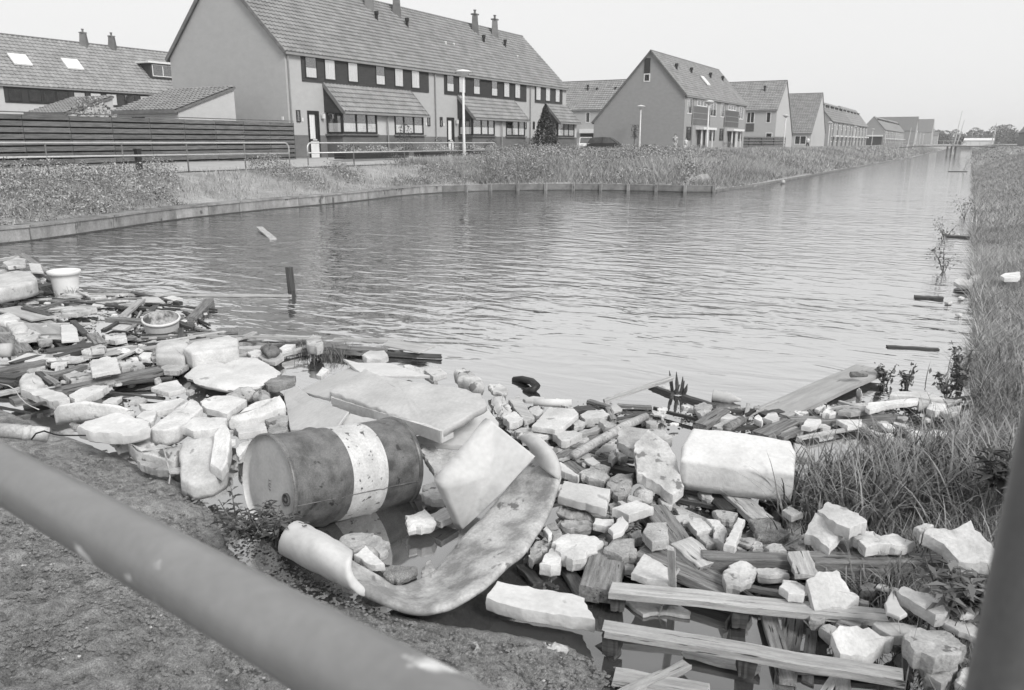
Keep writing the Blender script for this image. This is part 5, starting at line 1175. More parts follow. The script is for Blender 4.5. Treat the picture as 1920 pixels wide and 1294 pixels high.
# --- upper centre right
S('E', 's', 'poly', .15, .06, [(548, 632), (680, 490), (868, 506), (900, 542), (768, 648), (720, 660), (590, 640)], 'polystyrene_tile', 'large clean white square tile behind the curled mat', 'slab')
S('E', 'r', 'poly', .12, .08, [(905, 552), (960, 520), (1070, 507), (1130, 545), (1060, 570), (945, 585)], PS, 'white slab with grey side right of the large clean tile')
S('E', 'r', 'poly', .18, .10, [(328, 562), (415, 522), (488, 575), (440, 600), (380, 610)], PB, 'bright white cube left of the large clean tile')
S('E', 's', 'wood', .12, .05, [(372, 435), (450, 402), (572, 572), (495, 598)], 'board', 'wide pale wooden board end left of the large clean tile', 'board')
S('E', 'q', 'plaster', .14, .06, [(236, 440), (270, 412), (335, 402), (405, 515), (370, 545), (320, 560)], PS, 'smooth grey-white rounded slab left of the wide board end')
S('E', 'r', 'poly', .14, .10, [(708, 690), (745, 665), (860, 670), (928, 690), (808, 748), (770, 745)], PK, 'white topped rubble lump below the large clean tile')
S('E', 'r', 'poly', .10, .05, [(455, 700), (590, 680), (695, 672), (702, 695), (560, 722)], PS, 'thin flat white strip below the large clean tile')
S('E', 'R', 'polyd', .12, .07, [(420, 660), (480, 640), (580, 650), (590, 672), (440, 690)], PK, 'crumbly strip of lumps left of the flat white strip')
S('E', 'r', 'conc', .16, .08, [(1048, 600), (1085, 585), (1185, 622), (1165, 645), (1100, 640)], CL, 'pale brick-like lump above the long round pole')
S('E', 'R', 'polyd', .11, .07, [(830, 600), (880, 580), (938, 590), (935, 625), (870, 640)], PK, 'dirty lump touching the lower right corner of the large clean tile')
PL('E', (1085, 440, .04), (1600, 262, .22), .05, .03, 'wood', 'long thin pale lath rising out of the water in mid picture')
ROD('E', [(855, 858, .10), (1000, 775, .12), (1230, 640, .14), (1400, 565, .05)], .034, 'wood', 'long round pale pole pointing to the spiky plant', 'pole', 'pole')
PL('E', (735, 865, .05), (1110, 665, .05), .24, .02, 'woodg', 'wide dark flat board beside the long round pole')
PL('E', (760, 895, .07), (845, 860, .07), .05, .03, 'wood', 'short pale batten at the lower end of the dark flat board')
PL('E', (905, 690, .09), (1065, 640, .09), .06, .03, 'wood', 'short pale batten below the white slab with grey side')
PL('E', (1120, 490, .10), (1160, 580, .10), .05, .03, 'woodg', 'short grey batten leaning right of the white slab with grey side')
PL('E', (1160, 585, .05), (1410, 530, .05), .05, .03, 'woodd', 'dark lath parallel to the round pole')
PL('E', (1200, 605, .06), (1400, 555, .05), .05, .03, 'woodg', 'grey lath between the dark lath and the round pole')
ROD('E', [(560, 458), (845, 464)], .035, 'plaster', 'pale tube lying level behind the large clean tile', 'tube', 'tube', .07)
S('E', 's', 'plaster', .06, .03, [(480, 430), (560, 408), (645, 420), (610, 438), (500, 442)], SH, 'thin pale sheet behind the pale level tube')
S('E', 'r', 'poly', .09, .06, [(520, 500), (600, 480), (632, 520), (600, 560), (545, 540)], PK, 'white scrap between the wide board end and the large clean tile')
S('E', 'R', 'polyd', .10, .05, [(760, 480), (820, 475), (860, 495), (800, 500)], PK, 'small lump on the far edge of the large clean tile')
PL('E', (860, 510, .06), (1000, 490, .06), .12, .04, 'woodd', 'dark short board behind the white slab with grey side')
S('E', 's', 'plaster', .06, .02, [(1130, 490), (1190, 470), (1230, 510), (1160, 530)], SH, 'small pale panel at the water edge left of the reeds')
# half sunken tyre
ROD('E', [(415, 292, .0), (480, 285, .03), (545, 300, .05), (585, 335, .05), (560, 362, .03), (495, 380, -.01)], .035, 'black', 'half-sunken dark tyre arc floating behind the debris', 'tyre', 'tyre')
PL('E', (1438, 318, .03), (1600, 385, .03), .04, .03, 'woodd', 'thin black stick left of the spiky plant')
PL('E', (1690, 400, .03), (1915, 475, .04), .05, .04, 'woodd', 'thin black stick right of the spiky plant')
def spiky():
    r_ = empty('spiky_plant', Q('E', 1640, 400, 0), 'dark spiky plant standing out of the water like a fork', 'plant')
    for k, (x0, y0, x1_, y1_) in enumerate(((1600, 385, 1620, 285), (1635, 400, 1672, 295), (1670, 400, 1684, 315), (1685, 405, 1738, 355), (1655, 400, 1645, 330), (1610, 395, 1580, 345))):
        a, b = Q('E', x0, y0, .01), Q('E', x1_, y1_, .01); hgt = (b - a).length * .45; b = a + (b - a).normalized() * .03 + Vector((.02 * (k - 2), 0, hgt))
        MB().tube([a, a.lerp(b, .5), b], [.016, .018, .002], 5).build('leaf', M['woodd'], r_)
    MB().lathe(Q('E', 1550, 358, .0), [(.05, 0), (.055, .015), (.03, .03)], 10).build('seed_head', M['poly'], r_)
spiky()
# --- leaning moulded slabs and big block
S('Z', 'r', 'polyd', .30, .12, [(1158, 812, .28), (1170, 798, .30), (1243, 806, .30), (1262, 822, .28), (1188, 838, .28), (1160, 832, .26)], PB, 'white block behind the long leaning moulded slab')
S('Z', 'r', 'polyd', .30, .13, [(1188, 826, .34), (1215, 812, .35), (1252, 825, .34), (1270, 868, .24), (1282, 912, .16), (1262, 922, .15), (1230, 905, .17), (1195, 893, .18)], PS, 'long moulded white slab leaning towards the viewer left of the big white block')
S('F', 'm.03', 'polyc', .34, .20, [(-14, 760, .30), (-5, 640, .36), (58, 555, .38), (300, 575, .38), (700, 630, .38), (728, 690, .36), (716, 845, .30), (350, 805, .30)], PB, 'big clean white rounded block standing left of the long grass', 'block')
S('F', 's', 'polyc', .15, .08, [(715, 650), (770, 665), (850, 712), (800, 745), (720, 735)], PS, 'white wedge sticking out right of the big rounded block')
S('F', 'R', 'polyd', .08, .06, [(105, 965), (150, 950), (205, 1000), (180, 1018), (120, 1000)], PK, 'pale lump in the mud left of the pale plank')
S('F', 's', 'conc', .10, .05, [(350, 905), (400, 895), (462, 955), (440, 972), (380, 965)], CS, 'grey slab end under the big rounded block')
S('E', 's', 'poly', .15, .07, [(752, 905), (765, 902), (900, 1000), (895, 1020), (765, 965)], PS, 'thin white wedge above the thick white slab')
S('G', 's', 'polyc', .20, .08, [(547, 112), (590, 5), (745, 30), (918, 62), (912, 100), (885, 200)], PS, 'thick clean white slab right of the folded mat')
S('E', 'R', 'conc', .14, .08, [(900, 985), (990, 940), (1080, 975), (1135, 1010), (1095, 1050), (1000, 1030)], CL, 'speckled grey chunk above the thick clean white slab')
S('E', 'R', 'conc', .17, .10, [(1105, 1070), (1150, 1020), (1215, 985), (1305, 1000), (1290, 1075), (1225, 1140), (1190, 1160)], CL, 'big speckled grey chunk left of the foot of the leaning slab')
S('E', 'q', 'conc', .12, .08, [(1310, 1105), (1360, 1072), (1440, 1100), (1460, 1145), (1410, 1165), (1340, 1145)], CL, 'oval speckled stone below the foot of the leaning slab')
S('E', 's', 'plaster', .08, .02, [(930, 885), (1005, 862), (1058, 905), (1000, 930)], SH, 'small grey sheet above the speckled grey chunk')
S('E', 'R', 'conc', .10, .06, [(1000, 925), (1050, 915), (1125, 940), (1110, 980), (1040, 955)], CL, 'smaller speckled stone above the big speckled chunk')
PL('E', (790, 880, .06), (900, 975, .06), .14, .03, 'woodg', 'grey short board at the edge of the folded mat')
PL('E', (1060, 905, .05), (1330, 970, .05), .07, .05, 'woodd', 'dark batten left of the leaning moulded slab')
S('E', 's', 'polyd', .06, .03, [(1020, 830), (1100, 760), (1190, 770), (1130, 830)], SH, 'muddy pale sheet below the long round pole')
S('E', 'R', 'conc', .10, .07, [(1180, 850), (1240, 815), (1260, 860), (1200, 880)], CL, 'grey stone in the gap left of the leaning slab')
S('E', 'R', 'polyd', .12, .09, [(1130, 850), (1165, 810), (1180, 860), (1150, 890)], PK, 'upright pale scrap below the long round pole')
# --- middle right foreground
S('G', 's', 'poly', .20, .09, [(935, 196), (1105, 140), (1222, 190), (1048, 245)], PB, 'white square block with crisp corners right of the thick clean slab')
S('G', 'q', 'polyd', .12, .08, [(545, 195), (580, 168), (700, 185), (812, 232), (780, 262), (640, 235)], PK, 'long rounded white piece below the thick clean slab')
S('G', 's', 'poly', .13, .06, [(797, 305), (812, 268), (945, 274), (940, 318), (880, 325)], PB, 'small white block with dark underside in the middle of the rubble')
S('G', 'R', 'polyd', .12, .07, [(560, 300), (600, 276), (780, 292), (790, 330), (700, 340), (640, 352), (580, 330)], PK, 'low rough white piece above the big torn white chunk')
S('G', 'r', 'conc', .10, .06, [(462, 320), (530, 296), (580, 370), (520, 395)], CS, 'grey slab piece by the mat edge')
S('G', 's', 'poly', .16, .05, [(450, 345), (470, 312), (510, 370), (480, 395)], PS, 'small upright white wedge by the mat edge')
S('G', 'R', 'poly', .20, .13, [(505, 440), (560, 395), (620, 365), (800, 400), (862, 432), (830, 480), (760, 492), (735, 545), (665, 575), (580, 520)], PK, 'big torn bright white chunk right of the folded mat')
S('G', 'r', 'polyd', .17, .12, [(418, 585), (455, 520), (505, 478), (558, 492), (572, 590), (500, 600)], PB, 'small white wedge with crumbly dark base over the water')
S('G', 'R', 'conc', .12, .08, [(330, 540), (355, 480), (400, 430), (505, 440), (440, 510), (365, 565)], CS, 'grey chunk partly under the edge of the folded mat')
S('G', 'R', 'conc', .20, .09, [(872, 495), (905, 440), (925, 415), (1095, 422), (1110, 520), (1000, 535), (950, 520)], CS, 'grey brown slab with crumbly edge above the two wooden blocks')
S('G', 'R', 'poly', .10, .07, [(998, 575), (1030, 568), (1080, 580), (1075, 615), (1020, 612)], PK, 'small bright lump below the grey brown slab')
S('G', 's', 'conc', .22, .09, [(1150, 365), (1180, 302), (1318, 296), (1332, 420), (1215, 440)], CS, 'square-cut grey slab standing beside the long weathered beam')
S('G', 'R', 'conc', .14, .08, [(1040, 380), (1130, 350), (1150, 410), (1075, 418)], CL, 'pale knobbly lump left of the square-cut grey slab')
S('G', 's', 'plaster', .20, .03, [(905, 340), (1000, 245), (1045, 300), (1000, 370), (940, 390)], PBd, 'thin grey board standing on edge in the middle of the rubble', 'board')
S('G', 's', 'plaster', .12, .03, [(970, 150), (1000, 140), (1050, 165), (1000, 178)], SH, 'small grey shard behind the crisp white square block')
S('G', 's', 'poly', .17, .05, [(1065, 655), (1155, 515), (1240, 560), (1335, 620), (1340, 720), (1180, 690)], PS, 'triangular white slab with grey edge across the diagonal plank')
S('G', 's', 'conc', .13, .05, [(1045, 100), (1140, 135), (1100, 150), (1040, 140)], CL, 'grey shard above the crisp white square block')
S('G', 'R', 'conc', .08, .06, [(905, 165), (960, 145), (968, 180), (920, 192)], CL, 'small grey lump between the thick slab and the crisp block')
o_ = empty('wooden_block', Q('G', 850, 640, 0), 'pair of thick planks nailed side by side over the dark pool', 'planks')
for (a, b, w_) in (((850, 490), (770, 755), .10), ((930, 560), (880, 768), .13)):
    plank_world(Q('G', a[0], a[1], .12), Q('G', b[0], b[1], .12), w_, .08, 'woodg', 'plank', o_)
PL('G', (1225, 180, .14), (1530, 590, .12), .15, .09, 'woodg', 'long weathered beam running down from the crisp white block')
PL('G', (1430, 430, .17), (1620, 585, .14), .15, .05, 'wood', 'short board lying on the lower end of the long weathered beam')
PL('G', (1150, 480, .14), (1790, 755, .10), .17, .05, 'woodg', 'wide diagonal plank passing under the triangular white slab')
S('G', 'r', 'polyd', .14, .06, [(1470, 295), (1500, 258), (1560, 268), (1640, 345), (1530, 368)], PS, 'flat white-topped slab right of the long weathered beam')
S('G', 'R', 'polyd', .15, .09, [(1600, 270), (1690, 290), (1750, 345), (1735, 400), (1705, 450), (1650, 400), (1645, 340)], PS, 'rough-edged white slab left of the narrow white bar')
S('G', 's', 'poly', .20, .06, [(1722, 450), (1820, 262), (1866, 280), (1800, 470)], PS, 'narrow white bar sloping towards the viewer')
S('G', 's', 'conc', .10, .04, [(1530, 388), (1610, 382), (1672, 440), (1600, 462)], CS, 'grey tile below the flat white-topped slab')
S('G', 'R', 'conc', .10, .06, [(1640, 215), (1700, 205), (1810, 235), (1760, 285), (1680, 265)], CL, 'brownish crumbling lump above the rough-edged white slab')
S('G', 'R', 'polyd', .08, .06, [(1425, 290), (1455, 280), (1470, 305), (1440, 315)], PK, 'tiny lump touching the weathered beam')
PL('G', (585, 575, .04), (755, 825, .04), .07, .03, 'woodg', 'narrow dark plank slanting across the dark pool')
PL('G', (290, 590, .05), (405, 715, .03), .06, .03, 'woodd', 'short dark stake end beside the mat')
PL('G', (480, 720, .03), (540, 755, .03), .03, .02, 'woodd', 'small floating stick in the dark pool')
PL('G', (770, 1120, -.01), (970, 1215, .02), .06, .03, 'woodd', 'dark plank end half sunk by the small pale stone')
PL('G', (1350, 470, .40), (1362, 880, .0), .035, .02, 'wood', 'thin pale lath standing upright over the pallet')
ROD('G', [(1405, 625, .22), (1320, 770, .12), (1258, 960, .0)], .006, 'wood', 'thin bent pale twig leaning beside the upright lath', 'twig', 'twig')
S('G', 's', 'foamd', .02, .02, [(985, 830), (1055, 735), (1280, 800), (1488, 925), (1480, 958), (1300, 930), (1150, 950)], SH, 'mud-stained sheet lying just under the water between the pallets')
S('G', 'r', 'polyc', .17, .12, [(40, 830), (130, 716), (430, 765), (738, 825), (770, 905), (818, 985), (650, 960), (300, 910)], PS, 'long bright white slab with stained front lying along the muddy edge')
S('G', 'q', 'polyd', .07, .07, [(430, 1125), (545, 1128), (565, 1150), (620, 1165), (600, 1195), (520, 1205), (445, 1180)], CL, 'small pale stone lying in the shallow water at the bottom')
S('D', 'R', 'conc', .10, .06, [(1655, 1110), (1700, 1105), (1710, 1150), (1680, 1180)], CL, 'small pale stone on the soil at the bottom')
# --- pallets
def pallet(label, boards, blocks, loc):
    r_ = empty('pallet', loc, label, 'pallet')
    for (v, a, b, w_, th, mat) in boards: plank_world(Q(v, *a), Q(v, *b), w_, th, mat, 'board', r_)
    for (v, a, b, w_, th, mat) in blocks: plank_world(Q(v, *a), Q(v, *b), w_, th, mat, 'block', r_)
pallet('half-sunk pallet nearest the viewer with a long top board', [('Z', (1134, 1172, .16), (1692, 1264, .16), .085, .035, 'wood'), ('H', (455, 805, .02), (395, 1285, .02), .09, .03, 'woodg'), ('H', (575, 880, .01), (550, 1240, .01), .05, .03, 'woodg')],
       [('G', (880, 1062, .125), (985, 1080, .125), .085, .09, 'woodd'), ('H', (95, 1040, .125), (205, 1058, .125), .085, .09, 'woodd'), ('H', (1050, 1175, .125), (1185, 1195, .125), .09, .10, 'woodd')], Q('Z', 1400, 1215, 0))
pallet('second pallet behind, its top board running under the white wedge', [('Z', (1146, 1100, .15), (1660, 1152, .15), .10, .035, 'wood')],
       [('G', (925, 770, .115), (1020, 775, .115), .09, .09, 'woodd'), ('G', (1770, 880, .115), (1890, 890, .115), .09, .09, 'woodd'), ('H', (620, 760, .115), (700, 770, .115), .09, .09, 'woodd')], Q('Z', 1400, 1125, 0))
PL('Z', (1150, 1262, .05), (1330, 1294, .05), .09, .03, 'wood', 'pale board end at the bottom edge in front of the pallets')
PL('Z', (1320, 1038, .16), (1490, 1046, .16), .09, .09, 'woodg', 'squared beam left of the short crossing board')
PL('Z', (1520, 1042, .18), (1770, 1046, .18), .11, .11, 'woodg', 'thick squared beam right of the short crossing board')
PL('Z', (1330, 1056, .10), (1590, 1072, .10), .07, .04, 'woodg', 'lower lath behind the squared beam')
PL('H', (490, 372, .21), (545, 525, .17), .11, .03, 'wood', 'short pale board crossing over the squared beams')
S('H', 'r', 'poly', .30, .11, [(535, 222, .26), (600, 118, .32), (680, 150, .32), (800, 195, .32), (692, 345, .22), (600, 290, .22)], PS, 'lower white slab of the broken pair at the edge of the long grass')
S('H', 'r', 'poly', .34, .11, [(612, 95), (690, 40), (780, 70), (882, 118), (950, 165), (830, 215), (690, 155)], PS, 'upper ridged white slab of the broken pair at the edge of the long grass')
S('H', 'R', 'poly', .26, .10, [(845, 245), (900, 232), (985, 235), (1030, 268), (1060, 262), (1150, 262), (1248, 305), (1200, 335), (1040, 320), (940, 340)], PS, 'flat broken white piece right of the broken pair')
S('H', 'R', 'conc', .22, .12, [(770, 270), (830, 240), (850, 300), (900, 340), (830, 350), (760, 315)], CL, 'grey rubble lumps wedged below the broken pair')
S('H', 'r', 'poly', .38, .12, [(1325, 255, .34), (1352, 200, .38), (1500, 192, .40), (1640, 188, .40), (1672, 225, .39), (1750, 300, .36), (1805, 388, .32), (1780, 425, .31), (1560, 440, .28), (1450, 340, .31)], PS, 'large white slab tilted up against the grass near the right post')
S('H', 'R', 'polyd', .34, .08, [(1255, 205), (1340, 180), (1380, 195), (1300, 260)], PK, 'pale crumbling corner behind the large tilted slab')
S('H', 'r', 'poly', .26, .09, [(540, 600, .22), (600, 530, .26), (655, 478, .30), (738, 468, .30), (820, 590, .24), (890, 705, .17), (800, 745, .16), (600, 725, .18)], PS, 'white wedge-shaped slab lying across the second pallet')
S('H', 's', 'poly', .20, .06, [(368, 600), (385, 556), (470, 565), (535, 600), (530, 660), (420, 650)], PS, 'small white block left of the wedge-shaped slab')
S('H', 'R', 'polyd', .20, .07, [(-20, 510), (60, 440), (122, 425), (180, 455), (212, 500), (170, 560), (90, 600), (10, 590)], CL, 'rough whitish boulder left of the small white block')
S('H', 'R', 'polyd', .16, .08, [(200, 490), (280, 480), (410, 490), (430, 525), (300, 530), (220, 520)], PK, 'flat pale lump behind the squared timber and boulder')
S('H', 'R', 'conc', .15, .07, [(160, 330), (200, 300), (245, 310), (240, 350), (180, 355)], CL, 'small pale stone on the far squared beam')
S('H', 'R', 'conc', .16, .08, [(255, 345), (290, 318), (380, 320), (400, 360), (300, 370)], CL, 'small grey stone on the far squared beam')
S('H', 'R', 'concd', .20, .06, [(425, 340), (450, 318), (545, 322), (540, 368), (470, 368)], CL, 'dark triangular stone above the short crossing board')
S('H', 'r', 'poly', .30, .09, [(1148, 640), (1155, 603), (1235, 612), (1380, 660), (1490, 705), (1495, 780), (1400, 795), (1290, 730)], PS, 'white slab in the right-hand weeds with a dark front edge')
S('H', 's', 'foam', .28, .02, [(1060, 710), (1120, 620), (1145, 690), (1210, 780), (1160, 805), (1075, 770)], 'crumpled_sheet', 'crumpled grey sheet left of the slab in the right-hand weeds', 'sheet')
S('H', 's', 'poly', .20, .07, [(985, 850), (1010, 835), (1150, 840), (1280, 860), (1275, 930), (1110, 935), (1020, 880)], PS, 'smooth white board behind the large pentagonal slab')
S('H', 'r', 'poly', .24, .10, [(708, 930, .22), (760, 880, .24), (880, 848, .26), (1000, 890, .24), (1125, 955, .20), (968, 1068, .16), (770, 1045, .18)], PS, 'large pentagonal white slab by the near pallet')
S('H', 'R', 'conc', .14, .09, [(632, 865), (680, 840), (745, 862), (762, 890), (700, 925)], CL, 'small knobbly stone left of the large pentagonal slab')
S('H', 'R', 'conc', .17, .09, [(542, 775), (580, 757), (650, 762), (670, 800), (640, 830), (570, 815)], CL, 'pale stone below the wedge-shaped slab')
S('H', 'R', 'woodg', .17, .06, [(725, 770), (850, 790), (960, 850), (900, 870), (780, 880)], 'bark_slab', 'grey fibrous piece between the wedge and the pentagonal slab', 'debris')
S('H', 'R', 'conc', .26, .16, [(1195, 955), (1240, 900), (1300, 880), (1420, 885), (1520, 920), (1600, 1000), (1520, 1060), (1400, 1075), (1260, 1030)], 'boulder', 'upper rough boulder by the right post', 'boulder')
S('H', 'R', 'polyd', .18, .14, [(1300, 1085), (1370, 1060), (1480, 1085), (1550, 1130), (1510, 1200), (1440, 1235), (1340, 1180)], 'boulder', 'lower rough boulder by the right post', 'boulder')
S('H', 'R', 'poly', .18, .10, [(1530, 1190), (1600, 1130), (1680, 1135), (1670, 1230), (1620, 1290), (1545, 1240)], PK, 'white lump at the bottom right beside the lower boulder')
S('H', 's', 'poly', .26, .03, [(1440, 835), (1520, 815), (1640, 840), (1740, 930), (1680, 950), (1560, 900)], 'plastic_sheet', 'bright wrinkled plastic sheet under the weeds by the right post', 'sheet')
S('H', 's', 'poly', .30, .03, [(1540, 740), (1620, 715), (1700, 740), (1650, 790), (1570, 790)], 'plastic_sheet', 'bright scrap of plastic higher up by the right post', 'sheet')
S('H', 's', 'rust', .06, .02, [(1110, 1065), (1180, 1040), (1252, 1115), (1250, 1225), (1180, 1160)], 'metal_sheet', 'dark flat sheet half under water right of the pentagonal slab', 'sheet')
S('H', 's', 'conc', .14, .04, [(382, 92), (430, 62), (518, 112), (440, 135)], CS, 'small speckled tile below the big white rounded block')
PL('H', (225, 25, .05), (362, 80, .05), .03, .03, 'black', 'thin black bar below the big white rounded block')
PL('F', (250, 900, .10), (520, 1135, .09), .13, .04, 'wood', 'pale plank running out from under the big rounded block')
PL('F', (130, 880, .07), (330, 1075, .07), .17, .04, 'woodd', 'dark plank beside the pale plank under the big rounded block')
PL('F', (580, 1035, .04), (660, 955, .04), .08, .03, 'woodg', 'short grey board in the dark gap below the big rounded block')
S('F', 'R', 'soil', .09, .05, [(430, 1140), (520, 1120), (620, 1170), (690, 1230), (600, 1290), (480, 1260)], 'mud_lump', 'patch of dark muddy rubbish left of the broken white pair', 'mud')
# --- right, upper
PL('Z', (1448, 772, .04), (1634, 688, .10), .30, .04, 'ply', 'very wide pale board rising out of the water on the right')
ROD('F', [(1080, 214, .16), (1180, 210, .16)], .028, 'woodg', 'small log lying on the very wide pale board', 'log', 'log')
def bottle():
    a, b = Q('F', 190, 345, .05), Q('F', 375, 378, .03); d = b - a; L_ = d.length
    prof = [(.001, 0), (.05, .002)]
    for k in range(9): prof += [(.052 if k % 2 else .046, L_ * (.05 + .06 * k))]
    prof += [(.048, L_ * .62), (.02, L_ * .86), (.016, L_)]
    tag(MB().lathe(a, prof, 16, axis=d).build('bottle', M['plaster'], None, True), 'ribbed pale plastic bottle floating behind the big rounded block', 'bottle')
bottle()
PL('F', (690, 495, .06), (1400, 478, .06), .12, .10, 'woodg', 'dark level beam below the long white board on the right')
S('F', 's', 'poly', .17, .05, [(1175, 425), (1195, 392), (1510, 360), (1512, 385), (1330, 405), (1200, 440)], PS, 'long white board lying level at the right water edge')
S('F', 's', 'polyd', .13, .05, [(1000, 445), (1060, 415), (1190, 415), (1200, 440), (1080, 458)], PS, 'duller white board left of the long level white board')
S('F', 'r', 'conc', .17, .14, [(1510, 375), (1530, 360), (1580, 365), (1578, 395), (1520, 398)], PB, 'grey block at the right end of the long level white board')
S('F', 's', 'poly', .14, .07, [(1330, 345), (1345, 320), (1560, 322), (1680, 365), (1600, 370), (1450, 350)], PS, 'white slab behind the long level white board')
S('F', 'r', 'poly', .13, .09, [(1565, 430), (1590, 390), (1690, 400), (1690, 440), (1620, 450)], PK, 'white lump right of the grey block end')
S('F', 'r', 'poly', .12, .06, [(1650, 450), (1690, 425), (1790, 412), (1770, 455), (1700, 465)], PK, 'white lump near the foot of the weedy stem')
S('F', 'R', 'poly', .13, .09, [(898, 458), (930, 412), (982, 455), (940, 465)], PB, 'small white pyramid on the right')
S('F', 's', 'poly', .10, .06, [(762, 540), (800, 495), (885, 500), (888, 520), (830, 548)], PB, 'white lozenge block below the dark level beam')
S('F', 's', 'poly', .08, .05, [(985, 502), (1150, 500), (1148, 530), (1060, 545)], PS, 'white board half hidden behind the tips of the long grass')
S('F', 'R', 'poly', .09, .06, [(1290, 600), (1340, 590), (1360, 620), (1320, 640)], PK, 'white scrap showing through the long grass tips')
S('F', 'r', 'poly', .12, .05, [(1560, 590), (1600, 565), (1700, 575), (1700, 600), (1620, 610)], PK, 'white scrap left of its twin behind the long grass')
S('F', 'r', 'poly', .12, .05, [(1705, 590), (1730, 565), (1810, 570), (1800, 600)], PK, 'white scrap nearest the right bank behind the long grass')
S('F', 'R', 'poly', .10, .05, [(1440, 600), (1480, 570), (1520, 580), (1490, 620)], PK, 'faint white scrap deep in the long grass')
S('F', 's', 'plaster', .10, .03, [(850, 432), (900, 402), (915, 410), (875, 440)], SH, 'small dark-edged tile left of the white pyramid')
PL('F', (110, 530, .10), (262, 432, .10), .11, .05, 'woodg', 'wide short grey plank behind the big rounded block')
ROD('F', [(280, 560, .09), (385, 505, .09)], .035, 'woodg', 'short round log behind the big rounded block', 'log', 'log')
PL('F', (500, 590, .08), (690, 500, .08), .15, .07, 'woodg', 'wide weathered beam above the right part of the big rounded block')
PL('F', (560, 600, .06), (720, 545, .06), .05, .03, 'wood', 'thin pale lath beside the wide weathered beam')
PL('F', (630, 610, .06), (760, 560, .06), .06, .03, 'woodg', 'thin grey lath beside the wide weathered beam')
S('F', 's', 'polyd', .09, .03, [(190, 545), (270, 500), (330, 498), (250, 560)], SH, 'whitish panel left of the short round log')
S('F', 'r', 'poly', .12, .07, [(515, 490), (560, 455), (600, 455), (625, 490), (570, 505)], PB, 'white lump at the foot of the very wide pale board')
S('F', 'r', 'poly', .11, .07, [(458, 490), (485, 468), (510, 490), (505, 515), (470, 505)], PB, 'rounded white nugget left of the lump at the foot of the wide board')
S('F', 'R', 'conc', .12, .08, [(80, 410), (130, 390), (188, 405), (180, 440), (120, 480), (95, 460)], CL, 'grey crumbly block by the black stick at the water edge')
S('F', 's', 'polyd', .08, .04, [(225, 490), (240, 460), (310, 465), (350, 490), (300, 500)], SH, 'pale flat piece behind the short round log')
PL('F', (400, 470, .05), (462, 435, .10), .05, .02, 'woodd', 'black splinter pointing up near the wide board foot')
PL('F', (505, 465, .05), (640, 440, .05), .08, .03, 'woodd', 'dark board under the foot of the wide pale board')
S('F', 'R', 'poly', .20, .10, [(1120, 325, .03), (1135, 300, .1), (1152, 312, .1), (1145, 345, .03)], 'foam_cup', 'small pale cup floating below the wide pale board', 'cup')
# --- lower left heap
S('B', 'm.02', 'poly', .30, .11, [(402, 525, .22), (430, 468, .30), (620, 462, .32), (900, 470, .30), (960, 480, .28), (1008, 535, .22), (960, 548, .20), (900, 520, .22), (700, 515, .24)], PB, 'long white grooved moulding lying level at left')
S('B', 'R', 'polyc', .30, .16, [(580, 640), (640, 595), (700, 585), (780, 555), (900, 530), (985, 560), (1110, 598), (1118, 640), (1000, 680), (830, 690), (700, 680)], PS, 'broad broken white slab below the grooved moulding')
S('B', 'R', 'poly', .22, .10, [(800, 705), (860, 690), (1120, 700), (1200, 700), (1215, 745), (1120, 775), (950, 770), (880, 790)], PK, 'lumpy white piece below the broad broken slab')
S('B', 's', 'poly', .24, .06, [(1020, 562), (1070, 522), (1165, 515), (1172, 545), (1130, 612), (1080, 585)], PS, 'small white kite-shaped board right of the grooved moulding')
S('B', 'm.015', 'poly', .28, .12, [(1120, 650), (1180, 600), (1330, 490), (1430, 430), (1470, 440), (1520, 495), (1440, 560), (1330, 640), (1230, 665)], PB, 'long white beam-like block pointing up to the right')
S('B', 'r', 'poly', .20, .07, [(1040, 468), (1170, 462), (1350, 425), (1380, 435), (1300, 500), (1180, 525), (1070, 505)], PS, 'rough white slab behind the beam-like block')
S('B', 'r', 'poly', .25, .09, [(1500, 450), (1600, 410), (1720, 405), (1850, 440), (1760, 500), (1700, 545), (1620, 520), (1520, 490)], PS, 'pale domed slab between the beam-like block and the foam heap')
S('B', 'r', 'poly', .26, .10, [(1360, 640), (1395, 600), (1430, 568), (1600, 570), (1695, 575), (1680, 630), (1560, 665), (1450, 670)], PS, 'white slab resting above the large raised-edge slab')
S('C', 'm.015', 'poly', .24, .11, [(85, 628, .20), (150, 580, .24), (250, 530, .26), (430, 488, .26), (455, 500, .25), (465, 560, .18), (300, 605, .18), (150, 655, .16)], PB, 'grooved white block left of the smooth foam sheet')
S('C', 's', 'poly', .17, .09, [(138, 690), (200, 672), (330, 660), (342, 700), (250, 715), (160, 728)], PB, 'white block just behind the rim of the oil drum')
S('C', 'R', 'conc', .14, .08, [(345, 700), (360, 668), (400, 665), (480, 700), (420, 728), (360, 730)], CL, 'crumbly grey rubble behind the oil drum')
S('C', 'r', 'polyd', .16, .06, [(330, 640), (420, 605), (480, 615), (480, 650), (380, 665)], PS, 'dull white slab behind the oil drum under the grooved block')
S('C', 'r', 'poly', .12, .05, [(140, 850), (160, 800), (220, 765), (240, 775), (200, 830), (160, 880)], PS, 'white sliver between the raised-edge slab and the oil drum')
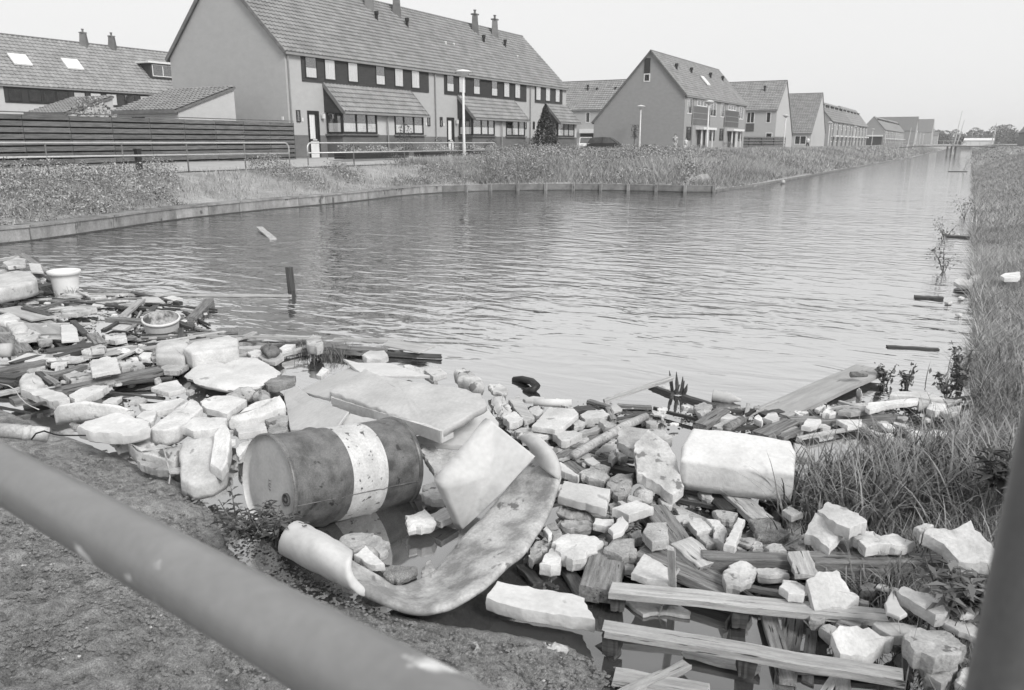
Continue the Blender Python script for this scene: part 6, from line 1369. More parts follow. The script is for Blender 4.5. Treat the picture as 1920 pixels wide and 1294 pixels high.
def raised_slab():
    r_ = empty('polystyrene_slab', Q('B', 1530, 850, .1), 'large white slab with a raised edge standing left of the oil drum', 'slab')
    W = [Q('B', *p) for p in [(1342, 830, .26), (1362, 745, .30), (1400, 720, .31), (1600, 705, .33), (1728, 712, .33), (1712, 860, .27), (1690, 975, .22), (1590, 1040, .19), (1440, 1065, .18), (1352, 1010, .20)]]
    slab_world(W, .12, 'poly', 'panel', parent=r_, jit=.006, zj=.006, sp_=.05, smooth=True, prof=ROUND(.03, .12))
    W = [Q('B', *p) for p in [(1600, 705, .36), (1655, 605, .42), (1695, 612, .42), (1722, 640, .41), (1728, 720, .37), (1705, 900, .29), (1660, 960, .27), (1570, 900, .29)]]
    slab_world(W, .08, 'poly', 'raised_edge', parent=r_, jit=.004, zj=.003, sp_=.05, bev=.015)
raised_slab()
S('B', 'm.01', 'polyd', .24, .10, [(962, 772, .24), (1060, 790, .25), (1195, 765, .27), (1260, 775, .27), (1365, 785, .27), (1340, 850, .22), (1295, 890, .20), (1020, 838, .20)], PB, 'white moulding with dark groove left of the raised-edge slab')
S('B', 'r', 'polyd', .20, .08, [(1022, 885), (1120, 880), (1310, 925), (1300, 958), (1180, 962), (1060, 925)], PS, 'stained slab stuck in the mud below the grooved moulding piece')
S('B', 'R', 'poly', .20, .06, [(1215, 745), (1240, 725), (1280, 745), (1280, 768)], PK, 'small white lump above the moulding with dark groove')
S('B', 'R', 'conc', .18, .06, [(530, 610), (570, 600), (600, 625), (560, 640)], CL, 'small grey stone under the grooved moulding')

# --- pipe, cables
def pipe_():
    a, b = Q('B', -60, 660, .52), Q('B', 370, 700, .44); r_ = empty('clay_pipe', a, 'dirty cylindrical pipe with pale bands lying at the left edge', 'pipe')
    d = (b - a); L_ = d.length
    MB().lathe(a, [(.045, 0), (.045, L_ * .54)], 16, axis=d, cap1=False).build('barrel', M['conc'], r_, True)
    MB().lathe(a + d * .54, [(.045, 0), (.047, .001), (.047, L_ * .12), (.044, L_ * .121), (.044, L_ * .19), (.047, L_ * .20), (.047, L_ * .44), (.03, L_ * .46)], 16, axis=d).build('collar', M['polyd'], r_, True)
pipe_()
ROD('B', [(235, 735, .46), (270, 690, .50), (330, 672, .52), (400, 695, .44), (450, 705, .38), (640, 705, .30)], .005, 'black', 'black cable looping over the end of the pipe', 'cable', 'cable')
ROD('B', [(0, 318, .2), (60, 330, .2), (110, 360, .2), (150, 420, .2), (195, 465, .2), (240, 490, .2), (292, 512, .2)], .004, 'poly', 'thin white wire curving over the mud at left', 'wire', 'wire')
ROD('B', [(1225, 800, .34), (1250, 900, .25), (1275, 1000, .2), (1265, 1070, .17)], .005, 'wood', 'thin dry stalk standing left of the raised-edge slab', 'stalk', 'stalk')

# --- oil drum
def drum():
    loc3 = lambda l, f_, z: Vector((FW[0] * f_ + RT[0] * l, FW[1] * f_ + RT[1] * l, z)); a = loc3(-1.385, 4.20, .31); b = loc3(-.765, 4.82, .19); d = (b - a).normalized(); L_ = .88; r = .288
    root = empty('oil_drum', (a + b) / 2 - Vector((0, 0, .3)), 'dented steel oil drum with dark ends and a white middle band lying on its side', 'oil drum')
    def rr(t, hoop): return r + hoop
    def seg(name, t0, t1, mat, extra=()):
        prof = []
        for t in np.linspace(t0, t1, 14):
            h = 0
            for hc in (.335, .665): h += .012 * math.exp(-((t - hc) / .014) ** 2)
            prof.append((r + h, t * L_))
        n = 64; mb = MB().lathe(a, prof, n, axis=d, cap0=False, cap1=False)
        v = []
        for p in mb.v:
            q = Vector(p); t = (q - a).dot(d); c = a + d * t; rad = q - c
            dent = noise.noise(q * 3.2) * .008 + noise.noise(q * 9) * .0025
            t_ = t / L_; ang = math.atan2(rad.z, rad.dot(d.cross(Vector((0, 0, 1)))))
            dn = math.exp(-((t_ - .86) / .07) ** 2 - ((ang + .15) / .32) ** 2) * .022
            v.append(tuple(q + rad.normalized() * (dent - dn) * (math.sin(min(1, max(0, t_)) * math.pi) ** .3 if 0 < t_ < 1 else 0)))
        mb.v = v; return mb.build(name, M[mat], root, True)
    seg('near_dark_band', 0, .43, 'drumd'); seg('white_band', .43, .715, 'drumw'); seg('far_dark_band', .715, 1, 'drumd')
    MB().lathe(a, [(r + .002, -.012), (r + .009, -.008), (r + .009, .012), (r, .018)], 64, axis=d, cap0=False, cap1=False).build('rim', M['drumd'], root, True)
    MB().lathe(a + d * L_, [(r, -.018), (r + .009, -.012), (r + .009, .008), (r + .002, .012)], 64, axis=d, cap0=False, cap1=False).build('rim', M['drumd'], root, True)
    lid = MB().lathe(a, [(.004, .012), (r * .5, .0135), (r * .86, .012), (r * .9, .017), (r - .004, .016), (r + .003, -.012)], 64, axis=d, cap1=False).build('lid', M['druml'], root, True)
    MB().lathe(a + d * L_, [(r, .008), (r - .01, -.012), (.01, -.012)], 48, axis=d, cap0=False).build('base_plate', M['drumd'], root, True)
    right = d.cross(Vector((0, 0, 1))).normalized()
    bc = a + right * (r * .64) + Vector((0, 0, r * -.10))
    MB().lathe(bc, [(.036, .012), (.036, -.004), (.028, -.006), (.026, .002), (.012, .002), (.012, -.006), (.001, -.007)], 20, axis=d, cap0=False).build('bung', M['rust'], lid, True)
    s = MB().tube([a + d * (t * L_) + (right * math.cos(-.12) + Vector((0, 0, 1)) * math.sin(-.12)) * (r + .002 + .012 * (math.exp(-((t - .335) / .014) ** 2) + math.exp(-((t - .665) / .014) ** 2))) for t in np.linspace(.01, .99, 60)], .0028, 4)
    s.build('seam', M['drumd'], root)
    # rows of stamped marks on the lid, too worn to read
    mk = MB()
    for row, (u0, n_) in enumerate(((-.18, 7), (-.05, 9), (-.02, 4))):
        for k in range(n_):
            c = a + d * .009 + right * (u0 * r + .006 * k * (row == 1)) + Vector((0, 0, r * (-.15 - .07 * k + row * .12)))
            mk.bar(c - right * .010, c + right * .010, .004, .004)
    mk.build('stamped_marks', M['concd'], lid)
drum()

# --- tub, pot, stake, leaning post, small floaters
def tub():
    c = P(305, 621, .02); r_ = empty('round_tub', c, 'round pale plastic tub with a mottled dirty inside, tilted', 'tub'); R_ = .205
    ax = Vector((.18, -.16, 1)).normalized()
    MB().lathe(c, [(R_ * .84, -.05), (R_ * .9, .03), (R_ * .98, .13), (R_ * 1.0, .15), (R_ * 1.05, .15), (R_ * 1.05, .175), (R_ * .96, .178)], 40, axis=ax, cap1=False).build('wall', M['tub'], r_, True)
    MB().lathe(c, [(R_ * .96, .176), (R_ * .93, .12), (R_ * .84, .03), (R_ * .4, .025), (.01, .03)], 40, axis=ax, cap0=False).build('inside', M['tubin'], r_, True)
    h = ax.cross(Vector((1, 0, 0))).normalized()
tub()
def pot():
    c = P(125, 548, .02); r_ = empty('planter_pot', c, 'white tapered planter pot with a rolled rim standing at the far left', 'planter pot')
    v = MB().lathe(c, [(.165, -.05), (.17, 0), (.19, .22), (.20, .27), (.225, .28), (.23, .33), (.205, .34), (.19, .31), (.17, .1), (.01, .09)], 28).build('pot', M['white'], r_, True)
    S('Z', 's', 'poly', .05, .04, [(120, 552), (150, 540), (165, 548), (150, 556)], PS, 'white foot slab at the right base of the planter pot')
pot()
a = P(552, 552, -.05); tag(plank_world(Vector((a.x, a.y, -.3)), Vector((a.x - .06, a.y + .02, .36)), .11, .06, 'woodd', 'stake', roll=.4), 'short grey wooden stake standing upright in the open water', 'stake')
tag(plank_world(P(392, 560, .10), P(358, 596, .06), .13, .10, 'woodg', 'post'), 'stubby squared post floating tilted above the tub', 'post')
tag(plank_world(P(486, 425, .08), P(512, 447, .02), .16, .03, 'wood', 'plank'), 'short pale plank floating alone in the middle of the basin', 'plank')
PL('Z', (1664, 648), (1760, 653), .06, .03, 'woodd', 'dark stick floating alone near the right bank', .02)
PL('Z', (1716, 554), (1768, 557), .10, .05, 'woodd', 'dark plank floating below the white scraps at the right bank', .03)
PL('Z', (1775, 441), (1818, 443), .22, .05, 'woodd', 'dark waterlogged board among the farther floating plants', .04)
PL('Z', (1780, 321), (1812, 321), .35, .08, 'woodd', 'farthest dark branch floating off the right bank', .04)
S('K', 'R', 'poly', .12, .1, [(505, 505), (530, 485), (600, 490), (620, 465), (665, 455), (680, 470), (640, 505), (605, 530), (540, 525)], PK, 'largest ragged white lump caught at the right water edge')
S('K', 's', 'poly', float(ground_z(1.1, 13.9)) + .12, .1, [(802, 465), (830, 450), (925, 440), (932, 470), (915, 482), (830, 482)], PB, 'white block lying on the grass of the right bank')
for i, (x, y, w_) in enumerate(((472, 632, 50), (552, 604, 46), (540, 708, 44), (640, 950, 60))):
    S('K', 'r', 'poly', .04, .03, [(x - w_ / 2, y), (x, y - 7), (x + w_ / 2, y), (x, y + 7)], PK, ['thin white scrap nearest the middle below the ragged lump', 'thin white scrap directly below the ragged lump', 'white scrap with twig farther down the right bank', 'white scrap in the water by the lowest right grass'][i])
q = P(1468, 341, .1); tag(MB().lathe(q - Vector((0, 0, .12)), [(.02, 0), (.10, .04), (.14, .12), (.10, .2), (.02, .24)], 14).build('foam_ball', M['polyd'], None, True), 'white ball-like lump at the left canal bank', 'lump')
S('Z', 'r', 'conc', .05, .08, [(1770, 437), (1785, 434), (1800, 438), (1785, 441)], CL, 'dark clod on the floating board near the right bank')
# floating and standing water-edge plants
def water_plant(x, y, h, r, n, label, z=.0):
    c = P(x, y, z); root = empty('water_plant', c, label, 'plant')
    m = MB()
    ends = []
    for k in range(5):
        a = random.uniform(0, 6.28); e = c + Vector((math.cos(a) * r * .5, math.sin(a) * r * .5, h * random.uniform(.6, 1))); m.tube([c - Vector((0, 0, .05)), c.lerp(e, .5) + Vector((0, 0, h * .08)), e], [.007, .005, .002], 4); ends.append(e)
    m.build('stem', M['trunk'], root)
    P_ = np.array([np.array(c.lerp(random.choice(ends), random.uniform(.2, 1))) + rng.normal(0, r * .12, 3) for _ in range(n)])
    soup('foliage', leaves(P_[:, 0], P_[:, 1], np.maximum(P_[:, 2], .01), rng.uniform(.03, .075, n)), 4, rng.uniform(0, 1, n) ** 1.5, M['plant'], None, None, 'stuff', root)
water_plant(1660, 722, .22, .16, 120, 'small leafy plant at the tip of the very wide pale board')
water_plant(1700, 728, .24, .14, 110, 'small leafy plant standing alone right of the very wide pale board')
water_plant(1775, 748, .26, .20, 170, 'bushy plant left of the tall weedy stem at the right bank')
water_plant(1798, 745, .52, .20, 200, 'tall weedy stem rising by the right bank')
water_plant(1770, 510, .45, .5, 150, 'floating leafy plant above the ragged white lump')
water_plant(1772, 447, .45, .6, 160, 'floating tuft at the left end of the waterlogged board')
water_plant(1808, 408, .6, .9, 220, 'larger floating tuft hugging the right bank')
water_plant(1805, 325, 1.2, 1.6, 260, 'distant clump reaching out from the right bank')
water_plant(1822, 297, 1.6, 1.6, 220, 'dark bush at the right bank just before the footbridge')
def leafy_clump(x, y, z, n_st, h, label, ls=(.035, .09)):
    c = P(x, y, z); root = empty('leafy_weed', c, label, 'weed'); V = []; m = MB(); 
    for k in range(n_st):
        a = random.uniform(0, 6.28); rr = random.uniform(0, .14); b0 = c + Vector((math.cos(a) * rr, math.sin(a) * rr * .7, -.03)); e = b0 + Vector((math.cos(a) * .08, math.sin(a) * .08, h * random.uniform(.6, 1)))
        m.tube([b0, b0.lerp(e, .5), e], [.005, .004, .002], 5)
        for j in range(14):
            t = .2 + .8 * j / 14; p = b0.lerp(e, t); an = j * 2.4 + k; L_ = random.uniform(*ls) * (1.3 - t * .6); dr = Vector((math.cos(an), math.sin(an), random.uniform(-.1, .6))).normalized(); sd = dr.cross(Vector((0, 0, 1))).normalized() * L_ * .16
            mid = p + dr * L_ * .5; tip = p + dr * L_ - Vector((0, 0, L_ * .25)); V.append([tuple(p), tuple(mid + sd), tuple(tip), tuple(mid - sd)])
    m.build('stem', M['trunk'], root)
    soup('foliage', np.array(V), 4, rng.uniform(0, 1, len(V)), M['leaf'] if n_st > 8 else M['plant'], None, None, 'stuff', root)
leafy_clump(505, 1010, .20, 16, .20, 'dark leafy weed growing at the front of the oil drum')
leafy_clump(455, 985, .26, 9, .17, 'leafy weed left of the one at the oil drum')
leafy_clump(1845, 1160, .25, 8, .24, 'broad-leaved weed leaning over the white scraps by the right post', (.07, .14))
leafy_clump(1800, 1120, .30, 7, .18, 'twiggy weed left of the broad-leaved one by the right post', (.06, .12))
leafy_clump(1875, 920, .35, 9, .26, 'weed with long leaves high up beside the right post', (.08, .16))
leafy_clump(1160, 985, .10, 4, .08, 'tiny curled leaf plant in the middle of the rubble')
# --- foam mats
def foam_panel():
    W = [(827, 905, .42), (925, 789, .66), (1007, 856, .52), (945, 925, .32), (866, 996, .06)]
    F_ = [Q('Z', *p) for p in W]; n = (F_[1] - F_[0]).cross(F_[4] - F_[0]).normalized()
    if n.y > 0: n = -n
    B_ = [p - n * .075 for p in F_]; k = 6; v = []; m = len(F_)
    rings = [(F_, .018, 0), (F_, .004, -.006), (F_, 0, -.02), (B_, 0, .02), (B_, .018, 0)]
    c = sum(F_, Vector()) / m; cb = sum(B_, Vector()) / m
    for base, ins, off in rings:
        cc = c if base is F_ else cb
        for i in range(m):
            for j in range(6):
                q = base[i].lerp(base[(i + 1) % m], j / 6); q = q + (cc - q).normalized() * ins + n * off; q = q + n * noise.noise(q * 3) * .012; v.append(tuple(q))
    N = m * 6; f = []
    for r_ in range(4):
        for i in range(N): a_, b_ = r_ * N + i, r_ * N + (i + 1) % N; f.append((a_, b_, b_ + N, a_ + N))
    o = len(v)
    for i in range(N): q = Vector(v[i]).lerp(c, .5) + n * .012; v.append(tuple(q))
    v.append(tuple(c + n * .012))
    for i in range(N): f.append((i, o + i, o + (i + 1) % N, (i + 1) % N)); f.append((o + i, o + N, o + (i + 1) % N))
    f.append(tuple(4 * N + i for i in range(N)))
    tag(mesh('foam_slab', v, f, M['foam'], None, True), 'smooth grey foam slab standing on its corner right of the oil drum', 'foam slab')
foam_panel()
def loft(rows, nu, th, name, mat, parent=None, bulge=None):
    """rows: list of polylines in world space; a thick sheet through them"""
    def rs(pl, n):
        L_ = [0]
        for a, b in zip(pl, pl[1:]): L_.append(L_[-1] + (b - a).length)
        out = []
        for i in range(n):
            s = L_[-1] * i / (n - 1); k = max(j for j in range(len(L_)) if L_[j] <= s + 1e-9); k = min(k, len(pl) - 2)
            out.append(pl[k].lerp(pl[k + 1], (s - L_[k]) / max(1e-9, L_[k + 1] - L_[k])))
        return out
    g = [rs(r, nu) for r in rows]
    # smooth
    for _ in range(2): g = [[r[0]] + [(r[i - 1] + r[i] * 2 + r[i + 1]) / 4 for i in range(1, nu - 1)] + [r[-1]] for r in g]
    me_v = [tuple(p + Vector((0, 0, noise.noise(p * 5) * .022 + noise.noise(p * 13) * .012 - abs(noise.noise(p * 8 + Vector((3, 1, 0)))) * .012 + noise.noise(p * 40) * .003))) for r in g for p in r]
    fs = [(j * nu + i, j * nu + i + 1, (j + 1) * nu + i + 1, (j + 1) * nu + i) for j in range(len(rows) - 1) for i in range(nu - 1)]
    o = mesh(name, me_v, fs, M[mat], parent, True)
    sol = o.modifiers.new('thickness', 'SOLIDIFY'); sol.thickness = th; sol.offset = 0
    sub = o.modifiers.new('sub', 'SUBSURF'); sub.levels = sub.render_levels = 1
    return o
def Zs(l): return [Q('Z', *p) for p in l]
rt = empty('folded_foam_mat', Q('Z', 900, 1060, 0), 'long muddy grey foam mat folded into a trough below the standing foam slab', 'foam mat')
loft([Zs([(625,1034,.20),(665,1052,.21),(700,1072,.17),(735,1096,.10),(775,1094,.05),(805,1078,.03),(832,1050,.04),(870,1010,.07),(905,970,.12),(948,922,.20),(1003,862,.32)]),
      Zs([(622,1046,.18),(660,1066,.17),(700,1088,.12),(745,1112,.05),(790,1104,.03),(820,1086,.03),(852,1060,.04),(890,1020,.08),(930,975,.13),(970,925,.21),(1018,866,.33)]),
      Zs([(622,1058,.17),(660,1078,.16),(702,1102,.11),(750,1126,.05),(800,1122,.04),(835,1108,.04),(872,1078,.06),(910,1035,.10),(955,985,.15),(998,930,.22),(1034,872,.34)]),
      Zs([(624,1066,.17),(660,1088,.16),(704,1114,.12),(756,1136,.07),(808,1136,.06),(846,1124,.07),(888,1096,.10),(930,1055,.13),(978,1005,.17),(1022,940,.23),(1046,880,.34)]),
      Zs([(628,1074,.18),(664,1098,.17),(708,1124,.14),(760,1146,.13),(810,1150,.13),(852,1138,.14),(900,1112,.16),(944,1072,.16),(992,1030,.18),(1035,955,.23),(1054,890,.33)])], 60, .055, 'sheet', 'foamd', rt)
loft([Zs([(558,984,.14),(590,1002,.14),(622,1020,.14),(658,1038,.16)]),
      Zs([(553,980,.26),(590,999,.27),(624,1018,.27),(661,1040,.26)]),
      Zs([(541,984,.31),(580,1004,.31),(618,1026,.31),(660,1052,.29)]),
      Zs([(530,1000,.28),(570,1022,.29),(610,1046,.28),(655,1070,.26)]),
      Zs([(524,1018,.22),(564,1042,.22),(606,1066,.21),(664,1096,.20)]),
      Zs([(526,1034,.13),(570,1058,.13),(620,1084,.13),(694,1118,.13)])], 24, .05, 'rolled_fold', 'foam', rt)
loft([Zs([(968, 822, .44), (985, 835, .44), (1000, 850, .40), (1004, 862, .36)]),
      Zs([(990, 815, .50), (1012, 832, .50), (1018, 855, .44), (1018, 880, .36)]),
      Zs([(1010, 822, .50), (1036, 842, .48), (1044, 870, .42), (1040, 898, .33)]),
      Zs([(1018, 835, .42), (1046, 860, .40), (1053, 885, .36), (1048, 905, .30)])], 12, .035, 'curled_end', 'foam', rt)

# --- uncounted rubble pieces between the traced ones (each a thing of its own, alike in the photograph)
def inside(poly, x, y):
    c = False
    for i in range(len(poly)):
        (a, b), (e, f) = poly[i], poly[i - 1]
        if (b > y) != (f > y) and x < (e - a) * (y - b) / (f - b) + a: c = not c
    return c
ANCH = [((125, 525), 'planter pot'), ((305, 612), 'round tub'), ((225, 625), 'wire hoop'), ((197, 685), 'clean square tile'), ((370, 650), 'joined moulded blocks'), ((440, 695), 'flat foam heap'), ((50, 708), 'rounded block with sticks'), ((20, 590), 'cushion-shaped block'), ((110, 585), 'plywood strip'), ((630, 115 + 520), 'upright pale chunk'),
 ((180, 765), 'grooved moulding'), ((385, 850), 'raised-edge slab'), ((330, 775), 'beam-like block'), ((210, 800), 'broad broken slab'), ((500, 850), 'oil drum'), ((880, 705), 'bulging sack'), ((920, 860), 'standing foam slab'), ((1040, 785), 'large clean tile'), ((1120, 830), 'long round pole'), ((1275, 735), 'spiky plant'), ((1230, 870), 'leaning moulded slab'),
 ((1385, 850), 'big rounded block'), ((1095, 925), 'thick clean slab'), ((1187, 950), 'crisp square block'), ((1080, 1020), 'torn bright chunk'), ((1260, 1000), 'weathered beam'), ((1540, 730), 'very wide pale board'), ((1360, 742), 'plastic bottle'), ((1590, 780), 'dark level beam'), ((1570, 980), 'broken white pair'), ((1800, 1020), 'large tilted slab'), ((1560, 1100), 'wedge-shaped slab'), ((1610, 1200), 'pentagonal slab'), ((1400, 1215), 'nearest pallet'), ((1330, 1105), 'second pallet'), ((1385, 1050), 'whitish boulder'), ((1450, 950), 'pale plank under the big block'), ((1160, 1060), 'nailed plank pair'), ((1690, 1110), 'slab in the right-hand weeds'), ((1000, 960), 'folded foam mat')]
SEEN = {}
ORD = ['', 'second ', 'third ', 'fourth ', 'fifth ', 'sixth ', 'seventh ', 'eighth ', 'ninth ', 'tenth ']
def anchored(x, y, what):
    (ax, ay), nm = min(ANCH, key=lambda q: (q[0][0] - x) ** 2 + ((q[0][1] - y) * 1.6) ** 2); dx, dy = x - ax, (y - ay) * 1.6
    rel = ('left of' if dx < 0 else 'right of') if abs(dx) > abs(dy) else ('behind' if dy < 0 else 'in front of')
    key = (what, rel, nm); k = SEEN.get(key, 0); SEEN[key] = k + 1
    return f"{(ORD[k] or 'nearest ') if k else ''}{what} {rel} the {nm}".strip() if k < 10 else f"another {what} {rel} the {nm}"
TONE = {'poly': 'bright white', 'polyd': 'dirty white', 'conc': 'speckled grey', 'concd': 'dark grey', 'plaster': 'plain pale', 'wood': 'pale', 'woodg': 'grey', 'woodd': 'dark'}
def scatter(poly, n, size, kinds, label, group, name, z0=.03, z1=.07, cat='rubble'):
    xs_ = [p[0] for p in poly]; ys_ = [p[1] for p in poly]; k = 0; tries = 0
    while k < n and tries < 4000:
        tries += 1; x = random.uniform(min(xs_), max(xs_)); y = random.uniform(min(ys_), max(ys_))
        if not inside(poly, x, y): continue
        z = random.uniform(z0, z1); c = P(x, y, z); gz = float(ground_z(c.x, c.y)); c.z = max(c.z, gz + .03); s = random.uniform(*size); m = random.randint(5, 7); a0 = random.uniform(0, 6.28); asp = random.uniform(.45, 1)
        mat = random.choice(kinds); rot = random.uniform(0, 3.14)
        W = []
        for i in range(m):
            a = a0 + 6.283 * i / m + random.uniform(-.25, .25); u, v = math.cos(a) * s * random.uniform(.8, 1.1), math.sin(a) * s * asp * random.uniform(.8, 1.1)
            W.append(c + Vector((u * math.cos(rot) - v * math.sin(rot), u * math.sin(rot) + v * math.cos(rot), random.uniform(-.01, .01))))
        o = slab_world(W, random.uniform(.015, .04), mat, name, bev=.002, jit=.004, zj=.003, under=.001, sp_=s * .35)
        siz = 'tiny' if s < .035 else 'small' if s < .065 else 'middling' if s < .1 else 'larger'; shp = 'sliver' if asp < .6 else 'flake' if asp < .8 else 'lump'
        tag(o, anchored(x, y, f'{siz} {TONE[mat]} {shp}'), cat, group); k += 1
def sticks(poly, n, L_, w_, label, group, mats=('woodg', 'woodd', 'wood')):
    xs_ = [p[0] for p in poly]; ys_ = [p[1] for p in poly]; k = 0; tries = 0
    while k < n and tries < 4000:
        tries += 1; x = random.uniform(min(xs_), max(xs_)); y = random.uniform(min(ys_), max(ys_))
        if not inside(poly, x, y): continue
        c = P(x, y, random.uniform(.02, .06)); l = random.uniform(*L_); a = YAW + random.gauss(0, .7) if random.random() < .65 else random.uniform(0, 3.14)
        d = Vector((math.cos(a), math.sin(a), random.uniform(-.03, .03))) * l / 2; c.z = max(c.z, float(ground_z(c.x, c.y)) + .03)
        mt = random.choice(mats); ww = random.uniform(*w_); kd = ('short' if l < .35 else 'medium' if l < .7 else 'long') + ' ' + TONE[mt] + (' splinter' if ww < .028 else ' lath' if ww < .055 else ' slat')
        tag(plank_world(c - d, c + d, ww, .025, mt, 'stick'), anchored(x, y, kd), 'stick', group); k += 1
ZL = [(0, 560), (160, 545), (380, 560), (400, 640), (470, 670), (350, 700), (180, 730), (0, 720)]
scatter(ZL, 42, (.05, .15), ('poly', 'polyd', 'conc', 'conc', 'plaster', 'polyd'), 'small broken lump floating among the planks round the tub', 'small lumps among the left planks', 'rubble_lump')
sticks(ZL, 80, (.3, 1.5), (.02, .09), 'loose stick or lath floating in the left debris', 'loose sticks in the left debris')
ZM = [(120, 790), (250, 730), (460, 730), (540, 760), (530, 800), (440, 810), (430, 900), (330, 900), (240, 850)]
scatter(ZM, 26, (.04, .10), ('poly', 'poly', 'polyd'), 'small white fragment between the jumbled blocks left of the drum', 'small white fragments left of the drum', 'polystyrene_fragment', .10, .16)
ZR = [(890, 760), (1060, 750), (1200, 760), (1330, 760), (1380, 770), (1280, 800), (1170, 800), (1160, 930), (1240, 930), (1300, 930), (1480, 1020), (1460, 1080), (1200, 1030), (1000, 1060), (1050, 960), (1040, 850), (930, 800)]
scatter(ZR, 60, (.03, .09), ('poly', 'polyd', 'conc', 'poly', 'polyd', 'polyd'), 'small fragment of rubble in the central drift of debris', 'small rubble in the central drift', 'rubble_lump')
sticks(ZR, 70, (.15, .7), (.015, .06), 'loose splinter lying in the central drift of debris', 'loose splinters in the central drift')
ZU = [(1290, 770), (1420, 760), (1500, 760), (1800, 740), (1810, 770), (1700, 810), (1480, 810), (1320, 800)]
scatter(ZU, 24, (.03, .09), ('poly', 'polyd', 'conc', 'polyd'), 'small fragment beside the beams at the upper right', 'small rubble at the upper right', 'rubble_lump')
sticks(ZU, 24, (.15, .8), (.015, .05), 'loose splinter by the beams at the upper right', 'loose splinters at the upper right')
ZD = [(1500, 1000), (1720, 1020), (1760, 1080), (1840, 1200), (1700, 1200), (1560, 1160), (1440, 1100), (1340, 1090), (1340, 1040)]
scatter(ZR, 70, (.012, .035), ('poly', 'polyd', 'poly', 'conc', 'plaster'), 'x', 'small rubble in the central drift', 'rubble_lump')
scatter(ZL, 60, (.02, .05), ('poly', 'polyd', 'plaster', 'conc'), 'x', 'small lumps among the left planks', 'rubble_lump')
scatter(ZD, 30, (.02, .06), ('poly', 'polyd', 'conc', 'conc', 'concd'), 'small fragment among the slabs at the lower right', 'small rubble at the lower right', 'rubble_lump', .04, .12)
def Pg(x, y, z=0.0):
    g = z
    for _ in range(6): c = P(x, y, g); g = g * .5 + .5 * max(z * .6, float(gfast(c.x, c.y)) + .02)
    return P(x, y, g)
_gx = np.arange(-10, 2.01, .08); _gy = np.arange(-2, 14, .08); _G = ground_z(*np.meshgrid(_gx, _gy))
def gfast(x, y):
    i = min(max(int((x + 10) / .08), 0), len(_gx) - 1); j = min(max(int((y + 2) / .08), 0), len(_gy) - 1); return _G[j, i]
sticks([(1120, 1090), (1420, 1060), (1700, 1150), (1720, 1290), (1180, 1290)], 8, (.18, .6), (.03, .075), 'slat', 'loose slats around the pallets')
sticks([(1100, 960), (1300, 900), (1500, 980), (1520, 1090), (1180, 1090)], 24, (.2, .6), (.035, .08), 'slat', 'loose slats behind the pallets')
sticks(ZD, 44, (.12, .5), (.012, .05), 'loose splinter', 'loose splinters at the lower right')
def crumbs(name, polys, n, z, size, mats, label, cat):
    v = []; f = []
    for poly in polys:
        xs_ = [p[0] for p in poly]; ys_ = [p[1] for p in poly]
        for _ in range(n):
            x = random.uniform(min(xs_), max(xs_)); y = random.uniform(min(ys_), max(ys_))
            if not inside(poly, x, y): continue
            c = Pg(x, y, z); s = random.uniform(*size); i = len(v)
            q = [Vector((random.uniform(.6, 1) * s * sx, random.uniform(.6, 1) * s * sy, random.uniform(.3, .7) * s * sz)) for sx, sy, sz in ((1, 0, 0), (0, 1, 0), (-1, 0, 0), (0, -1, 0))]
            a = random.uniform(0, 6.28); ca, sa = math.cos(a), math.sin(a)
            for p in q + [Vector((random.uniform(-.3, .3) * s, random.uniform(-.3, .3) * s, .55 * s)), Vector((0, 0, -.4 * s))]: v.append((c.x + p.x * ca - p.y * sa, c.y + p.x * sa + p.y * ca, c.z + p.z))
            for k in range(4): f.append((i + k, i + (k + 1) % 4, i + 4)); f.append((i + (k + 1) % 4, i + k, i + 5))
    tag(mesh(name, v, f, M[mats], None, False, True), label, cat, None, 'stuff')
crumbs('foam_crumbs', [ZL, ZR, ZU, ZD, ZM, ZR], 420, .03, (.006, .022), 'polyd', 'scattered pale crumbs floating between the larger debris', 'crumbs')
crumbs('dark_litter', [ZL, ZR, ZU, ZD, ZR], 420, .03, (.006, .025), 'woodd', 'scattered dark bits of bark and twig between the debris', 'litter')
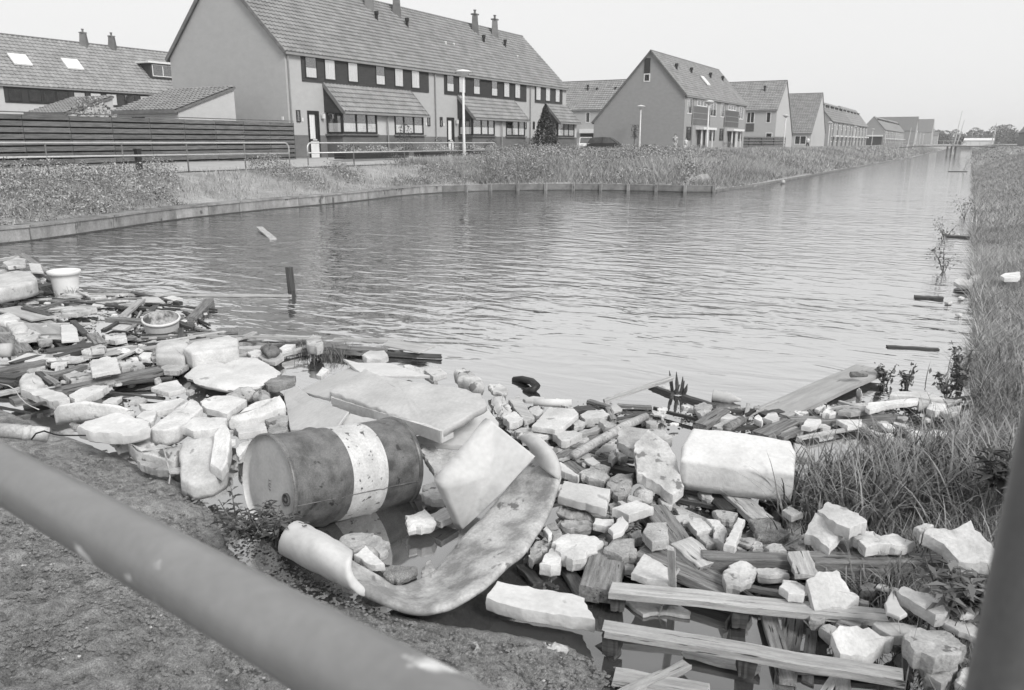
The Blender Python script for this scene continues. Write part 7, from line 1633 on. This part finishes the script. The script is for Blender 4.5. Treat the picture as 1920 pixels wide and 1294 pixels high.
SOILP = [(0, 780), (200, 860), (430, 960), (540, 1050), (760, 1165), (930, 1190), (1130, 1240), (1160, 1294), (0, 1294)]
crumbs('soil_clods', [SOILP] * 4, 4200, .02, (.004, .017), 'soil', 'loose clods and crumbs lying on the bare soil', 'clods')
crumbs('pebbles', [SOILP], 260, .02, (.004, .012), 'polyd', 'scattered pale pebbles on the bare soil', 'pebbles')

# ------------------------------------------------------------------ the viewer's own railing, close and out of focus
def near_rail():
    a, b = P(0, 885, H - .38), P(600, 1223, H - .366); d = (b - a); A, B = a - d * 1.2, b + d * .75
    rt = empty('handrail', (A + B) / 2, 'thick painted tube handrail with chipped paint, blurred across the lower left', 'handrail')
    MB().tube([A.lerp(B, t) for t in np.linspace(0, 1, 12)], .031, 32).build('tube', M['rail'], rt, True)
    for p in (A, B): MB().tube([(p.x, p.y, -.2 + float(max(0, ground_z(p.x, p.y)))), (p.x, p.y, p.z)], .025, 16).build('post', M['raild'], rt, True)
near_rail()
def near_post():
    # leaning post just inside the right edge of the picture
    t = .42 / FPX; r = .03; off = r / t
    def at(x, y): e = ray(x, y); return Vector((e[0] * t, e[1] * t, H + e[2] * t))
    a, b = at(1829 + off, 1294), at(1920 + off, 860); d = b - a
    rt = empty('rail_post', a, 'dark leaning railing post, blurred at the lower right edge', 'rail post')
    lo = a - d * ((a.z - .2) / d.z)
    MB().tube([lo, a, b, b + d * .9], r, 24).build('post', M['raild'], rt, True)
near_post()

# ------------------------------------------------------------------ haze over the distance
def haze():
    me = MB().box(-420, 420, -60, 1100, -1.6, 26); m = bpy.data.materials.new('haze_air'); m.use_nodes = True; n = m.node_tree.nodes; n.clear()
    pv = n.new('ShaderNodeVolumePrincipled'); pv.inputs['Density'].default_value = .0004; pv.inputs['Color'].default_value = (1, 1, 1, 1); pv.inputs['Anisotropy'].default_value = .2
    o = n.new('ShaderNodeOutputMaterial'); m.node_tree.links.new(pv.outputs[0], o.inputs['Volume'])
    ob = me.build('haze', m); tag(ob, 'pale haze in the air over the canal and the houses', 'haze', None, 'stuff')
haze()
